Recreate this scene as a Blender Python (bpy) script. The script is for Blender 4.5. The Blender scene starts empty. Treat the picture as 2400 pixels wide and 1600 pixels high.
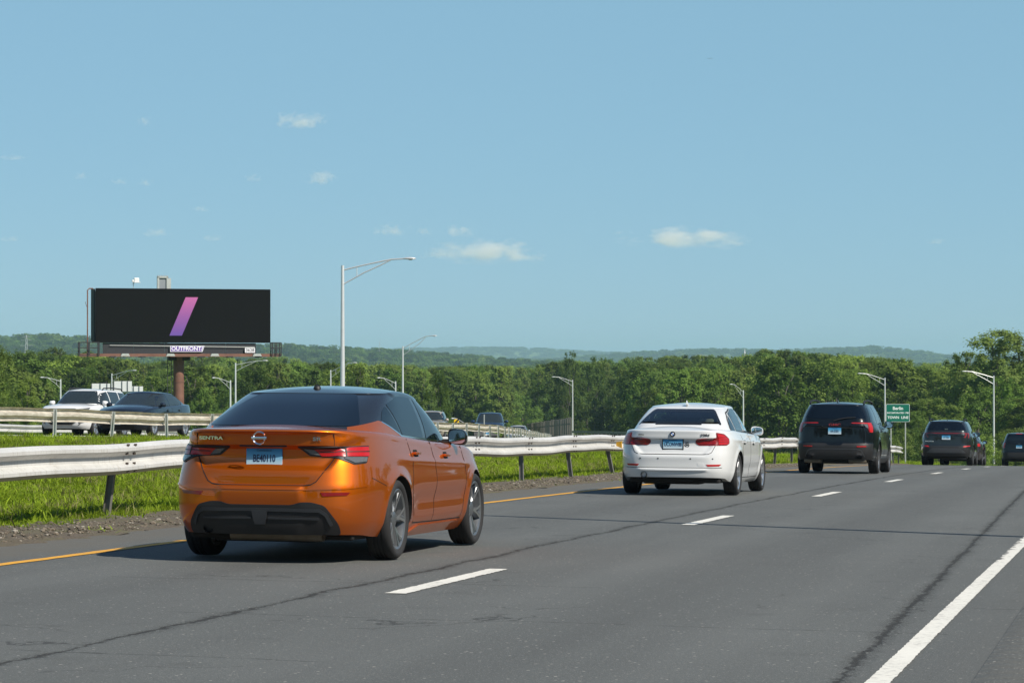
import bpy, bmesh, math, random
import numpy as np
from mathutils import Vector, Matrix
random.seed(7)
RNG = np.random.default_rng(11)
D = bpy.data
COL = bpy.context.scene.collection
SC = bpy.context.scene

# ------------------------------------------------------------------ camera, sky, sun, exposure
FPX = 6488.43                       # focal length in pixels of the 2400 px wide photograph
HORIZON = 850.0
cam_data = D.cameras.new('camera')
cam_data.sensor_width = 36.0
cam_data.lens = FPX / 2400.0 * 36.0
cam_data.clip_start = 0.5
cam_data.clip_end = 40000
cam = D.objects.new('camera', cam_data)
COL.objects.link(cam)
PITCH = math.atan2(HORIZON - 800.0, FPX)
cam.rotation_euler = (math.pi / 2 + PITCH, 0, 0)
SC.camera = cam

SUN_AZ, SUN_EL = math.radians(129.0), math.radians(43.0)     # azimuth from +Y clockwise
sun_dir = Vector((math.sin(SUN_AZ) * math.cos(SUN_EL), math.cos(SUN_AZ) * math.cos(SUN_EL), math.sin(SUN_EL)))
world = D.worlds.new('World')
SC.world = world
world.use_nodes = True
wn, wl = world.node_tree.nodes, world.node_tree.links
wn.clear()
w_out = wn.new('ShaderNodeOutputWorld')
w_bg = wn.new('ShaderNodeBackground')
w_sky = wn.new('ShaderNodeTexSky')
w_sky.sky_type = 'NISHITA'
w_sky.sun_disc = False
w_sky.sun_elevation = SUN_EL
w_sky.sun_rotation = SUN_AZ
w_sky.altitude = 50
w_sky.air_density = 0.7
w_sky.dust_density = 0.0
w_sky.ozone_density = 4.0
w_bg.inputs['Strength'].default_value = 0.1
# thin summer haze: the clear sky is veiled by an even pale blue, least at the zenith
w_mix = wn.new('ShaderNodeMix')
w_mix.data_type = 'RGBA'
w_mix.inputs[7].default_value = (1.98, 3.76, 4.85, 1)
w_sep = wn.new('ShaderNodeSeparateXYZ')
w_map = wn.new('ShaderNodeMapRange')
w_map.interpolation_type = 'SMOOTHSTEP'
w_tc = wn.new('ShaderNodeTexCoord')
for i, v in enumerate((.12, .55, .80, .12)):
    w_map.inputs[i + 1].default_value = v
wl.new(w_tc.outputs['Generated'], w_sep.inputs[0])
wl.new(w_sep.outputs[2], w_map.inputs[0])
wl.new(w_map.outputs[0], w_mix.inputs[0])
wl.new(w_sky.outputs[0], w_mix.inputs[6])
wl.new(w_mix.outputs[2], w_bg.inputs[0])
wl.new(w_bg.outputs[0], w_out.inputs[0])
sun_data = D.lights.new('sun', 'SUN')
sun_data.energy = 5.0
sun_data.angle = math.radians(0.53)
sun_data.color = (1.0, 0.93, 0.82)
sun = D.objects.new('sun', sun_data)
sun.rotation_euler = sun_dir.to_track_quat('Z', 'Y').to_euler()
COL.objects.link(sun)
SC.view_settings.view_transform = 'Standard'
SC.view_settings.look = 'None'
SC.view_settings.exposure = 0.35
SC.view_settings.gamma = 1.0
SC.view_settings.use_curve_mapping = False
SC.cycles.max_bounces = 8
SC.cycles.transparent_max_bounces = 16
SC.cycles.volume_bounces = 3
SC.cycles.volume_max_steps = 256
SC.cycles.use_denoising = True

def at(px, py, Y):
    """point at world depth Y seen at photograph pixel (2400x1600)"""
    a = (px - 1200) / FPX
    b = (800 - py) / FPX
    c, s = math.cos(PITCH), math.sin(PITCH)
    k = Y / (c - b * s)
    return (a * k, Y, (s + b * c) * k)

# ------------------------------------------------------------------ helpers
def smooth(a, b, x):
    t = np.clip((np.asarray(x, float) - a) / (b - a), 0, 1)
    return t * t * (3 - 2 * t)

def pchip(pts):
    pts = sorted(pts)
    x = np.array([p[0] for p in pts], float)
    y = np.array([p[1] for p in pts], float)
    if len(x) == 1:
        return lambda v: np.full_like(np.asarray(v, float), y[0])
    h = np.diff(x)
    d = np.diff(y) / h
    m = np.zeros_like(y)
    m[0], m[-1] = d[0], d[-1]
    for i in range(1, len(x) - 1):
        if d[i - 1] * d[i] > 0:
            w1, w2 = 2 * h[i] + h[i - 1], h[i] + 2 * h[i - 1]
            m[i] = (w1 + w2) / (w1 / d[i - 1] + w2 / d[i])
    def f(v):
        v = np.clip(np.asarray(v, float), x[0], x[-1])
        i = np.clip(np.searchsorted(x, v, side='right') - 1, 0, len(x) - 2)
        t = (v - x[i]) / h[i]
        return ((1 + 2 * t) * (1 - t) ** 2 * y[i] + t * (1 - t) ** 2 * h[i] * m[i]
                + t * t * (3 - 2 * t) * y[i + 1] + t * t * (t - 1) * h[i] * m[i + 1])
    return f

def link(o, parent=None):
    COL.objects.link(o)
    if parent is not None:
        o.parent = parent
    return o

def tag(o, label=None, cat=None, group=None, kind=None):
    if label: o['label'] = label
    if cat: o['category'] = cat
    if group: o['group'] = group
    if kind: o['kind'] = kind
    return o

def empty(name, loc=(0, 0, 0), parent=None):
    o = D.objects.new(name, None)
    o.location = loc
    o.empty_display_size = 0.2
    return link(o, parent)

def mesh_obj(name, verts, faces, mat, parent=None, shade=False, angle=None):
    me = D.meshes.new(name)
    me.from_pydata([tuple(map(float, v)) for v in verts], [], [tuple(map(int, f)) for f in faces])
    me.update()
    return obj_from(name, me, mat, parent, shade, angle)

def obj_from(name, me, mat, parent=None, shade=False, angle=None):
    if mat is not None:
        for m in (mat if isinstance(mat, (list, tuple)) else [mat]):
            me.materials.append(m)
    if shade:
        me.polygons.foreach_set('use_smooth', [True] * len(me.polygons))
        if angle:
            me.set_sharp_from_angle(angle=math.radians(angle))
    return link(D.objects.new(name, me), parent)

class MB:
    """collects simple shapes into one mesh"""
    def __init__(self):
        self.v, self.f = [], []
    def add(self, v, f):
        n = len(self.v)
        self.v += [tuple(p) for p in v]
        self.f += [tuple(i + n for i in q) for q in f]
        return self
    def box(self, c, s, M=None):
        x, y, z = s[0] / 2, s[1] / 2, s[2] / 2
        v = [Vector((a * x, b * y, d * z)) for a in (-1, 1) for b in (-1, 1) for d in (-1, 1)]
        v = [(M @ p if M else p) + Vector(c) for p in v]
        return self.add(v, [(0, 1, 3, 2), (4, 6, 7, 5), (0, 4, 5, 1), (2, 3, 7, 6), (0, 2, 6, 4), (1, 5, 7, 3)])
    def rbox(self, c, s, r, M=None, seg=2):
        bm = bmesh.new()
        bmesh.ops.create_cube(bm, size=1.0)
        for v in bm.verts:
            v.co = Vector((v.co.x * s[0], v.co.y * s[1], v.co.z * s[2]))
        bmesh.ops.bevel(bm, geom=bm.edges[:], offset=r, segments=seg, profile=0.5, affect='EDGES')
        bm.verts.index_update()
        v = [(M @ p.co if M else p.co.copy()) + Vector(c) for p in bm.verts]
        f = [[q.index for q in p.verts] for p in bm.faces]
        bm.free()
        return self.add(v, f)
    def tube(self, pts, rad, n=8, cap=True):
        pts = [Vector(p) for p in pts]
        rad = rad if isinstance(rad, (list, tuple)) else [rad] * len(pts)
        v, f = [], []
        up = None
        for i, p in enumerate(pts):
            d = (pts[min(i + 1, len(pts) - 1)] - pts[max(i - 1, 0)]).normalized()
            if up is None:
                up = Vector((0, 0, 1)) if abs(d.z) < .9 else Vector((1, 0, 0))
            a = d.cross(up).normalized()
            b = a.cross(d).normalized()
            up = b
            for k in range(n):
                t = 2 * math.pi * k / n
                v.append(p + (a * math.cos(t) + b * math.sin(t)) * rad[i])
        for i in range(len(pts) - 1):
            for k in range(n):
                k2 = (k + 1) % n
                f.append((i * n + k, i * n + k2, (i + 1) * n + k2, (i + 1) * n + k))
        if cap:
            f.append(tuple(range(n)))
            f.append(tuple(range((len(pts) - 1) * n, len(pts) * n))[::-1])
        return self.add(v, f)
    def lathe(self, prof, n=32, axis='y', c=(0, 0, 0)):
        """prof: (radius, along axis)"""
        v, f = [], []
        for k in range(n):
            t = 2 * math.pi * k / n
            for r, h in prof:
                p = (r * math.cos(t), h, r * math.sin(t)) if axis == 'y' else ((r * math.cos(t), r * math.sin(t), h) if axis == 'z' else (h, r * math.cos(t), r * math.sin(t)))
                v.append((p[0] + c[0], p[1] + c[1], p[2] + c[2]))
        m = len(prof)
        for k in range(n):
            k2 = (k + 1) % n
            for i in range(m - 1):
                f.append((k * m + i, k2 * m + i, k2 * m + i + 1, k * m + i + 1))
        return self.add(v, f)
    def prism(self, poly, axis, h0, h1):
        """polygon in the plane normal to axis, extruded between h0 and h1"""
        n = len(poly)
        def P(u, w, h):
            return {'x': (h, u, w), 'y': (u, h, w), 'z': (u, w, h)}[axis]
        v = [P(u, w, h0) for u, w in poly] + [P(u, w, h1) for u, w in poly]
        f = [tuple(range(n)), tuple(range(2 * n - 1, n - 1, -1))]
        f += [(i, (i + 1) % n, n + (i + 1) % n, n + i)[::-1] for i in range(n)]
        return self.add(v, f)
    def build(self, name, mat, parent=None, shade=False, angle=40):
        o = mesh_obj(name, self.v, self.f, mat, parent)
        bm = bmesh.new()
        bm.from_mesh(o.data)
        bmesh.ops.recalc_face_normals(bm, faces=bm.faces[:])
        bm.to_mesh(o.data)
        bm.free()
        if shade:
            o.data.polygons.foreach_set('use_smooth', [True] * len(o.data.polygons))
            o.data.set_sharp_from_angle(angle=math.radians(angle))
        return o

def text_obj(name, body, size, mat, parent, M, extrude=0.001, stretch=1.0, bold=0.0, align='CENTER'):
    cu = D.curves.new(name, 'FONT')
    cu.body = body
    cu.size = size
    cu.align_x = align
    cu.align_y = 'CENTER'
    cu.extrude = extrude
    cu.offset = bold
    cu.resolution_u = 3
    tmp = D.objects.new('tmp_text', cu)
    COL.objects.link(tmp)
    dg = bpy.context.evaluated_depsgraph_get()
    me = D.meshes.new_from_object(tmp.evaluated_get(dg))
    D.objects.remove(tmp)
    me.transform(M @ Matrix.Diagonal((stretch, 1, 1, 1)))
    me.name = name
    me.materials.clear()
    return obj_from(name, me, mat, parent)

# ------------------------------------------------------------------ materials
class NT:
    def __init__(self, name):
        self.m = D.materials.new(name)
        self.m.use_nodes = True
        self.t = self.m.node_tree
        self.t.nodes.clear()
        self.out = self.n('ShaderNodeOutputMaterial')
    def n(self, kind, **kw):
        x = self.t.nodes.new(kind)
        for k, v in kw.items():
            if k.startswith('i_'):
                x.inputs[k[2:].replace('_', ' ')].default_value = v
            else:
                setattr(x, k, v)
        return x
    def l(self, a, b):
        self.t.links.new(a, b)
    def val(self, sock, v):
        if hasattr(v, 'is_output'):
            self.l(v, sock)
        else:
            sock.default_value = v
    def math(self, op, a, b=None, c=None, clamp=False):
        x = self.n('ShaderNodeMath', operation=op, use_clamp=clamp)
        self.val(x.inputs[0], a)
        if b is not None: self.val(x.inputs[1], b)
        if c is not None: self.val(x.inputs[2], c)
        return x.outputs[0]
    def mix(self, f, a, b):
        x = self.n('ShaderNodeMix', data_type='RGBA')
        self.val(x.inputs[0], f)
        self.val(x.inputs[6], a)
        self.val(x.inputs[7], b)
        return x.outputs[2]
    def ramp(self, f, stops):
        x = self.n('ShaderNodeValToRGB')
        e = x.color_ramp.elements
        e[0].position, e[0].color = stops[0][0], stops[0][1]
        e[1].position, e[1].color = stops[-1][0], stops[-1][1]
        for p, c in stops[1:-1]:
            q = e.new(p)
            q.color = c
        self.val(x.inputs[0], f)
        return x.outputs[0]
    def noise(self, vec, scale, detail=4, rough=.55, dist=0.0):
        x = self.n('ShaderNodeTexNoise')
        x.inputs['Scale'].default_value = scale
        x.inputs['Detail'].default_value = detail
        x.inputs['Roughness'].default_value = rough
        x.inputs['Distortion'].default_value = dist
        if vec is not None: self.l(vec, x.inputs['Vector'])
        return x.outputs['Fac']
    def mapr(self, v, a, b, c=0.0, d=1.0):
        x = self.n('ShaderNodeMapRange')
        self.val(x.inputs[0], v)
        for i, q in enumerate((a, b, c, d)):
            self.val(x.inputs[i + 1], q)
        return x.outputs[0]
    def pbr(self, color, rough=.5, metal=0.0, normal=None, **kw):
        b = self.n('ShaderNodeBsdfPrincipled')
        self.val(b.inputs['Base Color'], color)
        self.val(b.inputs['Roughness'], rough)
        self.val(b.inputs['Metallic'], metal)
        if normal is not None: self.l(normal, b.inputs['Normal'])
        for k, v in kw.items():
            self.val(b.inputs[k.replace('_', ' ')], v)
        self.l(b.outputs[0], self.out.inputs[0])
        return b
    def bump(self, h, strength=.3, dist=.01):
        x = self.n('ShaderNodeBump')
        x.inputs['Strength'].default_value = strength
        x.inputs['Distance'].default_value = dist
        self.l(h, x.inputs['Height'])
        return x.outputs[0]
    def obj(self):
        return self.n('ShaderNodeTexCoord').outputs['Object']
    def geo(self):
        return self.n('ShaderNodeNewGeometry').outputs['Position']

def c4(r, g=None, b=None):
    if g is None: g = b = r
    return (r, g, b, 1.0)

def simple(name, col, rough=.5, metal=0.0, var=.12, scale=6.0, **kw):
    t = NT(name)
    n = t.noise(t.obj(), scale, 5)
    lo, hi = [tuple(min(1, x * k) for x in col) + (1,) for k in (1 - var, 1 + var)]
    t.pbr(t.mix(n, lo, hi), rough, metal, **kw)
    return t.m

def paint(name, col, metal=0.0, rough=.4, coat=1.0, dirt=.06):
    t = NT(name)
    o = t.obj()
    n = t.noise(o, 2.2, 5)
    dusty = tuple(x * .8 + y * .2 for x, y in zip(col, (.16, .15, .13))) + (1,)
    zz = t.n('ShaderNodeSeparateXYZ')
    t.l(o, zz.inputs[0])
    low = t.mapr(zz.outputs[2], .15, .75, 1.0, .15)
    f = t.math('MULTIPLY', t.math('MULTIPLY', low, n), dirt * 8, clamp=True)
    fl = t.noise(o, 900, 0)
    rr = t.math('ADD', rough, t.math('MULTIPLY', t.math('SUBTRACT', fl, .5), .25 * (1 if metal else 0)))
    cr = t.math('ADD', t.math('MULTIPLY', f, .25), .02)
    t.pbr(t.mix(f, col + (1,), dusty), rr, metal, Coat_Weight=coat, Coat_Roughness=cr, Specular_IOR_Level=.08)
    return t.m

def glass_dark(name, col=(.006, .008, .01), rough=.02):
    t = NT(name)
    n = t.noise(t.obj(), 3.0, 4)
    t.pbr(col + (1,), t.mapr(n, .3, .8, rough, rough + .05), 0.0, Specular_IOR_Level=.42)
    return t.m

def glass_clear(name, tint):
    t = NT(name)
    tr = t.n('ShaderNodeBsdfTransparent')
    tr.inputs[0].default_value = tint + (1,)
    gl = t.n('ShaderNodeBsdfGlossy')
    gl.inputs['Roughness'].default_value = .02
    gl.inputs[0].default_value = c4(1.0)
    fr = t.n('ShaderNodeFresnel')
    fr.inputs[0].default_value = 1.75
    ms = t.n('ShaderNodeMixShader')
    t.l(fr.outputs[0], ms.inputs[0])
    t.l(tr.outputs[0], ms.inputs[1])
    t.l(gl.outputs[0], ms.inputs[2])
    t.l(ms.outputs[0], t.out.inputs[0])
    return t.m

MT = {}
def build_materials():
    MT['black_trim'] = simple('black_trim', (.012, .012, .013), .55, scale=20)
    MT['satin_grey'] = simple('satin_grey', (.060, .064, .070), .4, .4, scale=14)
    MT['underbody'] = simple('underbody', (.012, .011, .010), .9, scale=10)
    MT['gap'] = simple('panel_gap_black', (.004, .004, .004), .9)
    MT['rubber'] = simple('tyre_rubber', (.016, .016, .017), .82, scale=30, var=.25)
    MT['rim_dark'] = simple('wheel_dark_grey', (.22, .23, .24), .38, .8)
    MT['rim_silver'] = simple('wheel_silver', (.55, .55, .56), .28, .9)
    MT['disc'] = simple('brake_disc', (.08, .075, .07), .5, .6)
    MT['chrome'] = simple('chrome', (.75, .76, .78), .12, 1.0, var=.04)
    MT['mirror'] = simple('mirror_glass', (.7, .74, .76), .04, 1.0, var=.02)
    MT['red_lens'] = simple('red_lens', (.40, .006, .007), .28, 0, var=.2, scale=40, Coat_Weight=.3)
    MT['dark_red_lens'] = simple('dark_red_lens', (.17, .005, .006), .28, 0, var=.2, scale=40, Coat_Weight=.3)
    MT['clear_lens'] = simple('clear_lens', (.12, .123, .126), .15, .2, var=.35, scale=60, Coat_Weight=.4)
    MT['amber'] = simple('amber_reflector', (.90, .48, .015), .35)
    MT['glass'] = glass_dark('tinted_glass', (.003, .006, .011))
    MT['glass_mid'] = glass_dark('windscreen_glass', (.02, .028, .032))
    MT['glass_clear'] = glass_clear('clear_glass', (.42, .50, .50))
    MT['frit'] = simple('window_border_black', (.008, .008, .009), .15)
    MT['cream'] = simple('cream_leather', (.42, .36, .25), .6)
    MT['interior'] = simple('interior_trim', (.06, .06, .062), .8)
    MT['white_print'] = simple('white_print', (.75, .75, .75), .5)
    MT['plate_text'] = simple('plate_lettering', (.02, .03, .08), .4)
    t = NT('number_plate_blue')
    z = t.n('ShaderNodeSeparateXYZ')
    t.l(t.n('ShaderNodeTexCoord').outputs['Generated'], z.inputs[0])
    t.pbr(t.ramp(z.outputs[2], [(0, c4(.55, .62, .66)), (.25, c4(.40, .56, .66)), (.6, c4(.12, .38, .58)), (1, c4(.01, .17, .40))]), .35)
    MT['plate'] = t.m
    t = NT('exhaust_metal')
    t.pbr(t.mix(t.noise(t.obj(), 8), c4(.09, .075, .055), c4(.2, .17, .13)), .45, .7)
    MT['exhaust'] = t.m
    # galvanised steel
    t = NT('galvanised_steel')
    o = t.geo()
    n1 = t.noise(o, 1.4, 6, .6)
    n2 = t.noise(o, 28, 4)
    mp = t.n('ShaderNodeMapping')
    mp.inputs['Scale'].default_value = (9, 9, .8)
    t.l(o, mp.inputs[0])
    st = t.noise(mp.outputs[0], 3.0, 5)
    col = t.mix(t.mapr(n1, .3, .75), c4(.47, .465, .445), c4(.62, .615, .59))
    col = t.mix(t.mapr(st, .52, .75, 0, .6), col, c4(.33, .30, .25))
    t.pbr(col, t.mapr(n2, .2, .8, .42, .62), .12, t.bump(n2, .06, .01))
    MT['galv'] = t.m
    t = NT('weathered_rail_back')
    o = t.geo()
    mp = t.n('ShaderNodeMapping')
    mp.inputs['Scale'].default_value = (2, 2, 14)
    t.l(o, mp.inputs[0])
    st = t.noise(mp.outputs[0], 1.6, 5)
    n1 = t.noise(o, 2.5, 5)
    col = t.mix(t.mapr(st, .3, .7), c4(.36, .32, .26), c4(.60, .56, .48))
    col = t.mix(t.mapr(n1, .5, .8, 0, .5), col, c4(.27, .21, .15))
    t.pbr(col, .65, .1)
    MT['rail_back'] = t.m
    t = NT('weathered_post_steel')
    o = t.obj()
    n1 = t.noise(o, 9, 6)
    t.pbr(t.mix(n1, c4(.11, .105, .095), c4(.26, .25, .23)), .6, .3, t.bump(n1, .15, .01))
    MT['post'] = t.m
    MT['post_light'] = simple('galvanised_post', (.42, .44, .42), .5, .3, var=.25)
    MT['pole'] = simple('aluminium_pole', (.62, .63, .63), .42, .35, var=.12, scale=3)
    MT['pole_glass'] = simple('luminaire_lens', (.5, .5, .48), .25)
    MT['bolt'] = simple('rusty_bolt_slot', (.05, .035, .025), .8)
    # foliage
    def leaf(name, a, b, c, trans=.3):
        t = NT(name)
        oi = t.n('ShaderNodeObjectInfo')
        at_ = t.n('ShaderNodeAttribute', attribute_name='tint')
        n = t.noise(t.geo(), .06, 3)
        col = t.mix(at_.outputs['Fac'], a + (1,), b + (1,))
        col = t.mix(t.math('MULTIPLY', oi.outputs['Random'], .75), col, c + (1,))
        hsv = t.n('ShaderNodeHueSaturation')
        t.val(hsv.inputs['Value'], t.math('MULTIPLY', t.mapr(n, .25, .75, .78, 1.25), t.mapr(t.math('FRACT', t.math('MULTIPLY', oi.outputs['Random'], 7.3)), 0, 1, .48, 1.38)))
        t.l(col, hsv.inputs['Color'])
        d = t.n('ShaderNodeBsdfDiffuse')
        tl = t.n('ShaderNodeBsdfTranslucent')
        g = t.n('ShaderNodeBsdfGlossy')
        g.inputs['Roughness'].default_value = .6
        g.inputs[0].default_value = c4(.5, .52, .45)
        ms = t.n('ShaderNodeMixShader')
        ms.inputs[0].default_value = trans
        m2 = t.n('ShaderNodeMixShader')
        m2.inputs[0].default_value = .02
        t.l(hsv.outputs[0], d.inputs[0])
        t.l(hsv.outputs[0], tl.inputs[0])
        t.l(d.outputs[0], ms.inputs[1])
        t.l(tl.outputs[0], ms.inputs[2])
        t.l(ms.outputs[0], m2.inputs[1])
        t.l(g.outputs[0], m2.inputs[2])
        t.l(m2.outputs[0], t.out.inputs[0])
        return t.m
    MT['leaf'] = leaf('broad_leaves', (.112, .180, .030), (.26, .35, .058), (.17, .235, .06), .5)
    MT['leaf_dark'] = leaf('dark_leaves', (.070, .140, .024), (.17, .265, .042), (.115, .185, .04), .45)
    MT['leaf_yellow'] = leaf('pale_leaves', (.17, .24, .04), (.28, .34, .075), (.13, .20, .04), .45)
    MT['grass'] = leaf('grass_blades', (.15, .235, .014), (.32, .42, .028), (.22, .31, .022), .45)
    MT['dry_grass'] = leaf('dry_grass_blades', (.22, .20, .07), (.30, .27, .12), (.16, .18, .05), .3)
    t = NT('bark')
    n = t.noise(t.obj(), 6, 6)
    t.pbr(t.mix(n, c4(.06, .05, .04), c4(.16, .14, .12)), .9, 0, t.bump(n, .5, .03))
    MT['bark'] = t.m
build_materials()

# ------------------------------------------------------------------ road geometry (fitted to the lane markings)
R_H, R_G, R_K, R_E = 1.28185, -0.0132289, -0.0002065, -0.00502
R_TH, R_KAP, R_D0 = 0.231402, -0.0001393, -5.23646
LANE_L = -3.827
_s = np.arange(-120, 900.01, 0.5)
_a = R_TH + R_KAP * np.clip(_s, -120, 115)
_sl = R_G + R_K * np.clip(_s, 0, 115)
_sl = _sl + (-.012 - _sl) * smooth(330, 460, _s)
_cx = np.concatenate([[0], np.cumsum(np.sin((_a[1:] + _a[:-1]) / 2) * .5)])
_cy = np.concatenate([[0], np.cumsum(np.cos((_a[1:] + _a[:-1]) / 2) * .5)])
_cz = np.concatenate([[0], np.cumsum((_sl[1:] + _sl[:-1]) / 2 * .5)])
_i0 = int(np.argmin(abs(_s)))
_cx += R_D0 - _cx[_i0]
_cy -= _cy[_i0]
_cz += -R_H - _cz[_i0]

def road(s, o, dz=0.0):
    """world position at arc length s and lateral offset o (right +) from the lane line"""
    s = np.asarray(s, float)
    o = np.asarray(o, float)
    a = np.interp(s, _s, _a)
    return np.stack(np.broadcast_arrays(np.interp(s, _s, _cx) + o * np.cos(a), np.interp(s, _s, _cy) - o * np.sin(a),
                     np.interp(s, _s, _cz) + R_E * o + dz), -1)

def road_so(X, Y):
    X, Y = np.asarray(X, float), np.asarray(Y, float)
    s = np.clip(Y * .97, -119, 899)
    for _ in range(8):
        a = np.interp(s, _s, _a)
        s = np.clip(s + (X - np.interp(s, _s, _cx)) * np.sin(a) + (Y - np.interp(s, _s, _cy)) * np.cos(a), -119, 899)
    a = np.interp(s, _s, _a)
    o = (X - np.interp(s, _s, _cx)) * np.cos(a) - (Y - np.interp(s, _s, _cy)) * np.sin(a)
    return s, o

# median rail of the opposite carriageway, read along depth
rail2_x = pchip([(-120, -55.8), (0, -27.5), (40, -18.0), (68, -11.4), (78, -9.0), (108, -2.6), (130, -.3), (154, .6), (190, 1.9), (230, 3.2), (300, 3.6), (400, -1), (560, -20), (900, -86)])
opp_cross = lambda o: .16 * smooth(1.5, 3.4, -np.asarray(o, float)) - .024 * np.clip(-np.asarray(o, float) - 9, 0, 9)
opp_z = lambda Y: np.where(Y < 420, -2.38 - .0300 * (np.clip(Y, -120, 420) - 84), -12.46 - .012 * (np.clip(Y, 420, 900) - 420))
valley_z = lambda Y: -15.5 - .006 * np.clip(Y - 250, 0, 500) - .0008 * np.clip(Y - 750, 0, 1500)

def hills(X, Y):
    px = 1200 + FPX * X / np.maximum(Y, 50)          # only used to shape ridge profiles along their length
    u = px
    h1 = np.interp(u, [-900, 0, 120, 300, 450, 652, 900, 1200, 1480, 1800, 3400], [20, 26, 28, 22, 18, 19.5, 15, 7, 1.5, 2, 2]) - 0
    z = 1.53 * h1 * np.exp(-((Y - 3600) / 500.0) ** 2)
    h2 = np.interp(u, [-900, 1300, 1500, 1700, 1800, 1950, 2050, 2120, 2250, 2400, 3400], [8, 12, 27, 34, 30, 34, 38, 32, 16, 14, 14])
    z += 1.40 * h2 * np.exp(-((Y - 7900) / 900.0) ** 2)
    h3 = np.interp(u, [-900, 600, 1000, 1130, 1250, 1400, 1600, 3400], [40, 40, 52, 56, 52, 40, 30, 30])
    z += 1.33 * h3 * np.exp(-((Y - 12000) / 1000.0) ** 2)
    return z

def ground_z(X, Y):
    X, Y = np.asarray(X, float), np.asarray(Y, float)
    s, o = road_so(X, Y)
    zr = np.interp(s, _s, _cz)
    z1 = zr + R_E * np.clip(o, -5.2, 9) - .05
    z2 = opp_z(Y)
    xa = rail2_x(Y)
    xb = X + (-5.2 - o)                               # approx X of the left pavement edge
    w = np.clip((X - xa) / np.maximum(xb - xa, 1), 0, 1)
    med = z2 + (z1 - z2) * (w * w * (3 - 2 * w) * .6 + w * .4)
    # wide gore between the diverging roads falls away to the valley
    wide = smooth(28, 70, xb - xa)
    zv = valley_z(Y)
    dd = np.minimum(X - xa, xb - X)
    med = med + (zv - med) * wide * smooth(6, 45, dd)
    z2 = z2 + np.where(X < xa, opp_cross(X - xa), 0)
    z = np.where(o > -5.2, z1, np.where(X > xa, med, z2))
    dl = (xa - 18) - X
    z = np.where(dl > 0, z2 + (zv - z2) * smooth(0, 55, dl), z)
    dr = o - 10
    z = np.where(dr > 0, z1 + (zv - z1) * smooth(0, 90, dr), z)
    far = smooth(430, 800, Y)
    z = z + (zv - z) * far
    return z + hills(X, Y)

def axis(lo, hi, step, ends, grow=1.14):
    a = list(np.arange(lo, hi + .01, step))
    d, x = step, hi
    while x < ends[1]:
        d *= grow
        x += d
        a.append(x)
    d, x = step, lo
    while x > ends[0]:
        d *= grow
        x -= d
        a.insert(0, x)
    return np.array(a)

def grid_faces(nx, ny):
    i = np.arange(nx - 1)[:, None] * ny + np.arange(ny - 1)[None]
    return np.stack([i, i + ny, i + ny + 1, i + 1], -1).reshape(-1, 4)

def build_ground():
    ax = axis(-60, 110, 2.0, (-9000, 9000), 1.16)
    ay = axis(-40, 340, 2.0, (-4000, 14500), 1.085)
    X, Y = np.meshgrid(ax, ay, indexing='ij')
    Z = ground_z(X, Y)
    s, o = road_so(X, Y)
    xa = rail2_x(Y)
    under = smooth(-7.0, -5.6, o) * (1 - smooth(9.5, 12, o)) * (1 - smooth(500, 560, Y))
    under2 = smooth(-20, -17.5, X - xa) * (1 - smooth(-2.2, -.8, X - xa)) * (1 - smooth(500, 560, Y))
    Z = Z - .12 * np.maximum(under, under2)
    t = NT('meadow_ground')
    p = t.geo()
    n1 = t.noise(p, .35, 6)
    n2 = t.noise(p, 9, 5)
    col = t.mix(t.mapr(n1, .35, .7), c4(.09, .16, .018), c4(.15, .22, .03))
    col = t.mix(t.mapr(n2, .5, .85, 0, .6), col, c4(.075, .07, .035))
    t.pbr(col, .95, 0, t.bump(n2, .5, .05))
    o_ = mesh_obj('ground', np.stack([X, Y, Z], -1).reshape(-1, 3), grid_faces(len(ax), len(ay)), t.m, None, True)
    tag(o_, kind='structure')
build_ground()

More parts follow.
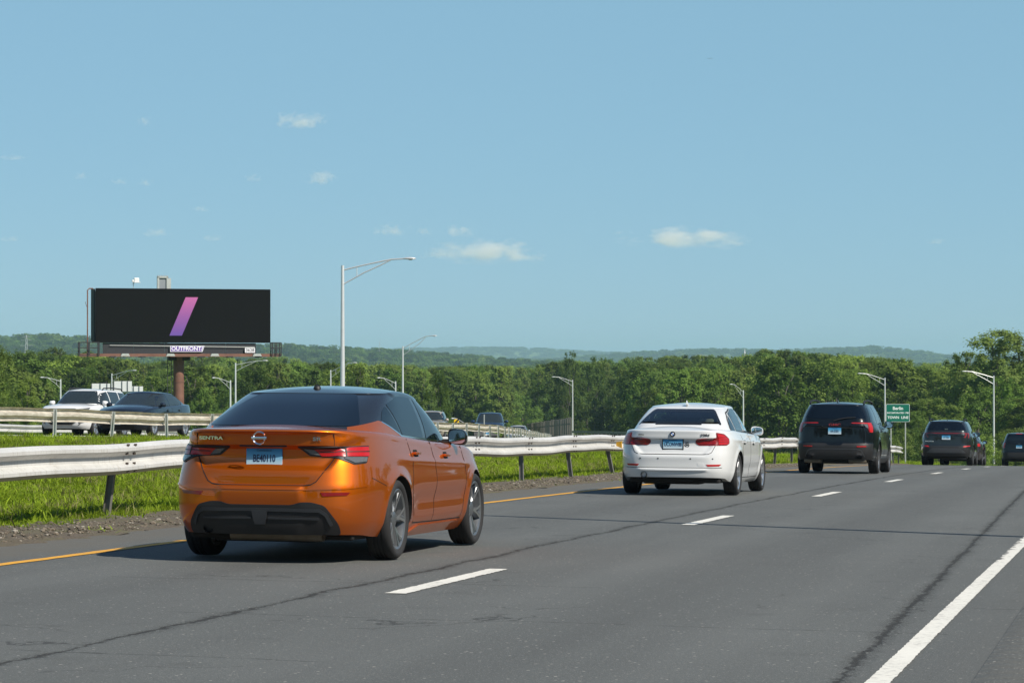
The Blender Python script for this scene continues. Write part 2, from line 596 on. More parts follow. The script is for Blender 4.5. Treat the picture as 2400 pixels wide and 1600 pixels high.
def asphalt():
    t = NT('worn_asphalt')
    uv = t.n('ShaderNodeUVMap', uv_map='lane').outputs[0]
    sp = t.n('ShaderNodeSeparateXYZ')
    t.l(uv, sp.inputs[0])
    u, v = sp.outputs[0], sp.outputs[1]
    fine = t.noise(uv, 42, 4, .8)
    agg = t.noise(uv, 110, 2, .7)
    big = t.noise(uv, .33, 5)
    st = t.n('ShaderNodeMapping')
    st.inputs['Scale'].default_value = (1.1, .05, 1)
    t.l(uv, st.inputs[0])
    streak = t.noise(st.outputs[0], 2.0, 4)
    base = t.mix(t.mapr(big, .3, .7), c4(.100, .109, .103), c4(.128, .138, .131))
    base = t.mix(t.mapr(streak, .4, .68, 0, .55), base, c4(.078, .084, .080))
    base = t.mix(t.mapr(t.math('ADD', t.math('MULTIPLY', fine, .6), t.math('MULTIPLY', agg, .4)), .36, .66), t.mix(.75, base, c4(.038, .039, .038)), t.mix(.3, base, c4(.23, .23, .22)))
    # tyre-polished paths and the oily strip between them
    for c0, wd, am in ((1.85, .42, .22), (-1.95, .42, .2), (.95, .28, -.16), (2.75, .28, -.16), (-1.05, .28, -.14), (-2.85, .28, -.14)):
        g = t.math('DIVIDE', t.math('SUBTRACT', u, c0), wd)
        g = t.math('MULTIPLY', t.math('EXPONENT', t.math('MULTIPLY', t.math('MULTIPLY', g, g), -1.0)), t.mapr(big, .3, .7, .45, 1.2))
        base = t.mix(t.math('MULTIPLY', g, abs(am)), base, c4(.050, .051, .049) if am > 0 else c4(.165, .172, .165))
    blot = t.noise(uv, 1.1, 5, .6)
    base = t.mix(t.mapr(blot, .60, .72, 0, .35), base, c4(.055, .056, .053))
    # light chips in the aggregate
    vo = t.n('ShaderNodeTexVoronoi')
    vo.inputs['Scale'].default_value = 26
    t.l(uv, vo.inputs['Vector'])
    chip = t.math('MULTIPLY', t.math('LESS_THAN', vo.outputs['Distance'], .22), t.math('GREATER_THAN', t.n_col(vo), .92))
    base = t.mix(t.math('MULTIPLY', chip, .9), base, c4(.34, .33, .30))
    vo2 = t.n('ShaderNodeTexVoronoi')
    vo2.inputs['Scale'].default_value = 75
    t.l(uv, vo2.inputs['Vector'])
    chip2 = t.math('MULTIPLY', t.math('LESS_THAN', vo2.outputs['Distance'], .30), t.math('GREATER_THAN', t.n_col(vo2), .82))
    base = t.mix(t.math('MULTIPLY', chip2, .7), base, c4(.26, .255, .24))
    # dusty shoulders
    sh = t.math('ADD', t.mapr(u, -4.4, -3.95, 1, 0), t.mapr(u, 3.95, 5.0, 0, .55))
    sh = t.math('MULTIPLY', sh, t.mapr(t.noise(uv, 2.5, 5), .2, .7, .35, 1))
    base = t.mix(t.math('MULTIPLY', sh, .75), base, c4(.110, .098, .078))
    # paving joints: wandering dark cracks along the road
    wob = t.math('SUBTRACT', t.noise(uv, .8, 6, .65), .5)
    wob2 = t.math('SUBTRACT', t.noise(uv, 7, 4, .6), .5)
    rag = t.noise(uv, 22, 4, .7)
    def joint(c0, c1, wid, amp):
        c = t.math('ADD', t.math('MULTIPLY', v, c1), c0)
        d = t.math('SUBTRACT', u, c)
        d = t.math('ADD', d, t.math('ADD', t.math('MULTIPLY', wob, amp), t.math('ADD', t.math('MULTIPLY', wob2, .13), t.math('MULTIPLY', t.math('SUBTRACT', rag, .5), .10))))
        d = t.math('ABSOLUTE', d)
        wv = t.math('MULTIPLY', t.mapr(t.noise(uv, 1.3, 4), .3, .7, .35, 1.3), wid)
        q = t.math('DIVIDE', d, wv)
        core = t.mapr(q, .30, .42, 1, 0)
        halo = t.math('MULTIPLY', t.mapr(q, .4, 1.6, .85, 0), t.math('GREATER_THAN', t.noise(uv, 60, 2, .6), .52))
        return t.math('MAXIMUM', t.math('MULTIPLY', core, t.mapr(rag, .32, .46, .45, 1)), halo)
    j = t.math('MAXIMUM', joint(-.45, -.002, .062, .26), joint(3.88, -.0193, .062, .10))
    # hairline cracks
    def hair(scale, thr, wmask):
        x = t.n('ShaderNodeTexVoronoi', feature='DISTANCE_TO_EDGE')
        x.inputs['Scale'].default_value = scale
        w = t.n('ShaderNodeVectorMath', operation='ADD')
        nz = t.n('ShaderNodeTexNoise')
        nz.inputs['Scale'].default_value = 1.7
        nz.inputs['Detail'].default_value = 5
        t.l(uv, nz.inputs['Vector'])
        t.l(uv, w.inputs[0])
        t.l(nz.outputs['Color'], w.inputs[1])
        t.l(w.outputs[0], x.inputs['Vector'])
        m = t.mapr(t.noise(uv, .45, 2), wmask, wmask + .06)
        return t.math('MULTIPLY', t.math('LESS_THAN', x.outputs['Distance'], thr), m)
    hc = hair(.55, .007, .565)
    def cross(v0, sl, lo, hi):
        d = t.math('ABSOLUTE', t.math('ADD', t.math('SUBTRACT', v, v0), t.math('ADD', t.math('MULTIPLY', u, sl), t.math('MULTIPLY', wob, .35))))
        m = t.math('MULTIPLY', t.math('GREATER_THAN', u, lo), t.math('LESS_THAN', u, hi))
        return t.math('MULTIPLY', t.math('MULTIPLY', t.math('LESS_THAN', d, .018), m), t.mapr(t.noise(uv, 5, 3), .35, .6))
    for a in ((17.4, .02, -.9, 3.9), (20.6, -.03, -2.5, 1.2), (25.6, .02, 3.3, 3.9), (28.5, 0, -3.5, -.5), (14.6, .05, -1.5, 1.0), (38, .02, -3.6, 3.6)):
        hc = t.math('MAXIMUM', hc, cross(*a))
    base = t.mix(t.math('MULTIPLY', j, .85), base, c4(.017, .015, .012))
    base = t.mix(t.math('MULTIPLY', hc, .6), base, c4(.018, .017, .016))
    # grease patch
    hgt = t.math('SUBTRACT', t.math('ADD', t.math('MULTIPLY', fine, .6), t.math('MULTIPLY', agg, .6)), t.math('MULTIPLY', j, 2.0))
    t.pbr(base, t.mapr(fine, .3, .7, .72, .95), 0, t.bump(hgt, .55, .012), Specular_IOR_Level=.35)
    return t.m
NT.n_col = lambda self, vo: self._sep(vo.outputs['Color'])
def _sep(self, c):
    x = self.n('ShaderNodeSeparateColor')
    self.l(c, x.inputs[0])
    return x.outputs[0]
NT._sep = _sep
ASPHALT = asphalt()

def strip(name, s, o, mat, dz, fn=road, parent=None):
    """sheet over arrays s (along) and o (across); uv = (o, s)"""
    S, O = np.meshgrid(s, o, indexing='ij')
    P = fn(S.ravel(), O.ravel(), dz)
    f = grid_faces(len(s), len(o))[:, ::-1]
    ob = mesh_obj(name, P, f, mat, parent, True)
    uvl = ob.data.uv_layers.new(name='lane')
    li = np.empty(len(ob.data.loops), int)
    ob.data.loops.foreach_get('vertex_index', li)
    uv = np.stack([O.ravel(), S.ravel()], -1)[li]
    uvl.data.foreach_set('uv', uv.ravel().astype(np.float32))
    return ob

road_o = strip('road', np.arange(-40, 420, 1.0), np.array([-5.0, -3.9, 0, 3.9, 9.0]), ASPHALT, 0.0)
tag(road_o, kind='structure')

def opp(sY, o, dz=0.0):
    """opposite carriageway: depth Y, o metres right of its median rail"""
    Y = np.asarray(sY, float)
    dx = (rail2_x(Y + 1) - rail2_x(Y - 1)) / 2
    n = np.sqrt(1 + dx * dx)
    return np.stack([rail2_x(Y) + np.asarray(o) / n, Y - np.asarray(o) * dx / n, opp_z(Y) + dz + opp_cross(o)], -1)
opp_o = strip('opposite_road', np.arange(-30, 480, 2.0), np.array([-16.0, -12.3, -8.6, -4.9, -1.6]), ASPHALT, -.03, opp)
tag(opp_o, kind='structure')

# painted markings ---------------------------------------------------------
def line_mat(name, a, b):
    t = NT(name)
    uv = t.n('ShaderNodeUVMap', uv_map='lane').outputs[0]
    n = t.noise(uv, 18, 5, .7)
    n2 = t.noise(uv, 1.2, 3)
    wear = t.math('MULTIPLY', t.mapr(n, .50, .70), t.mapr(n2, .35, .65, .2, .85))
    t.pbr(t.mix(wear, t.mix(n2, a + (1,), b + (1,)), c4(.14, .135, .125)), .7, 0, t.bump(n, .2, .004))
    return t.m
WHITE_LINE = line_mat('white_road_paint', (.74, .72, .65), (.60, .58, .52))
YELLOW_LINE = line_mat('yellow_road_paint', (.72, .36, .02), (.62, .30, .02))

def ragged(name, s0, s1, o, w, mat, dz, rough=.008, chip=None, step=.05):
    n = max(2, int((s1 - s0) / step) + 1)
    s = np.linspace(s0, s1, n)
    l = o - w / 2 + RNG.normal(0, rough, n)
    r = o + w / 2 + RNG.normal(0, rough, n)
    if chip:
        a, b, amp = chip
        m = (s > a) & (s < b)
        l = l + m * np.abs(RNG.normal(0, amp, n)) * (RNG.random(n) < .75)
        l = np.minimum(l, r - .03)
    P = np.concatenate([road(s, l, dz), road(s, r, dz)])
    i = np.arange(n - 1)
    ob = mesh_obj(name, P, np.stack([i, i + n, i + n + 1, i + 1], -1), mat)
    uvl = ob.data.uv_layers.new(name='lane')
    li = np.empty(len(ob.data.loops), int)
    ob.data.loops.foreach_get('vertex_index', li)
    uv = np.concatenate([np.stack([l, s], -1), np.stack([r, s], -1)])[li]
    uvl.data.foreach_set('uv', uv.ravel().astype(np.float32))
    return tag(ob, kind='structure')
ragged('white_edge_line', -20, 140, 3.79, .115, WHITE_LINE, .005, .0022, (25.0, 31.5, .03))
ragged('yellow_edge_line', -20, 140, LANE_L, .125, YELLOW_LINE, .005, .005, step=.2)
for k in range(-2, 9):
    s0 = 19.4627 + 12.192 * k
    ragged('lane_dash', s0, s0 + 3.048, 0.0, .15, WHITE_LINE, .005, .004)
for nm, oo, mm in (('opposite_white_line', -14.3, WHITE_LINE), ('opposite_white_line', -3.0, WHITE_LINE)):
    ob = strip(nm, np.arange(-20, 300, 4.0), np.array([oo - .08, oo + .08]), mm, -.02, opp)
    tag(ob, kind='structure')

# milled rumble strip on the right shoulder
def rumble():
    s = np.arange(8, 70, .035)
    o = np.linspace(4.22, 4.72, 7)
    S, O = np.meshgrid(s, o, indexing='ij')
    edge = smooth(4.22, 4.30, O) * (1 - smooth(4.64, 4.72, O))
    depth = -.018 * (1 - np.maximum(0, np.cos(2 * np.pi * S / .28))) * edge
    ob = strip('rumble_strip', s, o, ASPHALT, .005)
    co = road(S.ravel(), O.ravel(), .005 - depth.ravel())
    ob.data.vertices.foreach_set('co', co.astype(np.float32).ravel())
    ob.data.update()
    tag(ob, kind='structure')
rumble()

# gravel verge along the left pavement edge
def verge():
    s = np.arange(8, 130, .25)
    o = np.linspace(-6.75, -4.85, 11)
    S, O = np.meshgrid(s, o, indexing='ij')
    O2 = O + (O > -4.9) * RNG.normal(0, .05, O.shape) + (O < -6.7) * RNG.normal(0, .15, O.shape)
    bumpy = RNG.normal(0, .010, O.shape)
    P = road(S.ravel(), O2.ravel(), 0)
    P[:, 2] += (.012 - .02 * smooth(-5.0, -4.85, O) * 1.2 + bumpy).ravel() + (.03 * smooth(-5.0, -5.5, O)).ravel() - (.16 * smooth(-6.45, -6.75, O)).ravel()
    t = NT('gravelly_dirt')
    uv = t.geo()
    n = t.noise(uv, 30, 5, .7)
    n2 = t.noise(uv, 2, 5)
    col = t.mix(t.mapr(n, .3, .7), c4(.05, .040, .028), c4(.15, .12, .085))
    col = t.mix(t.mapr(n2, .45, .7, 0, .7), col, c4(.12, .115, .05))
    t.pbr(col, .95, 0, t.bump(n, .8, .03))
    tag(mesh_obj('gravel_verge', P, grid_faces(len(s), len(o))[:, ::-1], t.m, None, True), kind='structure')
verge()

# ------------------------------------------------------------------ scattering with geometry nodes (uncountable masses only)
def scatter(name, pts, protos, rotz, scl, idx, label, cat, tilt=None):
    me = D.meshes.new(name)
    me.from_pydata([tuple(map(float, p)) for p in pts], [], [])
    for an, ty, arr in (('rot', 'FLOAT_VECTOR', np.stack([np.zeros(len(pts)) if tilt is None else tilt[:, 0], np.zeros(len(pts)) if tilt is None else tilt[:, 1], rotz], -1)),
                        ('scl', 'FLOAT_VECTOR', scl)):
        a = me.attributes.new(an, ty, 'POINT')
        a.data.foreach_set('vector', np.asarray(arr, np.float32).ravel())
    a = me.attributes.new('pick', 'INT', 'POINT')
    a.data.foreach_set('value', np.asarray(idx, np.int32))
    ob = link(D.objects.new(name, me))
    g = D.node_groups.new(name + '_nodes', 'GeometryNodeTree')
    g.interface.new_socket('Geometry', in_out='INPUT', socket_type='NodeSocketGeometry')
    g.interface.new_socket('Geometry', in_out='OUTPUT', socket_type='NodeSocketGeometry')
    n = g.nodes
    gi, go = n.new('NodeGroupInput'), n.new('NodeGroupOutput')
    col = D.collections.new(name + '_kinds')
    for i, p in enumerate(protos):
        q = D.objects.new('%s_kind_%02d' % (name, i), p)
        col.objects.link(q)
    ci = n.new('GeometryNodeCollectionInfo')
    ci.inputs['Collection'].default_value = col
    ci.inputs['Separate Children'].default_value = True
    ci.inputs['Reset Children'].default_value = True
    ip = n.new('GeometryNodeInstanceOnPoints')
    ip.inputs['Pick Instance'].default_value = True
    def na(nm, ty):
        x = n.new('GeometryNodeInputNamedAttribute')
        x.data_type = ty
        x.inputs['Name'].default_value = nm
        return x.outputs[0]
    e2r = n.new('FunctionNodeEulerToRotation')
    L = g.links.new
    L(na('rot', 'FLOAT_VECTOR'), e2r.inputs[0])
    L(gi.outputs[0], ip.inputs['Points'])
    L(ci.outputs[0], ip.inputs['Instance'])
    L(na('pick', 'INT'), ip.inputs['Instance Index'])
    L(e2r.outputs[0], ip.inputs['Rotation'])
    L(na('scl', 'FLOAT_VECTOR'), ip.inputs['Scale'])
    L(ip.outputs[0], go.inputs[0])
    md = ob.modifiers.new('scatter', 'NODES')
    md.node_group = g
    return tag(ob, label, cat, kind='stuff')

def tint_attr(me, vals):
    a = me.attributes.new('tint', 'FLOAT', 'FACE')
    a.data.foreach_set('value', np.asarray(vals, np.float32))

def tuft(n, h, spread, seed, mat, lean=.35, w=.006):
    r = np.random.default_rng(seed)
    V, F, T = [], [], []
    for i in range(n):
        b = r.normal(0, spread, 2)
        hh = h * r.uniform(.55, 1.15)
        d = r.uniform(0, 2 * math.pi)
        ln = abs(r.normal(0, lean)) * hh
        ww = w * r.uniform(.7, 1.5)
        px, py = -math.sin(d) * ww, math.cos(d) * ww
        k = len(V)
        mx, my = b[0] + math.cos(d) * ln * .35, b[1] + math.sin(d) * ln * .35
        tx, ty = b[0] + math.cos(d) * ln * 1.2, b[1] + math.sin(d) * ln * 1.2
        V += [(b[0] - px, b[1] - py, -.02), (b[0] + px, b[1] + py, -.02), (mx + px * .8, my + py * .8, hh * .6), (mx - px * .8, my - py * .8, hh * .6), (tx, ty, hh * r.uniform(.8, 1.0))]
        F += [(k, k + 1, k + 2, k + 3), (k + 3, k + 2, k + 4)]
        t = r.random()
        T += [t, t]
    me = D.meshes.new('grass_tuft')
    me.from_pydata(V, [], F)
    tint_attr(me, T)
    me.materials.append(mat)
    return me

def build_grass():
    protos = [tuft(75, .105, .12, i, MT['grass'], .8, .005) for i in range(4)] + [tuft(44, .18, .11, 9, MT['grass'], .7, .006), tuft(30, .20, .08, 10, MT['dry_grass'], .5, .005)]
    # median between the two guard rails
    P, SCL, IDX = [], [], []
    def region(n, s0, s1, lo, hi, hs, weeds=.06, wall=None):
        s = RNG.uniform(s0, s1, n)
        o = RNG.uniform(lo, hi, n)
        q = road(s, o)
        keep = (q[:, 0] > rail2_x(q[:, 1]) - 1.8)
        q = q[keep]
        q[:, 2] = ground_z(q[:, 0], q[:, 1]) - .01
        m = len(q)
        r = RNG.random(m)
        ix = np.where(r < weeds, 4, np.where(r < weeds + .04, 5, RNG.integers(0, 4, m)))
        patch = np.sin(q[:, 0] * .9 + 1.3 * np.sin(q[:, 1] * .55)) * np.sin(q[:, 1] * .7 + q[:, 0] * .3)
        sc = hs * (1 + .22 * patch) * RNG.uniform(.75, 1.25, m)
        P.append(q); SCL.append(np.stack([RNG.uniform(.9, 1.4, m), RNG.uniform(.9, 1.4, m), sc], -1)); IDX.append(ix)
    region(15000, 22, 45, -12, -6.3, .9)
    region(11000, 45, 75, -14, -6.3, .95)
    region(9000, 22, 60, -23, -12, 1.0)
    region(9000, 60, 120, -26, -6.15, 1.1)
    region(5000, 120, 190, -40, -6.15, 1.6)
    region(700, 15, 95, -6.5, -6.05, .5, .25)      # straggling blades into the gravel
    region(140, 15, 95, -5.8, -5.0, .3, .6)
    P = np.concatenate(P)
    n = len(P)
    tilt = RNG.normal(0, .12, (n, 2))
    scatter('median_grass', P, protos, RNG.uniform(0, 6.28, n), np.concatenate(SCL), np.concatenate(IDX), 'bright green long grass on the sloping median between the guardrails', 'grass', tilt)
    # gravel stones
    sp = []
    for k in range(3):
        bm = bmesh.new()
        bmesh.ops.create_icosphere(bm, subdivisions=1, radius=1.0)
        r = random.Random(k)
        for v in bm.verts:
            v.co *= r.uniform(.7, 1.2)
            v.co.z *= .6
        me = D.meshes.new('pebble')
        bm.to_mesh(me)
        bm.free()
        me.materials.append(simple('pebble_stone_%d' % k, [(.165, .135, .10), (.085, .07, .052), (.32, .29, .24)][k], .9))
        sp.append(me)
    n = 9000
    s = 14 + 76 * RNG.random(n) ** 1.4
    o = -5.05 - np.abs(RNG.normal(0, .5, n))
    o = np.where(o < -6.6, RNG.uniform(-6.5, -5.0, n), o)
    q = road(s, o)
    q[:, 2] += .018 + .03 * smooth(-5.0, -5.5, o)
    sz = np.exp(RNG.normal(-4.5, .5, n))
    scatter('verge_pebbles', q, sp, RNG.uniform(0, 6.28, n), np.stack([sz, sz * RNG.uniform(.7, 1.3, n), sz], -1), RNG.choice([0, 1, 2], n, p=[.45, .43, .12]), 'loose grey brown pebbles and grit along the pavement edge', 'gravel')
build_grass()

# ------------------------------------------------------------------ guard rails
def w_profile(th=.003):
    z = [-.166, -.158, -.122, -.086, -.030, .030, .086, .122, .158, .166]
    d = [.012, .028, .090, .090, .0, .0, .090, .090, .028, .012]
    return [(a, b) for a, b in zip(d, z)] + [(a - th, b) for a, b in zip(d[::-1], z[::-1])]

def i_post(h, w=.076, fl=.06, t=.007):
    m = MB()
    m.box((0, 0, h / 2), (t, w - 2 * t, h))
    m.box((0, w / 2 - t / 2, h / 2), (fl, t, h))
    m.box((0, -w / 2 + t / 2, h / 2), (fl, t, h))
    return m

def guardrail(name, path, s_list, face, top, beam_mat, post_mat, label, seed, post_h=None, lean=.09, side=.12, wob=.02, bolts=True, leans=None):  # leans: sideways tilt of single posts
    """path(s, lateral, dz) -> points; face +1 when the crests face the right-hand side"""
    r = np.random.default_rng(seed)
    o0 = path(np.array([s_list[0]]), np.array([0.0]), 0.0)[0]
    root = empty(name, o0)
    tag(root, label, 'guardrail')
    prof = w_profile()
    ph = r.uniform(0, 6, 6)
    def wobz(s):
        return wob * (np.sin(s * .21 + ph[0]) + .7 * np.sin(s * .57 + ph[1]) + .35 * np.sin(s * 1.7 + ph[2]))
    def wobl(s):
        return wob * .8 * (np.sin(s * .33 + ph[3]) + .5 * np.sin(s * 1.1 + ph[4]))
    for i in range(len(s_list) - 1):
        a, b = s_list[i] - .16, s_list[i + 1] + .16
        n = 12
        ss = np.linspace(a, b, n)
        V, F = [], []
        ex = .004 * (i % 2)
        dent = r.uniform(-.02, .02) * wob / .02
        for k, sv in enumerate(ss):
            t = (k / (n - 1) - .5)
            base = path(np.array([sv] * len(prof)), np.array([face * (d + ex) + wobl(sv) + dent * math.exp(-(t * 5) ** 2) for d, _ in prof]), top - .156 + wobz(sv))
            for (d, z), p in zip(prof, base):
                V.append((p[0] - o0[0], p[1] - o0[1], p[2] + z - o0[2]))
        m = len(prof)
        for k in range(n - 1):
            for j in range(m):
                F.append((k * m + j, k * m + (j + 1) % m, (k + 1) * m + (j + 1) % m, (k + 1) * m + j))
        F.append(tuple(range(m)))
        F.append(tuple(range((n - 1) * m, n * m)))
        mb = MB().add(V, F)
        p_ = mb.build('beam_panel', beam_mat, root, True, 30)
        if bolts:
            bb = MB()
            for du in (-.11, .11):
                for (d, z) in ((.0605, .098 + .052), (.045, .052), (.045, -.052), (.055, -.098 - .04)):
                    q = path(np.array([s_list[i + 1] + du]), np.array([face * (d + .012) + wobl(s_list[i + 1])]), top - .156 + wobz(s_list[i + 1]) + z)[0]
                    q2 = path(np.array([s_list[i + 1] + du + .1]), np.array([face * (d + .012) + wobl(s_list[i + 1])]), 0)[0]
                    ang = math.atan2(q2[1] - q[1], q2[0] - q[0])
                    bb.box((q[0] - o0[0], q[1] - o0[1], q[2] - o0[2]), (.045, .02, .022), Matrix.Rotation(ang, 3, 'Z'))
            tag(bb.build('splice_bolts', MT['bolt'], p_), kind='stuff')
    hp = (top + .02 + .35) if post_h is None else post_h
    me = None
    for i, sv in enumerate(s_list):
        if me is None:
            me = i_post(hp).build('post', post_mat, root)
            po = me
        else:
            po = D.objects.new('post', me.data)
            link(po, root)
        p = path(np.array([sv]), np.array([-face * side + wobl(sv)]), 0)[0]
        q = path(np.array([sv + .5]), np.array([-face * side + wobl(sv)]), 0)[0]
        ang = math.atan2(q[1] - p[1], q[0] - p[0])
        ln = r.normal(0, lean)
        M = Matrix.Rotation(ang, 4, 'Z') @ Matrix.Rotation(ln, 4, 'Y') @ Matrix.Rotation((leans or {}).get(i, r.normal(0, .05)), 4, 'X')
        # the pivot is the bolt near the top, so the foot is what shifts
        tp = Vector((p[0] - o0[0], p[1] - o0[1], p[2] - o0[2] + top + wobz(sv)))
        po.matrix_local = Matrix.Translation(tp - (M @ Vector((0, 0, hp)))) @ M
    return root, o0

near_s = list(29.95 - 4.06 * 4 + 4.06 * np.arange(0, 31))
rail_near, rn0 = guardrail('guardrail', lambda s, l, dz: road(s, -6.0 + l, dz - .06 - 0 * s), near_s, 1, .905, MT['galv'], MT['post'],
                      'sunlit white galvanised guardrail running along the yellow edge line', 3,
                      leans={4: .17, 9: -.03, 10: -.11, 11: -.16})
def delineator(root, o0, s, o, z, path=road):
    q = path(np.array([s]), np.array([o]), z)[0]
    a = float(np.interp(s, _s, _a))
    M = Matrix.Rotation(-a - .5, 3, 'Z')
    m = MB()
    m.prism([(-.075, -.03), (.075, -.075), (.075, .075), (-.075, .05)], 'y', -.006, .006)
    m.v = [tuple(M @ Vector(v) + Vector(q) - Vector(o0)) for v in m.v]
    return m.build('delineator', MT['amber'], root)
for k in (11, 19, 25):
    delineator(rail_near, rn0, near_s[k] + .25, -5.86, .66)

y2 = list(42.05 + 3.75 * np.arange(0, 54))
rail_med, rm0 = guardrail('guardrail', lambda s, l, dz: opp(s, l, dz - .02), y2, -1, .80, MT['rail_back'], MT['post_light'],
                       'tan weathered guardrail seen from its back with posts in front on the grassy median', 8, lean=.05, wob=.02, side=.06, post_h=1.25)
y3 = list(70 + 3.81 * np.arange(0, 30))
rail_out, _ = guardrail('guardrail', lambda s, l, dz: opp(s, -17.2 + l, dz - .05), y3, 1, .72, MT['galv'], MT['post'],
                     'white guardrail on the outer edge of the opposite road beyond the white and dark cars', 12, wob=.01, bolts=False)
# low dark rail far behind, along the ramp by the wooden fence
fr = [at(1340, 1009, 430), at(1420, 1010, 400), at(1520, 1013, 360)]
def far_path(s, l, dz):
    t = np.asarray(s) / 110.0
    P = np.array(fr)
    q = np.stack([np.interp(t, [0, .5, 1], P[:, i]) for i in range(3)], -1)
    q[:, 1] += 0
    q[:, 0] += np.asarray(l) * .2
    q[:, 1] -= np.asarray(l) * .95
    q[:, 2] += dz - .72
    return q
rail_far, _ = guardrail('guardrail', far_path, list(np.arange(0, 111, 5.5)), 1, .72, MT['post'], MT['post'],
                     'thin dark guardrail along the ramp beside the weathered slatted fence', 15, wob=.01, bolts=False, post_h=2.6)

# ------------------------------------------------------------------ street lamps
def lamp_pole(px, ytop, tipx, tipy, Y, label, arm=3.8, base=None):
    top = Vector(at(px, ytop, Y))
    lat = (tipx - px) / FPX * Y
    rise = (ytop - tipy) / FPX * Y
    L = max(arm, abs(lat) * 1.01)
    dep = -math.sqrt(max(0, L * L - lat * lat))
    return build_lamp(top, Vector((lat, dep, 0)), rise, label, base)

def build_lamp(top, av, rise, label, base=None):
    gz = float(ground_z(top.x, top.y)) if base is None else base
    root = empty('street_lamp', (top.x, top.y, gz))
    tag(root, label, 'street lamp', 'street lamps along the highway')
    h = top.z - gz
    m = MB()
    m.tube([(0, 0, -.6), (0, 0, h * .3), (0, 0, h * .7), (0, 0, h)], [.135, .125, .10, .08], 12)
    m.lathe([(.0, 0), (.2, 0), (.2, .05), (.16, .12), (.13, .2)], 10, 'z')
    m.build('pole', MT['pole'], root, True)
    d = av.normalized()
    L = av.length
    def P(t, z):
        return d * (L * t) + Vector((0, 0, h + z))
    m = MB()
    m.tube([P(0, -.25), P(.25, -.25 + (rise + .25) * .38), P(.5, -.25 + (rise + .25) * .72), P(.68, -.25 + (rise + .25) * .95), P(.85, rise)], .038, 8)
    m.tube([P(0, -1.0), P(.3, -.45 + rise * .2), P(.52, -.16 + rise * .45), P(.68, rise * .86)], .032, 8)
    m.tube([P(.2, -.25 + (rise + .25) * .30), P(.2, -.62 + rise * .12)], .02, 6)
    m.build('arm', MT['pole'], root, True)
    # cobra-head luminaire
    s = [(-.02, .04, .04), (.12, .10, .07), (.3, .16, .085), (.5, .17, .075), (.62, .10, .04), (.66, .03, .02)]
    side = Vector((-d.y, d.x, 0))
    V, F = [], []
    n = 10
    for x, w, hh in s:
        for k in range(n):
            t = 2 * math.pi * k / n
            V.append(P(.85, rise) + d * x + side * (w * math.cos(t)) + Vector((0, 0, hh * math.sin(t) * (.6 if math.sin(t) < 0 else 1))))
    for i in range(len(s) - 1):
        for k in range(n):
            F.append((i * n + k, i * n + (k + 1) % n, (i + 1) * n + (k + 1) % n, (i + 1) * n + k))
    F += [tuple(range(n)), tuple(range((len(s) - 1) * n, len(s) * n))]
    lum = MB().add(V, F).build('luminaire', MT['pole'], root, True, 60)
    MB().lathe([(0, -.035), (.08, -.03), (.11, 0.0)], 10, 'z', tuple(P(.85, rise) + d * .36 + Vector((0, 0, -.045)))).build('lens', MT['pole_glass'], lum, True)
    return root

lamp_pole(803, 622, 972, 607, 145, 'tallest silver street lamp with its arm reaching right above the orange car')
lamp_pole(944, 811, 1023, 787, 297, 'silver street lamp with upswept arm standing before the hazy hills behind the orange car')
lamp_pole(552, 850, 628, 845, 317, 'silver street lamp just right of the brown billboard column, arm pointing right')
lamp_pole(540, 891, 507, 885, 300, 'small street lamp with arm pointing left beside the billboard column')
lamp_pole(262, 875, 324, 868, 330, 'silver street lamp rising between the white sign backs under the billboard')
lamp_pole(142, 888, 109, 884, 300, 'small street lamp above the white opposing car, arm pointing left')
lamp_pole(775, 867, 837, 850, 350, 'silver street lamp half hidden behind the tallest lamp pole')
lamp_pole(927, 893, 889, 885, 320, 'small street lamp with arm pointing left over the orange car roof')
lamp_pole(1342, 890, 1294, 883, 440, 'street lamp standing at the end of the weathered slatted fence')
lamp_pole(1742, 914, 1707, 900, 345, 'small street lamp behind the mirror of the white saloon car')
lamp_pole(2074, 885, 2008, 875, 345, 'street lamp directly behind the green town line sign, arm pointing left')
lamp_pole(2329, 880, 2254, 870, 325, 'street lamp beside the leafy trees behind the dark grey cars')
lamp_pole(1094, 990, 1061, 979, 290, 'distant lamp arm showing just above the tan guardrail by the yellow marker')
# lamp on the right shoulder whose shadow crosses the carriageway
_b = road(np.array([27.4]), np.array([9.6]))[0]
build_lamp(Vector((_b[0], _b[1], _b[2] + 14.0)), Vector((-2.0, 3.2, 0)), .4, 'street lamp on the right shoulder casting its thin shadow across the lanes', base=float(_b[2]))

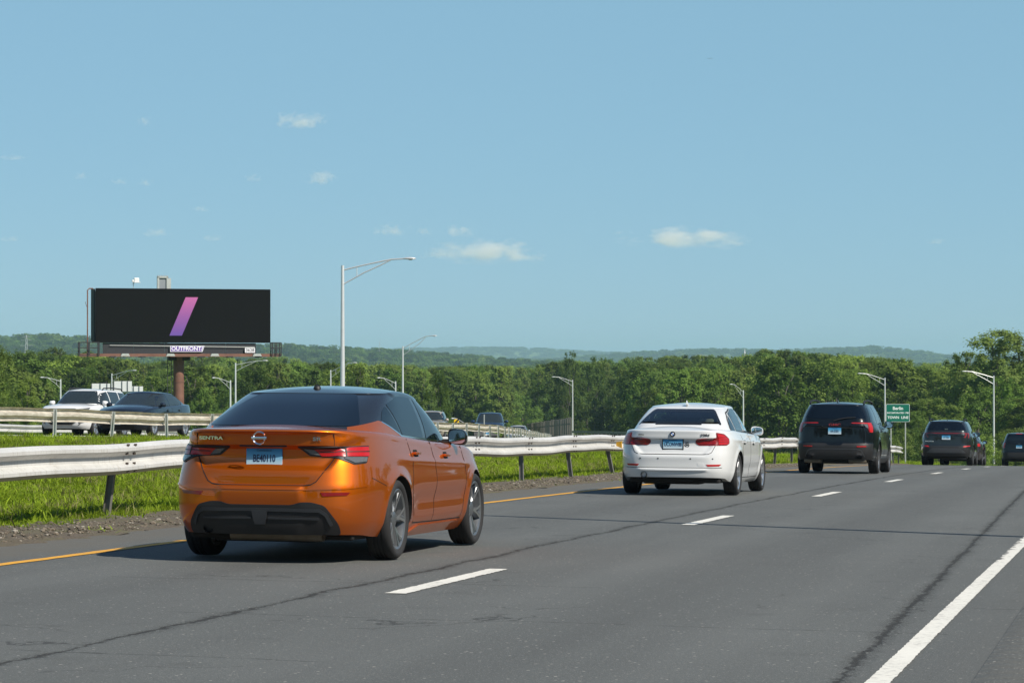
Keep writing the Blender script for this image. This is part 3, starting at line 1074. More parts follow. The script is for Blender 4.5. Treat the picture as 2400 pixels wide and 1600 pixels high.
# ------------------------------------------------------------------ billboard
def billboard():
    L = Vector(at(223.8, 802.5, 215)); Rr = Vector(at(633.5, 806, 219.0))
    top = at(223.8, 675, 215)[2]
    c = (L + Rr) / 2
    ux = (Rr - L); ux.z = 0
    W = ux.length
    ux.normalize()
    nrm = Vector((ux.y, -ux.x, 0))                 # towards the camera
    px = 29.9
    H = top - L.z
    pole_x = Vector(at(421.7, 830, 217))
    gz = float(ground_z(pole_x.x, pole_x.y))
    root = empty('billboard', (c.x, c.y, gz))
    tag(root, 'large black billboard with a pink and purple slash on a brown steel column', 'billboard')
    ang = math.atan2(ux.y, ux.x)
    root.rotation_euler = (0, 0, ang)
    zb = L.z - gz                                   # bottom of the face above ground
    black = simple('billboard_black_vinyl', (.0075, .0075, .0075), .9, var=.03, Specular_IOR_Level=.05)
    rust = NT('rusty_brown_steel')
    n = rust.noise(rust.obj(), 1.2, 6)
    n2 = rust.noise(rust.obj(), 14, 4)
    rust.pbr(rust.mix(rust.mapr(n, .3, .7), c4(.13, .06, .042), c4(.20, .095, .065)), .7, .1, rust.bump(n2, .15, .02))
    rust = rust.m
    dark = simple('dark_billboard_steel', (.028, .030, .034), .7, .2)
    # local frame: x along the face, y away from the camera, z up
    MB().rbox((0, 0, zb + H / 2), (W, .14, H), .02).build('face_panel', black, root)
    t = NT('slash_gradient')
    sp = t.n('ShaderNodeSeparateXYZ')
    t.l(t.n('ShaderNodeTexCoord').outputs['Generated'], sp.inputs[0])
    t.pbr(t.ramp(sp.outputs[2], [(0, c4(.105, .052, .29)), (.5, c4(.24, .070, .28)), (1, c4(.43, .10, .29))]), .6)
    def fx(cx): return (cx / 4.356 + 160 - 428.65) / 409.7 * W          # crop pixel -> local x
    def fz(cy): return zb + H - (cy - 253) / 540.0 * H
    MB().prism([(fx(1188), fz(338)), (fx(1315), fz(338)), (fx(1150), fz(722)), (fx(1023), fz(722))], 'y', -.085, -.074).build('slash_emblem', t.m, root)
    # second face behind, opening to the left, with its side ribs
    M = Matrix.Rotation(math.radians(-17), 3, 'Z')
    bx = MB()
    bx.box((-.05, 2.3, zb + H / 2 - .05), (W * .985, .12, H * .97), M)
    bx.build('rear_face_panel', dark, root)
    rb = MB()
    for k in range(9):
        x = -W / 2 + .4 + k * (W - .8) / 8
        rb.box((x, .35 + .3 * (1 - k / 8), zb + H / 2), (.1, .5, H * .98))
    for k in range(3):
        rb.box((0, .3, zb + H * (.1 + .4 * k)), (W * .98, .15, .18))
    rb.build('rear_frame', rust, root)
    rb = MB()
    for k in range(7):
        rb.box((-W / 2 - .06, .25 + k * .22, zb + H / 2 + .04), (.12, .16, H * .96))
    rb.build('side_slats', dark, root)
    rb = MB()
    rb.tube([(-W / 2 - .55, .5, zb - .9), (-W / 2 - .55, .5, zb + H - .15), (-W / 2 - .4, .6, zb + H - .02), (-W / 2 - .1, .7, zb + H - .02)], .05, 8)
    rb.tube([(-W / 2 - .55, .5, zb + H * .62), (-W / 2 - .75, .4, zb + H * .75)], .02, 6)
    rb.build('vent_pipe', rust, root, True)
    # skirt panels and catwalk
    x0, x1 = fx(352), fx(1915)
    zs0, zs1 = fz(905), fz(797)
    for k in range(5):
        a = x0 + (x1 - x0) * k / 5 + .01
        b = x0 + (x1 - x0) * (k + 1) / 5 - .01
        MB().box(((a + b) / 2, .1, (zs0 + zs1) / 2), (b - a, .06, zs1 - zs0)).build('skirt_panel', dark, root)
    MB().tube([(fx(420), -.06, fz(820)), (fx(1900), -.06, fz(837))], .022, 6).build('conduit', MT['post_light'], root)
    zc = fz(918)
    xa, xb = fx(105), fx(2155)
    m = MB()
    m.box(((xa + xb) / 2, -.55, zc), (xb - xa, .08, .24))
    m.box(((xa + xb) / 2, .05, zc), (xb - xa, .1, .16))
    m.box(((xa + xb) / 2, -.25, zc + .06), (xb - xa - .1, .5, .03))
    m.build('catwalk', rust, root)
    for cx in (440, 740, 1340, 1630, 1930):
        MB().box((fx(cx), -.3, zc - .13), (.42, .9, .1)).build('catwalk_bracket', dark, root)
    def cage(a, b):
        m = MB()
        za, zb_ = zc - .02, fz(792)
        for x in (a, (a + b) / 2, b):
            for y in (-.75, -.1):
                m.box((x, y, (za + zb_) / 2), (.08, .08, zb_ - za))
        for z in (zb_, (za + zb_) / 2 + .08, za):
            for y in (-.75, -.1):
                m.box(((a + b) / 2, y, z), (b - a + .05, .07, .07))
            for x in (a, b):
                m.box((x, -.42, z), (.045, .6, .045))
        m.build('safety_cage', dark, root)
    cage(fx(105), fx(300))
    cage(fx(2065), fx(2155))
    for cx in (555, 1012, 1462, 1897):
        m = MB()
        m.prism([(-.36, -.1), (.36, -.1), (.25, .1), (-.25, .1)], 'y', -.2, .2)
        m.v = [(v[0] + fx(cx), v[1] - 1.0, v[2] + fz(915)) for v in m.v]
        m.box((fx(cx), -.75, fz(925)), (.05, .5, .05))
        m.build('floodlight', MT['post_light'], root)
    # lettered plaques
    a, b, z0, z1 = fx(1030), fx(1380), fz(884), fz(824)
    pur = simple('plaque_purple', (.12, .055, .30), .5)
    whi = simple('plaque_white', (.74, .74, .76), .5)
    mp = MB().prism([(a, z0), (b - .16, z0), (b, z1), (a, z1)], 'y', -.12, -.06).build('name_plaque', whi, root)
    MB().prism([(a + .05, z0 + .045), (b - .2, z0 + .045), (b - .06, z1 - .045), (a + .05, z1 - .045)], 'y', -.126, -.119).build('plaque_ground', pur, mp)
    Rm = Matrix.Rotation(math.pi / 2, 4, 'X')
    text_obj('plaque_lettering', 'OUTFRONT/', .43, whi, mp, Matrix.Translation(((a + b) / 2 - .02, -.128, (z0 + z1) / 2 + .005)) @ Rm, .003, 1.02, .012)
    a, b, z0, z1 = fx(1797), fx(1900), fz(892), fz(843)
    mp = MB().box(((a + b) / 2, -.1, (z0 + z1) / 2), (b - a, .05, z1 - z0)).build('number_board', whi, root)
    text_obj('number_lettering', '3628', .36, dark, mp, Matrix.Translation(((a + b) / 2, -.128, (z0 + z1) / 2)) @ Rm, .003, .95, .004)
    # gear above the face
    m = MB()
    xq = fx(665)
    m.tube([(xq, .3, zb + H - .3), (xq, .3, zb + H + .55)], .025, 6)
    m.tube([(xq - .14, .3, zb + H + .3), (xq + .1, .3, zb + H + .42)], .015, 5)
    m.build('camera_mast', MT['post_light'], root)
    m = MB()
    m.rbox((fx(695), .25, zb + H + .66), (.40, .3, .34), .04)
    m.rbox((fx(660), .25, zb + H + .58), (.16, .2, .2), .03)
    m.rbox((fx(700), .2, zb + H + .47), (.5, .3, .05), .015)
    m.build('camera_box', simple('camera_white', (.7, .7, .7), .5), root)
    m = MB()
    xq = fx(960)
    for dx in (-.36, .36):
        m.box((xq + dx, .25, zb + H + .45), (.14, .3, .98))
    m.box((xq, .25, zb + H + .9), (.86, .3, .14))
    m.box((xq + .55, .35, zb + H + .4), (.22, .2, .85))
    for k in range(6):
        m.box((xq - .36 + k * .145, .25, zb + H + 1.01), (.05, .2, .08))
    m.build('hoist_frame', MT['post_light'], root)
    MB().box((xq, .3, zb + H + .4), (.58, .2, .86)).build('hoist_box', simple('hoist_grey', (.22, .24, .26), .5), root)
    # column, brackets, ladder
    xc = fx(1140)
    m = MB()
    m.lathe([(.0, zc - .08), (.42, zc - .08), (.42, 4.0), (.42, -.5)], 28, 'z', (xc, .9, 0))
    for z in (zc - 2.1, zc - 4.4, zc - 6.4):
        m.lathe([(.42, z - .02), (.45, z - .02), (.45, z + .06), (.42, z + .06)], 28, 'z', (xc, .9, 0))
    m.build('column', rust, root, True)
    MB().box((xc, .9, zc - .25), (1.7, .7, .32)).build('column_head', dark, root)
    m = MB()
    for dx in (-.16, .16):
        m.box((xc - .75 + dx, .75, zc / 2), (.045, .045, zc))
    for k in range(int(zc / .38)):
        m.box((xc - .75, .75, .3 + k * .38), (.32, .03, .03))
    m.build('ladder', dark, root)
billboard()

# ------------------------------------------------------------------ signs, fence, markers, far structures
def town_sign():
    c = Vector(at(2104.5, 967.3, 147))
    gz = float(ground_z(c.x, c.y))
    root = empty('town_sign', (c.x, c.y, gz))
    tag(root, 'green town line sign with white lettering on two metal posts behind the guardrail', 'sign')
    root.rotation_euler = (0, 0, -.06)
    z = c.z - gz
    green = simple('sign_green', (.003, .135, .09), .4, var=.06)
    whi = simple('sign_white', (.74, .78, .76), .4)
    w, h = 1.24, .94
    def rr(w, h, r):
        p = []
        for cx, cy, a0 in ((w / 2 - r, h / 2 - r, 0), (-w / 2 + r, h / 2 - r, 90), (-w / 2 + r, -h / 2 + r, 180), (w / 2 - r, -h / 2 + r, 270)):
            for k in range(5):
                a = math.radians(a0 + k * 22.5)
                p.append((cx + r * math.cos(a), cy + r * math.sin(a)))
        return p
    b = MB().prism([(u, v + z) for u, v in rr(w, h, .06)], 'y', -.012, .0).build('sign_panel', whi, root)
    MB().prism([(u, v + z) for u, v in rr(w - .035, h - .035, .05)], 'y', -.016, -.0125).build('sign_field', green, b)
    Rm = Matrix.Rotation(math.pi / 2, 4, 'X')
    for s, sz, dz, st, bd in (('Berlin', .235, .24, 1.0, .006), ('INCORPORATED 1785', .12, .0, .98, .003), ('TOWN  LINE', .19, -.245, 1.0, .005)):
        text_obj('sign_lettering', s, sz, whi, b, Matrix.Translation((0, -.018, z + dz)) @ Rm, .001, st, bd)
    for x in (-.36, .40):
        i_post(z + h / 2 + .3, .07, .06).build('post', MT['post_light'], root).location = (x, .06, -.35)
town_sign()

def slat_fence():
    a, b = Vector(at(1337, 1016, 452)), Vector(at(1236, 1016, 575))
    root = empty('slatted_fence', a)
    tag(root, 'weathered grey wooden slatted fence beyond the opposite road', 'fence')
    wood = simple('weathered_wood', (.17, .15, .13), .9, var=.35, scale=1.5)
    n = 30
    for i in range(n):
        t = i / (n - 1)
        p = a.lerp(b, t)
        zt = at(0, 978 + 15 * t ** .8, p.y)[2] + random.uniform(-.06, .06)
        z0 = p.z - 1.2
        d = (b - a).normalized()
        ang = math.atan2(d.y, d.x)
        gap = (b - a).length / (n - 1)
        MB().box((p.x - a.x, p.y - a.y, (z0 + zt) / 2 - a.z), (gap * .82, .12, zt - z0), Matrix.Rotation(ang + random.uniform(-.02, .02), 3, 'Z')).build('slat', wood, root)
    m = MB()
    for f in (.25, .8):
        m.tube([(0, .15, -1.2 + 3.6 * f), (b.x - a.x, b.y - a.y + .15, b.z - a.z - 1.2 + 2.9 * f)], .08, 6)
    m.build('rail', wood, root)
slat_fence()

def object_marker():
    p = opp(np.array([112.0]), np.array([.25]))[0]
    c = Vector(at(1070, 988, 112))
    root = empty('hazard_marker', (c.x, c.y, p[2]))
    tag(root, 'small yellow and black striped hazard marker on the tan guardrail', 'sign')
    z = c.z - p[2]
    t = NT('hazard_stripes')
    w = t.n('ShaderNodeTexCoord').outputs['Object']
    sp = t.n('ShaderNodeSeparateXYZ')
    t.l(w, sp.inputs[0])
    v = t.math('FRACT', t.math('ADD', t.math('MULTIPLY', t.math('SUBTRACT', sp.outputs[2], sp.outputs[0]), 4.6), .3))
    t.pbr(t.mix(t.math('LESS_THAN', v, .42), c4(.80, .50, .01), c4(.015, .015, .015)), .4)
    MB().box((0, -.02, z), (.2, .012, .22)).build('striped_plate', t.m, root)
    MB().box((0, .02, z / 2), (.05, .03, z + .2)).build('post', MT['post_light'], root)
object_marker()
def bare_post():
    c = Vector(at(1135, 971, 137))
    g = float(opp(np.array([137.0]), np.array([.4]))[0][2])
    root = i_post(c.z - g + .3, .07, .05).build('sign_post', MT['post_light'])
    root.location = (c.x, c.y, g - .3)
    tag(root, 'bare galvanised sign post standing at the tan guardrail before the dark blue pickup', 'post')
bare_post()

def sign_gantry():
    Y = 335
    gz = float(ground_z(at(275, 900, Y)[0], Y))
    root = empty('sign_gantry', (at(275, 900, Y)[0], Y, gz))
    tag(root, 'row of white sign backs on a gantry behind the white and dark opposing cars', 'sign')
    whi = simple('sign_back_white', (.70, .71, .71), .5)
    rib = simple('sign_rib', (.10, .11, .12), .6)
    ox, oz = root.location.x, gz
    for x0, x1, y0, y1, ribs in ((215, 258, 898.5, 918, (216, 236, 252)), (267, 309, 893, 917, (268, 287, 300)), (309.5, 335, 905, 917, (314, 327))):
        a, b = at(x0, y1, Y), at(x1, y0, Y)
        pnl = MB().box(((a[0] + b[0]) / 2 - ox, 0, (a[2] + b[2]) / 2 - oz), (b[0] - a[0], .08, b[2] - a[2])).build('sign_back', whi, root)
        for r in ribs:
            q = at(r, 0, Y)[0] - ox
            MB().box((q, -.07, (a[2] + b[2]) / 2 - oz), (.10, .06, (b[2] - a[2]) * .99)).build('rib', rib, pnl)
    m = MB()
    z = at(0, 919, Y)[2] - oz
    xl, xr = at(214, 0, Y)[0] - ox, at(340, 0, Y)[0] - ox
    for dz in (0, -.45):
        m.tube([(xl, .3, z + dz), (xr, .3, z + dz)], .07, 6)
    for k in range(12):
        x = xl + (xr - xl) * k / 12
        m.tube([(x, .3, z), (x + (xr - xl) / 24, .3, z - .45), (x + (xr - xl) / 12, .3, z)], .035, 5)
    m.build('truss', whi, root)
    for x in (xl + .3, xr - .3):
        MB().tube([(x, .3, -.5), (x, .3, z)], .16, 10).build('leg', MT['pole'], root)
sign_gantry()

def church():
    Y = 1500
    x = at(1745.6, 830, Y)[0]
    gz = float(ground_z(x, Y))
    root = empty('church', (x, Y, gz))
    tag(root, 'white church steeple rising above the distant trees', 'church')
    whi = simple('church_white', (.82, .82, .80), .6)
    zt = at(0, 815, Y)[2] - gz
    m = MB()
    m.lathe([(0, zt), (.12, zt - 1.2), (.62, zt - 6.5), (.95, zt - 8.6), (1.0, zt - 8.8), (0, zt - 8.8)], 8, 'z')
    m.build('spire', whi, root)
    MB().box((0, 0, zt - 10.3), (2.1, 2.1, 3.0)).build('belfry', whi, root)
    MB().box((0, 0, (zt - 11.8) / 2), (3.2, 3.2, zt - 11.8)).build('tower', whi, root)
    MB().prism([(-5, 0), (5, 0), (5, 6), (0, 10), (-5, 6)], 'y', 1.7, 18).build('nave', whi, root)
church()

def pylon(px, ytop, Y, label, mast=False):
    t = Vector(at(px, ytop, Y))
    gz = float(ground_z(t.x, t.y))
    h = t.z - gz
    root = empty('power_pylon' if not mast else 'radio_mast', (t.x, t.y, gz))
    tag(root, label, 'pylon' if not mast else 'mast')
    steel = MT['post_light']
    m = MB()
    if mast:
        m.tube([(0, 0, 0), (0, 0, h)], [.35, .12], 5)
        m.build('mast_pole', steel, root)
        m = MB()
        for k in range(3):
            m.tube([(0, 0, h * .9), (8 * math.cos(k * 2.1), 8 * math.sin(k * 2.1), 0)], .05, 4)
        m.build('guy_wires', steel, root)
        return
    r = .13
    lv = [0, .25, .45, .62, .76, .88, 1.0]
    wd = [3.4, 2.5, 1.9, 1.4, 1.0, .8, .15]
    for i in range(len(lv) - 1):
        for sx, sy in ((-1, -1), (1, -1), (1, 1), (-1, 1)):
            m.tube([(sx * wd[i], sy * wd[i], lv[i] * h), (sx * wd[i + 1], sy * wd[i + 1], lv[i + 1] * h)], r, 4)
        for sy in (-1, 1):
            for a, b in ((-1, 1), (1, -1)):
                m.tube([(a * wd[i], sy * wd[i], lv[i] * h), (b * wd[i + 1], sy * wd[i + 1], lv[i + 1] * h)], r * .6, 4)
    m.build('lattice', steel, root)
    for z, w in ((.76, 6.5), (.88, 5.2), (.95, 4.0)):
        m = MB()
        for s in (-1, 1):
            m.tube([(0, -.6, z * h), (s * w, 0, z * h + .5)], r * .8, 4)
            m.tube([(0, .6, z * h + 1.6), (s * w, 0, z * h + .5)], r * .6, 4)
        m.build('cross_arm', steel, root)
pylon(62, 785, 2700, 'faint lattice power pylon on the hazy ridge left of the billboard')
pylon(1642, 832, 1500, 'grey lattice pylon top showing over the trees between the white saloon and the steeple')
pylon(890, 795, 3500, 'thin radio mast on the hazy ridge behind the orange car', True)

def bird():
    c = at(1664, 138, 420)
    m = MB()
    m.v = [(0, -.22, 0), (0, .2, .02), (-.04, 0, .05), (.04, 0, .05), (0, 0, -.05), (-.2, .04, .1), (-.46, -.06, .02), (.2, .04, .1), (.46, -.06, .02), (-.03, -.1, .03), (.03, -.1, .03), (-.05, .3, .02), (.05, .3, .02)]
    m.f = [(0, 2, 9), (0, 10, 3), (0, 4, 2), (0, 3, 4), (1, 2, 4), (1, 4, 3), (0, 2, 3), (1, 3, 2), (2, 5, 9), (5, 6, 9), (3, 10, 7), (7, 10, 8), (1, 11, 12)]
    o = m.build('bird', simple('dark_plumage', (.05, .05, .055), .8))
    o.location = c
    tag(o, 'tiny dark bird gliding high in the clear sky', 'bird')
bird()

# ------------------------------------------------------------------ trees
def tree_meshes(seed, h, w, shape, leaf_mat, leaves, leaf_size, trunk_frac=.22):
    """returns (trunk mesh, crown mesh, joined mesh) of a tree h metres tall and w wide"""
    r = np.random.default_rng(seed)
    z0 = h * trunk_frac
    def radius(t):
        if shape == 'round':
            return w / 2 * math.sqrt(max(0.02, 1 - (2 * t - .85) ** 2 / 1.35))
        if shape == 'tall':
            return w / 2 * (1 - t) ** .5 * (.55 + .45 * min(1, t * 4))
        if shape == 'vase':
            return w / 2 * (.5 + .6 * t) * (1 - max(0, t - .6) * 1.7)
        return w / 2 * (1 - t) ** .5
    masses = []
    nm = 12
    for i in range(nm):
        t = (i + r.uniform(.2, .8)) / nm
        a = i * 2.4 + r.uniform(-.5, .5)
        q = radius(t) * r.uniform(.25, .72)
        masses.append((q * math.cos(a), q * math.sin(a), z0 + (h - z0) * min(t, .93), w * r.uniform(.15, .25) * (1.15 - .4 * t)))
    lobes = []
    for mx, my, mz, ms in masses:
        for j in range(13):
            d = r.normal(size=3)
            d /= np.linalg.norm(d)
            lobes.append((mx + d[0] * ms, my + d[1] * ms, min(mz + d[2] * ms * 1.1, h * .985), ms * r.uniform(.24, .42)))
    per = np.array([l[3] ** 2 for l in lobes])
    pick = r.choice(len(lobes), leaves, p=per / per.sum())
    L = np.array(lobes)[pick]
    d = r.normal(size=(leaves, 3))
    d /= np.linalg.norm(d, axis=1)[:, None]
    P = L[:, :3] + d * L[:, 3:4] * np.abs(r.normal(.75, .4, (leaves, 1)))
    P[:, 2] = np.maximum(P[:, 2], .15)
    out = P - np.array([0, 0, h * .45])
    out /= np.linalg.norm(out, axis=1)[:, None]
    nrm = d * .55 + out * .6 + np.array([.28, -.28, .4]) + r.normal(0, .35, (leaves, 3))
    nrm /= np.linalg.norm(nrm, axis=1)[:, None]
    a = np.cross(nrm, r.normal(size=(leaves, 3)))
    a /= np.linalg.norm(a, axis=1)[:, None]
    b = np.cross(nrm, a)
    s = leaf_size * r.uniform(.6, 1.35, (leaves, 1))
    k = r.uniform(.55, .9, (leaves, 1))
    V = np.stack([P - a * s, P - b * s * k + nrm * s * .18, P + a * s, P + b * s * k + nrm * s * .18], 1).reshape(-1, 3)
    F = np.arange(leaves * 4).reshape(-1, 4)
    crown = D.meshes.new('tree_crown')
    crown.from_pydata(V.tolist(), [], F.tolist())
    lt = r.random(len(lobes))[pick]
    tn = np.clip(.55 * lt + .25 * r.random(leaves) + .25 * (P[:, 2] / h), 0, 1)
    tint_attr(crown, tn)
    crown.materials.append(leaf_mat)
    m = MB()
    th = h * .86
    bend = r.normal(0, .02 * h, 2)
    tr = max(.10, h * .016)
    pts = [(bend[0] * t * t, bend[1] * t * t, th * t - .4) for t in (0, .2, .4, .6, .8, 1)]
    m.tube(pts, [tr * 1.25, tr, tr * .8, tr * .6, tr * .35, tr * .12], 7)
    for i in r.choice(len(lobes), min(14, len(lobes)), replace=False):
        lx, ly, lz, ls = lobes[i]
        t = min(.85, max(.15, (lz - h * .18) / h))
        bx, by, bz = bend[0] * t * t, bend[1] * t * t, max(h * .1, th * t * .85)
        m.tube([(bx, by, bz), (bx + (lx - bx) * .5, by + (ly - by) * .5, bz + (lz - bz) * .65), (lx, ly, lz)], [tr * .42, tr * .28, tr * .1], 5, False)
    trunk = D.meshes.new('tree_trunk')
    trunk.from_pydata([tuple(v) for v in m.v], [], m.f)
    trunk.materials.append(MT['bark'])
    j = D.meshes.new('tree_whole')
    nv = len(V)
    j.from_pydata(V.tolist() + [tuple(v) for v in m.v], [], F.tolist() + [tuple(i + nv for i in f) for f in m.f])
    tint_attr(j, list(tn) + [0] * len(m.f))
    j.materials.append(leaf_mat)
    j.materials.append(MT['bark'])
    mi = np.zeros(len(j.polygons), np.int32)
    mi[leaves:] = 1
    j.polygons.foreach_set('material_index', mi)
    return trunk, crown, j

def blocked(X, Y):
    s, o = road_so(X, Y)
    xa = rail2_x(Y)
    return ((o > -13) & (o < 16) & (Y < 700)) | ((X > xa - 21) & (X < xa + 9) & (Y < 520))

KIND = {}
def build_trees():
    K = KIND
    K['broad'] = tree_meshes(1, 15, 10.5, 'round', MT['leaf'], 10500, .185)
    K['broad_b'] = tree_meshes(2, 16.5, 9.5, 'round', MT['leaf'], 10500, .185)
    K['tall'] = tree_meshes(3, 17.5, 7.6, 'tall', MT['leaf'], 9000, .18)
    K['dark'] = tree_meshes(4, 15, 10, 'round', MT['leaf_dark'], 10500, .185)
    K['pale'] = tree_meshes(5, 14, 9.5, 'vase', MT['leaf_yellow'], 9000, .185)
    K['bush'] = tree_meshes(6, 4.2, 5.2, 'round', MT['leaf'], 4200, .095, .02)
    K['near'] = tree_meshes(7, 17, 9.5, 'round', MT['leaf'], 32000, .12, .08)
    K['near_b'] = tree_meshes(8, 15, 9, 'tall', MT['leaf'], 24000, .11, .08)
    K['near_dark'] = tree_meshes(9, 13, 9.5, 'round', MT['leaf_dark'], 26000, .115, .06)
    lo = [tree_meshes(20 + i, 15, 11, sh, MT[mm], 1800, .46)[2] for i, (sh, mm) in enumerate((('round', 'leaf'), ('round', 'leaf_dark'), ('tall', 'leaf'), ('vase', 'leaf')))]

    for q in list(K):
        co = np.empty(len(K[q][1].vertices) * 3, np.float32)
        K[q][1].vertices.foreach_get('co', co)
        co = co.reshape(-1, 3)
        K[q + '_dim'] = (2 * float(np.percentile(np.abs(co[:, 0]), 99)), float(co[:, 2].max()))

    def tree(kind, X, Y, sc, label, group, zoff=0.0, top=None):
        tr, cr, _ = K[kind]
        gz = float(ground_z(X, Y)) + zoff
        root = empty('bush' if kind == 'bush' else 'tree', (X, Y, gz))
        tag(root, label, 'bush' if kind == 'bush' else 'tree', group)
        root.rotation_euler = (0, 0, random.uniform(0, 6.28))
        if top is not None:
            hh = K[kind + '_dim'][1]
            sc = (top - gz) / hh
        f = random.uniform(.9, 1.12)
        root.scale = (sc * f, sc * f, sc)
        link(D.objects.new('trunk', tr), root)
        link(D.objects.new('crown', cr), root)
        return root

    def tp(kind, px, ytop, Y, label, group, width=None):
        """tree whose top shows at pixel (px, ytop) when it stands at depth Y"""
        p = at(px, ytop, Y)
        t = tree(kind, p[0], Y, 1, label, group, top=p[2])
        if width:
            k = (width / FPX * Y) / K[kind + '_dim'][0]
            t.scale[0] = t.scale[1] = k
        return t
    # trees that stand out from the woods
    G = 'leafy trees at the right behind the dark grey cars'
    tp('near', 2325, 768, 352, 'tallest leafy tree with pale green top beside the last street lamp', G, 221)
    tp('near', 2398, 775, 362, 'tall leafy tree at the edge of the wood beyond the tallest one', G, 221)
    tp('near_b', 2262, 818, 372, 'slender leafy tree left of the tallest tree at the roadside wood', G, 156)
    tp('near_b', 2215, 862, 385, 'olive green leafy tree behind the street lamp arm by the roadside wood', G, 156)
    tp('near_dark', 2352, 880, 345, 'dark green tree below the tallest tree', G, 195)
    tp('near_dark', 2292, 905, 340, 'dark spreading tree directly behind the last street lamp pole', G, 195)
    tp('near', 2185, 930, 330, 'bright green roadside tree above the dark grey car', G, 156)
    tp('near_dark', 2150, 960, 300, 'rounded dark tree just right of the green town line sign', G, 117)
    tp('near_b', 2410, 930, 338, 'leafy roadside tree beside the black car with a spare gap', G, 182)
    tp('near_dark', 2405, 850, 356, 'dark dense tree under the second tallest treetop of the roadside wood', G, 200)
    tp('near_dark', 2240, 890, 366, 'dark round tree left of the last street lamp below its arm', G, 150)
    tp('near_dark', 2330, 830, 368, 'dark heart of the tallest roadside tree clump', G, 190)
    for i, (px, yt, Y) in enumerate(((2120, 1000, 240), (2165, 985, 250), (2200, 1000, 240), (2235, 1000, 235), (2275, 1010, 232), (2310, 1015, 230), (2350, 1010, 236), (2395, 1000, 240), (2075, 1010, 255), (2060, 985, 275))):
        p = at(px, yt, Y)
        s_, o_ = road_so(p[0], Y)
        tp('bush', px, yt, Y, 'leafy green bush at the foot of the trees near the town line sign', 'bushes near the town line sign', 75)
    G2 = 'trees that stand clear of the woods'
    tp('near_dark', 1028, 862, 300, 'dark green round tree standing alone behind the tan and blue opposing cars', G2, 84)
    tp('near_dark', 870, 884, 330, 'dark green tree under the lamp arm behind the orange car roof', G2, 70)
    tp('near_dark', 822, 872, 340, 'dark green tree between the two lamp poles behind the orange car roof', G2, 60)
    tp('near_dark', 480, 905, 335, 'dark leafy tree just right of the brown billboard column', G2, 110)
    tp('near_dark', 530, 900, 345, 'dark leafy tree behind the street lamp right of the billboard column', G2, 100)
    tp('near_dark', 1225, 925, 590, 'dark tree clump over the blue pickup behind the opposite road', G2, 110)
    tp('near_dark', 1320, 935, 600, 'dark tree behind the slatted fence', G2, 100)
    tp('near_b', 65, 880, 210, 'bright green leafy tree left of the white opposing car', G2, 110)
    tp('near', -5, 800, 230, 'tall green tree cut by the edge at the far end of the tan guardrail', G2, 130)
    tp('near_dark', 20, 930, 190, 'low dark tree behind the tan guardrail left of the white opposing car', G2, 90)
    tp('near_dark', 1335, 820, 560, 'tall dark tree breaking the skyline above the slatted fence lamp', G2, 90)
    tp('near_dark', 1395, 832, 570, 'broad dark skyline tree next to the tallest one above the woods', G2, 110)
    tp('broad', 1800, 826, 640, 'broad round treetop on the skyline just right of the white steeple', G2, 120)
    tp('pale', 1840, 858, 600, 'yellowish green treetop in front of the steeple wood', G2, 90)
    # front rows of the woods, tree by tree
    cand = []
    tries = 0
    while len(cand) < 150 and tries < 6000:
        tries += 1
        Y = random.uniform(240, 660)
        px = random.uniform(-60, 2450)
        X = at(px, 850, Y)[0]
        if blocked(X, Y): continue
        s_, o_ = road_so(X, Y)
        if Y < 330 and rail2_x(Y) < X: continue
        if Y < np.interp(px, [-60, 40, 100, 1150, 1190, 1480, 1520, 2450], [240, 240, 365, 365, 610, 610, 385, 385]): continue
        if any((X - a) ** 2 + (Y - b) ** 2 < 42 for a, b, _ in cand): continue
        cand.append((X, Y, px))
    labs = {'broad': 'round green tree in the front of the woods beyond the highway', 'broad_b': 'tall round green tree in the front of the woods beyond the highway',
            'tall': 'slim upright green tree in the front of the woods beyond the highway', 'dark': 'dark green tree in the front of the woods beyond the highway',
            'pale': 'yellowish green tree in the front of the woods beyond the highway'}
    sky_y = lambda px: np.interp(px, [0, 60, 200, 340, 640, 800, 920, 1020, 1120, 1230, 1320, 1380, 1490, 1600, 1740, 1790, 1840, 1950, 2050, 2150, 2400], [838, 838, 842, 862, 846, 850, 858, 868, 858, 854, 832, 832, 840, 850, 854, 836, 836, 844, 850, 864, 870])
    def fit(kind, X, Y, yt):
        return (float(at(0, yt, Y)[2]) - float(ground_z(X, Y))) / K[kind + '_dim'][1]
    for X, Y, px in cand:
        k = random.choices(list(labs), [.26, .24, .24, .16, .10])[0]
        tree(k, X, Y, max(.35, fit(k, X, Y, sky_y(px) + random.uniform(8, 75))), labs[k], 'front trees of the woods')
    n = 0
    while n < 60:
        Y = random.uniform(220, 560)
        px = random.uniform(0, 2100)
        X = at(px, 850, Y)[0]
        s_, o_ = road_so(X, Y)
        xa = float(rail2_x(Y))
        ok = (xa + 9 < X and o_ < -15) or (X < xa - 22)
        if not ok: continue
        if Y < np.interp(px, [0, 100, 1150, 1190, 1480, 1520, 2450], [200, 330, 330, 480, 480, 350, 350]): continue
        n += 1
        tree('bush', X, Y, random.uniform(.5, 1.0), 'low leafy bush at the edge of the woods behind the roads', 'bushes along the wood edge')

    # the mass of the woods behind
    P, S, I = [], [], []
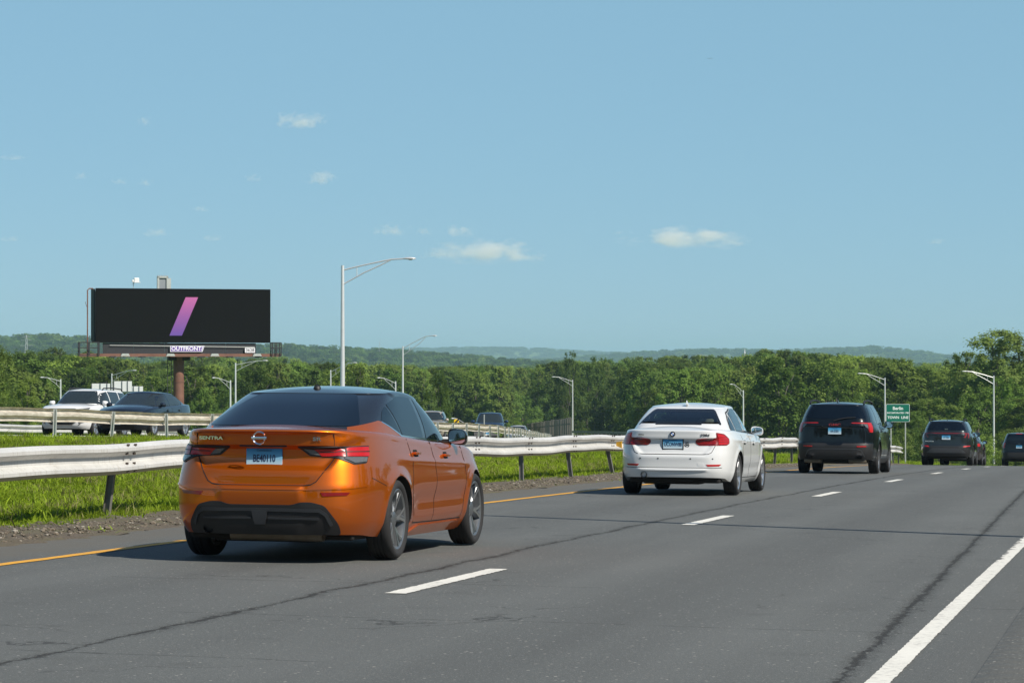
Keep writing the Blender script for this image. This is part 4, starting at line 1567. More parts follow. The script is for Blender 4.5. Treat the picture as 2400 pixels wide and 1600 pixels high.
    def mass(n, y0, y1, smin, smax, margin, picks, wmul=1.0, dens=1.0):
        Y = np.sqrt(RNG.uniform(y0 ** 2, y1 ** 2, n))
        X = RNG.uniform(-.195 * Y - margin, .195 * Y + margin + .03 * Y)
        k = ~blocked(X, Y)
        k &= Y > np.interp(1200 + FPX * X / Y, [-60, 40, 100, 1150, 1190, 1480, 1520, 2450], [240, 240, 365, 365, 610, 610, 385, 385])
        k &= ~((Y < 330) & (X > rail2_x(Y)))
        X, Y = X[k], Y[k]
        m = len(X)
        P.append(np.stack([X, Y, ground_z(X, Y)], -1))
        sz = RNG.uniform(smin, smax, m)
        ix = RNG.choice(len(picks), m, p=np.array(picks) / sum(picks))
        wd = sz.copy()
        if 0 < y1 < 1000:
            zt = (HORIZON - (sky_y(1200 + FPX * X / Y) + 10 * np.sin(X * .09) + 9 * np.sin(X * .037 + 1.7) + RNG.exponential(18 if y0 > 500 else 30, m) - 9)) / FPX * Y
            hk = np.array([K[q + '_dim'][1] for q in ('broad', 'broad_b', 'tall', 'dark', 'pale', 'near_dark')] + [15.0] * 4)[ix]
            sz = np.clip((zt - P[-1][:, 2]) / hk, .35, 1.4)
            wd = np.clip(sz, .62, 1.0)
        S.append(np.stack([wd * wmul * RNG.uniform(.9, 1.2, m)] * 2 + [sz], -1))
        I.append(ix)
    # roadside woods beside and behind the camera, seen only as reflections in paint and glass
    n_ = 420
    s2 = RNG.uniform(-110, 330, n_)
    o2 = np.where(RNG.random(n_) < .72, RNG.uniform(26, 75, n_), RNG.uniform(-95, -62, n_))
    o2 = np.where((o2 < 0) & (s2 > -15), RNG.uniform(28, 70, n_), o2)
    k2 = RNG.random(n_) < .25  # belt across the road behind the camera, added to block low sky in reflections
    s2 = np.where(k2, RNG.uniform(-118, -80, n_), s2)
    o2 = np.where(k2, RNG.uniform(-60, 60, n_), o2)
    q2 = road(s2, o2)
    q2[:, 2] = ground_z(q2[:, 0], q2[:, 1])
    P.append(q2)
    z2_ = RNG.uniform(.6, 1.0, n_)
    S.append(np.stack([z2_, z2_, z2_], -1))
    I.append(RNG.integers(0, 5, n_))
    mass(900, 330, 560, .70, 1.02, 25, [.2, .16, .2, .24, .08, .12, 0, 0, 0, 0])
    mass(1500, 520, 900, .82, 1.16, 30, [.2, .18, .2, .24, .06, .12, 0, 0, 0, 0])
    mass(2300, 900, 2300, .8, 1.15, 40, [0, 0, 0, 0, 0, 0, .15, .65, .1, .1], 1.1)
    mass(4600, 2500, 4150, .75, 1.12, 60, [0, 0, 0, 0, 0, 0, .08, .80, .06, .06], 1.5)
    mass(3400, 6700, 8800, .8, 1.2, 100, [0, 0, 0, 0, 0, 0, .08, .80, .06, .06], 2.6)
    mass(2400, 10700, 12800, .9, 1.3, 150, [0, 0, 0, 0, 0, 0, .08, .80, .06, .06], 4.0)
    protos = [K['broad'][2], K['broad_b'][2], K['tall'][2], K['dark'][2], K['pale'][2], K['near_dark'][2]] + lo
    P = np.concatenate(P)
    scatter('woods', P, protos, RNG.uniform(0, 6.28, len(P)), np.concatenate(S), np.concatenate(I), 'dense green woods filling the valley and the hazy ridges', 'woods')
build_trees()

# ------------------------------------------------------------------ vehicles
class Shell:
    """closed body skin: stacked plan outlines (superellipse ends) with a crowned deck on top.
       car frame: x forward from the rear axle, y left, z up from the ground"""
    def __init__(self, rear, front, half, zb, zt, deck, nr=6.0, nf=5.0, xc=1.3, rad=.05, detail=None, bow=.05, radx=None, inset=None, bowf=.12):
        self.rear, self.front, self.half = pchip(rear), pchip(front), pchip(half)
        self.zb, self.zt, self.deck = pchip(zb), pchip(zt), pchip(deck)
        self.nr, self.nf, self.xc, self.rad, self.detail, self.bow, self.bowf = nr, nf, xc, rad, detail, bow, bowf
        self.radx = pchip(radx) if radx else (lambda x: np.full_like(np.asarray(x, float), rad))
        self.inset = pchip(inset) if inset else None       # half-width trim along x
        zm = float(np.mean([self.zb(xc), self.zt(xc)]))
        self.zm = zm
        ph = np.linspace(0, math.pi, 4001)
        p = self.surf(ph, np.full_like(ph, zm), False)
        self.ph = ph
        self.l = np.concatenate([[0], np.cumsum(np.linalg.norm(np.diff(p, axis=0), axis=1))])
    def surf(self, ph, z, detail=True):
        ph, z = np.asarray(ph, float), np.asarray(z, float)
        c, s = np.cos(ph), np.sin(ph)
        back = c >= 0
        n = np.where(back, self.nr, self.nf)
        C, S = np.abs(c) ** (2 / n), np.abs(s) ** (2 / n)
        b = self.half(z)
        x = np.where(back, self.xc - (self.xc - self.rear(z)) * C, self.xc + (self.front(z) - self.xc) * C)
        v = np.clip(S, 0, 1)
        x = x + np.where(back, self.bow, -self.bowf) * v ** 2 * C ** 4
        y = b * S
        if self.inset is not None:
            y = y * self.inset(x)
        if detail and self.detail is not None:
            x, y = self.detail(x, y, z, ph)
        return np.stack([x, y, z], -1)
    def phi_l(self, l, front=False):
        l = np.abs(l)
        return np.interp(self.l[-1] - l if front else l, self.l, self.ph)
    def phi_x(self, x, z):
        x, z = np.asarray(x, float), np.asarray(z, float)
        C = np.where(x < self.xc, (self.xc - x) / np.maximum(self.xc - self.rear(z), 1e-6), (x - self.xc) / np.maximum(self.front(z) - self.xc, 1e-6))
        C = np.clip(C, 0, .9995)
        n = np.where(x < self.xc, self.nr, self.nf)
        a = np.arccos(C ** (n / 2))
        return np.where(x < self.xc, a, math.pi - a)
    def point(self, space, u, v, off=0.0):
        u, v = np.asarray(u, float), np.asarray(v, float)
        def raw(u, v):
            if space == 'rear':
                p = self.surf(self.phi_l(u), v)
                p[..., 1] *= np.where(u < 0, -1, 1)      # u is measured to the left
            elif space == 'front':
                p = self.surf(self.phi_l(u, True), v)
                p[..., 1] *= np.where(u < 0, -1, 1)
            else:
                p = self.surf(self.phi_x(u, v), v)
                if space == 'right': p[..., 1] *= -1
            return p
        p = raw(u, v)
        e = .004
        du, dv = raw(u + e, v) - raw(u - e, v), raw(u, v + e) - raw(u, v - e)
        n = np.cross(du, dv)
        n /= np.maximum(np.linalg.norm(n, axis=-1, keepdims=True), 1e-9)
        ref = {'rear': (-1, 0, 0), 'front': (1, 0, 0), 'left': (0, 1, 0), 'right': (0, -1, 0)}[space]
        ref = np.array(ref, float) + p * np.array([0, .6, 0])
        n *= np.where((n * ref).sum(-1, keepdims=True) < 0, -1, 1)
        return p + n * off
    def mesh(self, N=170, M=30, arches=None, holes=None, dark_deck=None):
        wgt = 1 + 1.6 * np.exp(-(self.l / .9) ** 2) + .8 * np.exp(-((self.l[-1] - self.l) / .9) ** 2)
        cum = np.concatenate([[0], np.cumsum((wgt[1:] + wgt[:-1]) / 2 * np.diff(self.l))])
        ph = np.interp(np.linspace(0, cum[-1], N), cum, self.ph)
        xn = self.surf(ph, np.full(N, self.zm), False)[:, 0]
        zb, zt = self.zb(xn), self.zt(xn)
        rd = self.radx(xn)
        rows = []
        uvs = []
        for j in range(M):
            z = zb + (zt - rd - zb) * j / (M - 1)
            rows.append(self.surf(ph, z))
            uvs.append((ph, z))
        top = rows[-1]
        t = np.gradient(top, axis=0)
        nrm = np.stack([t[:, 1], -t[:, 0]], -1)
        nrm /= np.maximum(np.linalg.norm(nrm, axis=1)[:, None], 1e-9)
        nrm[0] = (1, 0)
        nrm[-1] = (-1, 0)
        ctr = np.stack([np.clip(top[:, 0], -.2, 3.0), 0 * xn], -1) - top[:, :2]
        sg = np.sign((nrm * ctr).sum(1))
        nrm *= np.where(sg == 0, 1, sg)[:, None]
        for k in range(1, 6):
            th = math.pi / 2 * k / 5
            q = top.copy()
            q[:, :2] += nrm * (rd * (1 - math.cos(th)))[:, None]
            q[:, 1] = np.maximum(q[:, 1], 0)
            q[:, 2] = zt - rd + rd * math.sin(th)
            rows.append(q)
        e = rows[-1]
        xr, xf = e[0, 0], e[-1, 0]
        spx = np.clip(e[:, 0], xr + .25, xf - .25)
        K = 12
        for k in range(1, K + 1):
            q = 1 - k / K
            p = np.empty_like(e)
            p[:, 0] = spx + (e[:, 0] - spx) * q
            p[:, 1] = e[:, 1] * q
            base = self.zt(p[:, 0])
            own = e[:, 2]
            p[:, 2] = (base + (self.deck(p[:, 0]) - base) * (1 - q * q)) * (1 - q) + q * (own + (self.deck(p[:, 0]) - own) * (1 - q * q))
            rows.append(p)
        fl = rows[0].copy()
        fl[:, 1] = 0
        fl[:, 0] = np.clip(fl[:, 0], fl[0, 0], fl[-1, 0])
        fl[:, 2] = rows[0][:, 2] + .02
        rows.insert(0, fl)
        G = np.stack(rows, 0)
        R = len(rows)
        V = G.reshape(-1, 3)
        F = []
        tagd = []
        for i in range(R - 1):
            for j in range(N - 1):
                F.append((i * N + j, i * N + j + 1, (i + 1) * N + j + 1, (i + 1) * N + j))
        F = np.array(F)
        cen = V[F].mean(1)
        keep = np.ones(len(F), bool)
        mi = np.zeros(len(F), np.int32)
        if dark_deck is not None:
            x0, x1, yy = dark_deck
            isdeck = np.repeat(np.arange(R - 1), N - 1) >= M + 6
            mi[isdeck & (cen[:, 0] > x0) & (cen[:, 0] < x1) & (np.abs(cen[:, 1]) < yy)] = 1
        side_row = np.repeat(np.arange(R - 1), N - 1)
        V2 = V * np.array([1, -1, 1])
        n = len(V)
        allF, allM = [], []
        for sgn in (1, -1):
            kp = keep.copy()
            for sp, poly in (holes or []):
                c = cen * np.array([1, sgn, 1])
                if sp == 'rear' and True:
                    uu, vv = None, None
                    phc = self.phi_at(c, 'rear')
                    inside = inpoly(phc, c[:, 2], poly) & (cen[:, 0] < self.xc) & (side_row < M + 1)
                    phs = self.phi_at(c, sp)
                elif sp == 'front':
                    inside = inpoly(self.phi_at(c, 'front'), c[:, 2], poly) & (cen[:, 0] > self.xc) & (side_row < M + 1)
                else:
                    ok = (c[:, 1] > .3) if sp == 'left' else (c[:, 1] < -.3)
                    inside = inpoly(c[:, 0], c[:, 2], poly) & ok & (side_row < M + 1)
                kp &= ~inside
            ff = F[kp] + (0 if sgn > 0 else n)
            allF += (ff if sgn > 0 else ff[:, ::-1]).tolist()
            allM += mi[kp].tolist()
        bm = bmesh.new()
        vs = [bm.verts.new(p) for p in np.concatenate([V, V2])]
        for f, m in zip(allF, allM):
            try:
                q = bm.faces.new([vs[i] for i in f])
                q.material_index = m
                q.smooth = True
            except ValueError:
                pass
        bmesh.ops.remove_doubles(bm, verts=bm.verts[:], dist=2e-4)
        bmesh.ops.dissolve_degenerate(bm, edges=bm.edges[:], dist=1e-5)
        bmesh.ops.recalc_face_normals(bm, faces=bm.faces[:])
        me = D.meshes.new('shell')
        bm.to_mesh(me)
        bm.free()
        return me
    def phi_at(self, c, sp):
        """signed arc coordinate u of points that lie on the skin (rear or front end)"""
        x, y = c[:, 0], np.abs(c[:, 1])
        z = c[:, 2]
        S = np.clip(y / np.maximum(self.half(z), 1e-6), 0, 1)
        n = self.nr if sp == 'rear' else self.nf
        ph = np.arcsin(np.clip(S ** (n / 2), 0, 1))
        l = np.interp(ph, self.ph, self.l) if sp == 'rear' else self.l[-1] - np.interp(math.pi - ph, self.ph, self.l)
        return l * np.sign(c[:, 1])

def inpoly(x, y, poly):
    x, y = np.asarray(x), np.asarray(y)
    r = np.zeros(x.shape, bool)
    n = len(poly)
    for i in range(n):
        (x0, y0), (x1, y1) = poly[i], poly[(i + 1) % n]
        c = ((y0 > y) != (y1 > y)) & (x < (x1 - x0) * (y - y0) / ((y1 - y0) if y1 != y0 else 1e-9) + x0)
        r ^= c
    return r

def rounded(poly, r, seg=4):
    out = []
    n = len(poly)
    for i in range(n):
        p, a, b = Vector(poly[i]).to_2d(), Vector(poly[i - 1]).to_2d(), Vector(poly[(i + 1) % n]).to_2d()
        rr = r[i] if isinstance(r, (list, tuple)) else r
        da, db = a - p, b - p
        rr = min(rr, da.length * .45, db.length * .45)
        if rr < 1e-4:
            out.append(tuple(p))
            continue
        A, B = p + da.normalized() * rr, p + db.normalized() * rr
        for k in range(seg + 1):
            t = k / seg
            out.append(tuple(A * (1 - t) ** 2 + p * 2 * t * (1 - t) + B * t * t))
    return out

def shrink(poly, d):
    n = len(poly)
    area = sum(poly[i][0] * poly[(i + 1) % n][1] - poly[(i + 1) % n][0] * poly[i][1] for i in range(n))
    sg = 1 if area > 0 else -1
    out = []
    for i in range(n):
        p, a, b = Vector(poly[i]).to_2d(), Vector(poly[i - 1]).to_2d(), Vector(poly[(i + 1) % n]).to_2d()
        e1, e2 = (p - a), (b - p)
        if e1.length < 1e-9 or e2.length < 1e-9:
            out.append(tuple(p)); continue
        e1.normalize(); e2.normalize()
        n1, n2 = Vector((-e1.y, e1.x)) * sg, Vector((-e2.y, e2.x)) * sg
        m = n1 + n2
        k = d / max(.35, (1 + n1.dot(n2)))
        out.append(tuple(p + m * k))
    return out

def clip_cell(poly, x0, x1, y0, y1):
    def half(pts, f, g):
        out = []
        for i in range(len(pts)):
            a, b = pts[i - 1], pts[i]
            fa, fb = f(a), f(b)
            if fa >= 0 and fb >= 0: out.append(b)
            elif fa >= 0 and fb < 0: out.append(g(a, b, fa / (fa - fb)))
            elif fa < 0 and fb >= 0: out += [g(a, b, fa / (fa - fb)), b]
        return out
    lerp = lambda a, b, t: (a[0] + (b[0] - a[0]) * t, a[1] + (b[1] - a[1]) * t)
    for f in (lambda p: p[0] - x0, lambda p: x1 - p[0], lambda p: p[1] - y0, lambda p: y1 - p[1]):
        poly = half(poly, f, lerp)
        if len(poly) < 3: return []
    return poly

def patch(sh, space, poly, off, cell=.05, thick=.012):
    """polygon in surface coordinates laid on the skin, standing proud by off, with a returned edge"""
    xs, ys = [p[0] for p in poly], [p[1] for p in poly]
    nx = max(1, int(math.ceil((max(xs) - min(xs)) / cell)))
    ny = max(1, int(math.ceil((max(ys) - min(ys)) / cell)))
    gx = np.linspace(min(xs), max(xs), nx + 1)
    gy = np.linspace(min(ys), max(ys), ny + 1)
    idx, U, F = {}, [], []
    for i in range(nx):
        for j in range(ny):
            q = clip_cell(poly, gx[i], gx[i + 1], gy[j], gy[j + 1])
            if len(q) < 3: continue
            f = []
            for p in q:
                k = (round(p[0], 5), round(p[1], 5))
                if k not in idx:
                    idx[k] = len(U)
                    U.append(k)
                if not f or f[-1] != idx[k]: f.append(idx[k])
            if f[0] == f[-1]: f.pop()
            if len(set(f)) >= 3 and len(set(f)) == len(f): F.append(tuple(f))
    U = np.array(U)
    P = sh.point(space, U[:, 0], U[:, 1], off)
    from collections import Counter
    cnt = Counter()
    for f in F:
        for a, b in zip(f, f[1:] + f[:1]):
            cnt[(min(a, b), max(a, b))] += 1
    Q = sh.point(space, U[:, 0], U[:, 1], off - thick)
    n = len(P)
    V = np.concatenate([P, Q])
    G = list(F)
    for f in F:
        for a, b in zip(f, f[1:] + f[:1]):
            if cnt[(min(a, b), max(a, b))] == 1:
                G.append((b, a, a + n, b + n))
    return V, G

def patch_obj(name, sh, space, poly, mat, parent, off=.004, cell=.05, thick=.012):
    V, F = patch(sh, space, poly, off, cell, thick)
    bm = bmesh.new()
    vs = [bm.verts.new(p) for p in V]
    for f in F:
        try:
            bm.faces.new([vs[i] for i in f]).smooth = True
        except ValueError:
            pass
    bmesh.ops.delete(bm, geom=[v for v in bm.verts if not v.link_faces], context='VERTS')
    bmesh.ops.recalc_face_normals(bm, faces=bm.faces[:])
    me = D.meshes.new(name)
    bm.to_mesh(me)
    bm.free()
    # face normals outward
    o = obj_from(name, me, mat, parent)
    me.set_sharp_from_angle(angle=math.radians(40))
    return o

def ribbon(name, sh, space, line, w, mat, parent, off=.002, closed=False, thick=.006):
    pts = [Vector(p).to_2d() for p in line]
    if closed: pts.append(pts[0].copy())
    dense = []
    for a, b in zip(pts, pts[1:]):
        k = max(1, int((b - a).length / .04))
        for i in range(k):
            dense.append(a.lerp(b, i / k))
    dense.append(pts[-1])
    A, B = [], []
    for i, p in enumerate(dense):
        d = (dense[min(i + 1, len(dense) - 1)] - dense[max(i - 1, 0)]).normalized()
        q = Vector((-d.y, d.x)) * w / 2
        A.append(p + q); B.append(p - q)
    U = np.array([tuple(p) for p in A + B])
    P = sh.point(space, U[:, 0], U[:, 1], off)
    Q = sh.point(space, U[:, 0], U[:, 1], off - thick)
    n = len(dense)
    F = []
    for i in range(n - 1):
        F += [(i, i + 1, n + i + 1, n + i), (i, 2 * n + i, 2 * n + i + 1, i + 1), (n + i, n + i + 1, 3 * n + i + 1, 3 * n + i)]
    m = MB().add(np.concatenate([P, Q]), F)
    return m.build(name, mat, parent, True)

TYRE = {}
def tyre_mesh(R, rim, w, spokes, style):
    k = (round(R, 3), round(rim, 3), round(w, 3), spokes, style)
    if k in TYRE: return TYRE[k]
    m = MB()
    h = w / 2
    prof = [(rim - .005, -h * .72), (rim + .012, -h * .88), (rim + (R - rim) * .5, -h), (R - .022, -h * .93), (R - .006, -h * .78), (R, -h * .55)]
    for g in (-.3, 0, .3):
        prof += [(R, h * (g - .06)), (R - .008, h * (g - .05)), (R - .008, h * (g + .05)), (R, h * (g + .06))]
    prof += [(R, h * .55), (R - .006, h * .78), (R - .022, h * .93), (rim + (R - rim) * .5, h), (rim + .012, h * .88), (rim - .005, h * .72)]
    m.lathe(prof, 48)
    ty = m.build('tyre_src', MT['rubber'], None, True, 50).data
    # rim: outer side is -y in this mesh
    m = MB()
    m.lathe([(rim + .006, -h * .80), (rim - .004, -h * .84), (rim - .022, -h * .74), (rim - .032, -h * .3), (rim - .036, h * .6), (rim, h * .75)], 40)
    m.lathe([(0, -h * .60), (.05, -h * .60), (.068, -h * .52), (.075, -h * .2), (.0, -h * .2)], 20)
    dk = MB()
    for i in range(spokes):
        a = 2 * math.pi * i / spokes + .3
        if style == 'double':
            offs = ((-.055, .020), (.055, .020))
        elif style == 'blade':
            offs = ((-.05, .032), (.075, .012))
        else:
            offs = ((0, .034),)
        for (da, wd) in offs:
            r0, r1 = .045, rim - .02
            def Pt(r, off, y, a_=a):
                ang = a_ + da * (.35 + 2.0 * (r - r0) / (r1 - r0))
                return (r * math.cos(ang) - off * math.sin(ang), y, r * math.sin(ang) + off * math.cos(ang))
            V = []
            for r in (r0, (r0 + r1) / 2, r1):
                t = (r - r0) / (r1 - r0)
                yo = -h * (.50 + .26 * t)
                for off, y in ((-wd, yo + .02), (-wd * .6, yo), (wd * .6, yo), (wd, yo + .02), (wd, yo + .05), (-wd, yo + .05)):
                    V.append(Pt(r, off, y))
            F = []
            for q in range(2):
                for e in range(6):
                    F.append((q * 6 + e, q * 6 + (e + 1) % 6, (q + 1) * 6 + (e + 1) % 6, (q + 1) * 6 + e))
            m.add(V, F)
    rm = m.build('rim_src', None, None, True, 35).data
    ac = MB()
    if style == 'blade':
        for i in range(spokes):
            a = 2 * math.pi * i / spokes + .3
            for da, wd in ((.30, .011), (-.19, .011)):
                V = []
                for r in (.07, rim * .55, rim - .022):
                    t = (r - .07) / (rim - .09)
                    ang = a + da * t
                    yo = -h * (.54 + .26 * t) - .002
                    for off in (-wd, wd):
                        V.append((r * math.cos(ang) - off * math.sin(ang), yo, r * math.sin(ang) + off * math.cos(ang)))
                ac.add(V, [(0, 1, 3, 2), (2, 3, 5, 4)])
    acm = ac.build('accent_src', MT['rim_silver'], None).data if ac.v else None
    d = MB()
    d.lathe([(0, h * .1), (rim * .62, h * .1), (rim * .62, h * .2), (0, h * .2)], 28)
    d.lathe([(rim - .03, h * .5), (0, h * .5)], 28)
    dm = d.build('disc_src', MT['disc'], None, True, 35).data
    for o in [o for o in D.objects if o.name.split('.')[0] in ('tyre_src', 'rim_src', 'disc_src', 'accent_src')]:
        D.objects.remove(o)
    TYRE[k] = (ty, rm, dm, acm)
    return TYRE[k]

def add_wheel(root, x, y, R, rim, w, spokes, style, rim_mat, spin=0.0):
    ty, rm, dm, acm = tyre_mesh(R, rim, w, spokes, style)
    e = empty('wheel', (x, y, R), root)
    sgn = 1 if y > 0 else -1
    e.rotation_euler = (0, spin, math.pi if sgn > 0 else 0)
    link(D.objects.new('tyre', ty), e)
    if not rm.materials:
        rm.materials.append(rim_mat)
    r2 = rm
    if rm.materials[0] is not rim_mat:
        r2 = rm.copy()
        r2.materials.clear()
        r2.materials.append(rim_mat)
    link(D.objects.new('rim', r2), e)
    link(D.objects.new('brake_disc', dm), e)
    if acm: link(D.objects.new('spoke_trim', acm), e)

def arch_cut(me, wheels, Rw, inner, mats, name, parent):
    """body object with wheel openings cut out"""
    o = obj_from(name, me, mats, parent)
    c = MB()
    for x, z in wheels:
        for s in (-1, 1):
            n = 40
            V = []
            for k in range(n):
                t = 2 * math.pi * k / n
                V += [(x + Rw * math.cos(t), s * inner, z + Rw * math.sin(t)), (x + Rw * math.cos(t), s * 1.4, z + Rw * math.sin(t))]
            F = [(2 * k, 2 * ((k + 1) % n), 2 * ((k + 1) % n) + 1, 2 * k + 1) for k in range(n)]
            F += [tuple(range(0, 2 * n, 2)), tuple(range(1, 2 * n, 2))[::-1]]
            c.add(V, F)
    cut = c.build('cutter', MT['underbody'], None)
    md = o.modifiers.new('arch', 'BOOLEAN')
    md.operation = 'DIFFERENCE'
    md.solver = 'EXACT'
    md.object = cut
    md.material_mode = 'TRANSFER'
    dg = bpy.context.evaluated_depsgraph_get()
    me2 = D.meshes.new_from_object(o.evaluated_get(dg))
    o.modifiers.clear()
    o.data = me2
    D.objects.remove(cut)
    me2.polygons.foreach_set('use_smooth', [True] * len(me2.polygons))
    me2.set_sharp_from_angle(angle=math.radians(32))
    return o

def arch_detail(wheels, Rw, flare=.02, width=.07, extra=None):
    def f(x, y, z, ph):
        for wx, wz in wheels:
            d = np.sqrt((x - wx) ** 2 + (z - wz) ** 2)
            y = y + flare * np.exp(-((d - Rw) / width) ** 2) * smooth(.5, .75, y)
        if extra: x, y = extra(x, y, z, ph)
        return x, y
    return f

def place_car(root, s, o, yaw=0.0, opposite=False, on_opp=None):
    if on_opp is None:
        p = road(np.array([s]), np.array([o]))[0]
        a = float(np.interp(s, _s, _a))
        f = road(np.array([s + 1.0]), np.array([o]))[0] - road(np.array([s - 1.0]), np.array([o]))[0]
        roll = R_E
    else:
        Y, oo = on_opp
        p = opp(np.array([Y]), np.array([oo]), -.03)[0]
        f = opp(np.array([Y + 1.0]), np.array([oo]))[0] - opp(np.array([Y - 1.0]), np.array([oo]))[0]
        roll = 0.0
    f = Vector(f).normalized()
    if opposite: f = -f
    f = Matrix.Rotation(yaw, 3, 'Z') @ f
    left = Vector((-f.y, f.x, -roll if not opposite else roll)).normalized()
    up = f.cross(left).normalized()
    left = up.cross(f)
    M = Matrix((f, left, up)).transposed().to_4x4()
    M.translation = Vector(p) + Vector((0, 0, .006))
    root.matrix_world = M

def plate(root, sh, text, z, w=.305, h=.152, x_off=.012, space='rear', frame=None, u=0.0, small=None):
    p = sh.point(space, np.array([u]), np.array([z]), x_off)[0]
    sg = -1 if space == 'rear' else 1
    b = MB().rbox((p[0], p[1], p[2]), (.006, w, h), .002).build('number_plate', MT['plate'], root)
    if frame:
        m = MB()
        for dz, hh in ((h / 2 + .004, .016), (-h / 2 - .006, .022)):
            m.box((p[0] + sg * .002, p[1], p[2] + dz), (.012, w + .024, hh))
        for dy in (-1, 1):
            m.box((p[0] + sg * .002, p[1] + dy * (w / 2 + .006), p[2]), (.012, .012, h + .03))
        m.build('plate_frame', frame, b)
    R3 = Matrix(((0, 0, sg), (sg * 1.0, 0, 0), (0, 1, 0))).to_4x4()     # text x -> right as read from outside
    if space == 'rear':
        R3 = Matrix(((0, 0, -1, 0), (-1, 0, 0, 0), (0, 1, 0, 0), (0, 0, 0, 1)))
    else:
        R3 = Matrix(((0, 0, 1, 0), (1, 0, 0, 0), (0, 1, 0, 0), (0, 0, 0, 1)))
    text_obj('plate_lettering', text, .082, MT['plate_text'], b, Matrix.Translation((p[0] + sg * .0045, p[1], p[2] - .006)) @ R3, .0008, min(.8, 4.6 / len(text)), .0015)
    text_obj('plate_caption', small or 'Connecticut', .026, MT['plate_text'], b, Matrix.Translation((p[0] + sg * .0045, p[1], p[2] + h * .40)) @ R3, .0006, 1.0, 0)
    return b

def badge_text(root, sh, body, u, z, size, mat=None, off=.006, space='rear', stretch=1.15):
    p = sh.point(space, np.array([u]), np.array([z]), off)[0]
    q = sh.point(space, np.array([u - .05]), np.array([z]), off)[0]
    q2 = sh.point(space, np.array([u + .05]), np.array([z]), off)[0]
    xd = Vector(q - q2).normalized()                 # to the right as seen from behind (u is to the left)
    zd = Vector((0, 0, 1))
    nd = xd.cross(zd).normalized()
    zd = nd.cross(xd)
    M = Matrix((xd, zd, nd)).transposed().to_4x4()
    M.translation = Vector(p)
    return text_obj('badge_lettering', body, size, mat or MT['chrome'], root, M, .0025, stretch, .0012)

def mirror(root, x, y, z, body_mat, w=.21, h=.145, rear_glass=True):
    sg = 1 if y > 0 else -1
    bm = bmesh.new()
    bmesh.ops.create_uvsphere(bm, u_segments=20, v_segments=12, radius=1.0)
    for v in bm.verts:
        c = v.co
        n = 3.2
        r = (abs(c.y) ** n + abs(c.z) ** n) ** (1 / n)
        r0 = math.sqrt(c.y ** 2 + c.z ** 2)
        k = r0 / r if r > 1e-6 else 1
        c.y *= k; c.z *= k
        c.x = max(c.x, -.25) * .10
        c.y *= w / 2; c.z *= h / 2
        c.z += -.012 * (c.y * sg / (w / 2))
    me = D.meshes.new('door_mirror')
    bm.to_mesh(me)
    bm.free()
    o = obj_from('door_mirror', me, body_mat, root, True, 40)
    o.location = (x, y + sg * w * .5, z)
    g = MB()
    pts = []
    for k in range(20):
        t = 2 * math.pi * k / 20
        cy, cz = math.cos(t), math.sin(t)
        r = (abs(cy) ** 3.2 + abs(cz) ** 3.2) ** (1 / 3.2)
        pts.append((cy / r * w * .43, cz / r * h * .42))
    g.prism(pts, 'x', -.031, -.027)
    g.build('mirror_glass', MT['mirror'], o)
    a = MB().rbox((0.01, -sg * w * .55, -h * .30), (.07, w * .5, .045), .012)
    a.build('mirror_arm', MT['black_trim'], o, True)
    return o

def handle(root, sh, side, x, z, mat, w=.17):
    sg = 1 if side == 'left' else -1
    p = sh.point(side, np.array([x]), np.array([z]), .0)[0]
    m = MB().rbox((p[0], p[1] + sg * .024, p[2]), (w, .016, .026), .007)
    for dx in (-w * .42, w * .42):
        m.rbox((p[0] + dx, p[1] + sg * .010, p[2]), (.022, .03, .022), .004)
    h = m.build('door_handle', mat, root, True)
    patch_obj('handle_recess_shade', sh, side, rounded([(x - w * .42, z - .03), (x + w * .42, z - .03), (x + w * .42, z + .03), (x - w * .42, z + .03)], .028), MT['gap'], h, .0012, .05, .002)  # flat black patch painted for the shade behind the handle
    return h

def car_root(name, label, cat):
    r = empty(name)
    tag(r, label, cat, None)
    return r

def both(poly):
    return [(-u, v) for u, v in poly][::-1]

def sym(name, sh, space, poly, mat, parent, off=.004, cell=.05, thick=.012):
    """the same piece on both sides of the car"""
    out = []
    if space in ('rear', 'front'):
        out.append(patch_obj(name, sh, space, poly, mat, parent, off, cell, thick))
        out.append(patch_obj(name, sh, space, both(poly), mat, parent, off, cell, thick))
    else:
        for sp in ('right', 'left'):
            out.append(patch_obj(name, sh, sp, poly, mat, parent, off, cell, thick))
    return out

def sym_ribbon(name, sh, line, w, mat, parent, off=.0015):
    for sp in ('right', 'left'):
        ribbon(name, sh, sp, line, w, mat, parent, off)

def fin(root, x, z, mat, l=.16, h=.06):
    m = MB()
    V = []
    prof = [(0, .0, .018), (.25, .55, .016), (.6, .95, .011), (.85, 1.0, .006), (1.0, .6, .004), (1.0, .0, .012)]
    for sgn in (-1, 1):
        for t, hh, w in prof:
            V.append((x + l * (1 - t) - l / 2, sgn * w * (1 - .75 * hh) + 0, z + h * hh))
    n = len(prof)
    F = [(i, i + 1, n + i + 1, n + i) for i in range(n - 1)] + [tuple(range(n)), tuple(range(n, 2 * n))[::-1]]
    m.add(V, F)
    return m.build('antenna_fin', mat, root, True, 50)

def underside(root, x0, x1, z=.2, hw=.7):
    m = MB()
    m.rbox(((x0 + x1) / 2, 0, z + .04), (x1 - x0, hw * 2, .10), .03)
    for x in (0.0,):
        m.tube([(x, -hw, .30), (x, hw, .30)], .05, 8)
    m.rbox((-.45, .05, z + .03), (.5, .9, .12), .04)
    m.build('underbody', MT['underbody'], root)

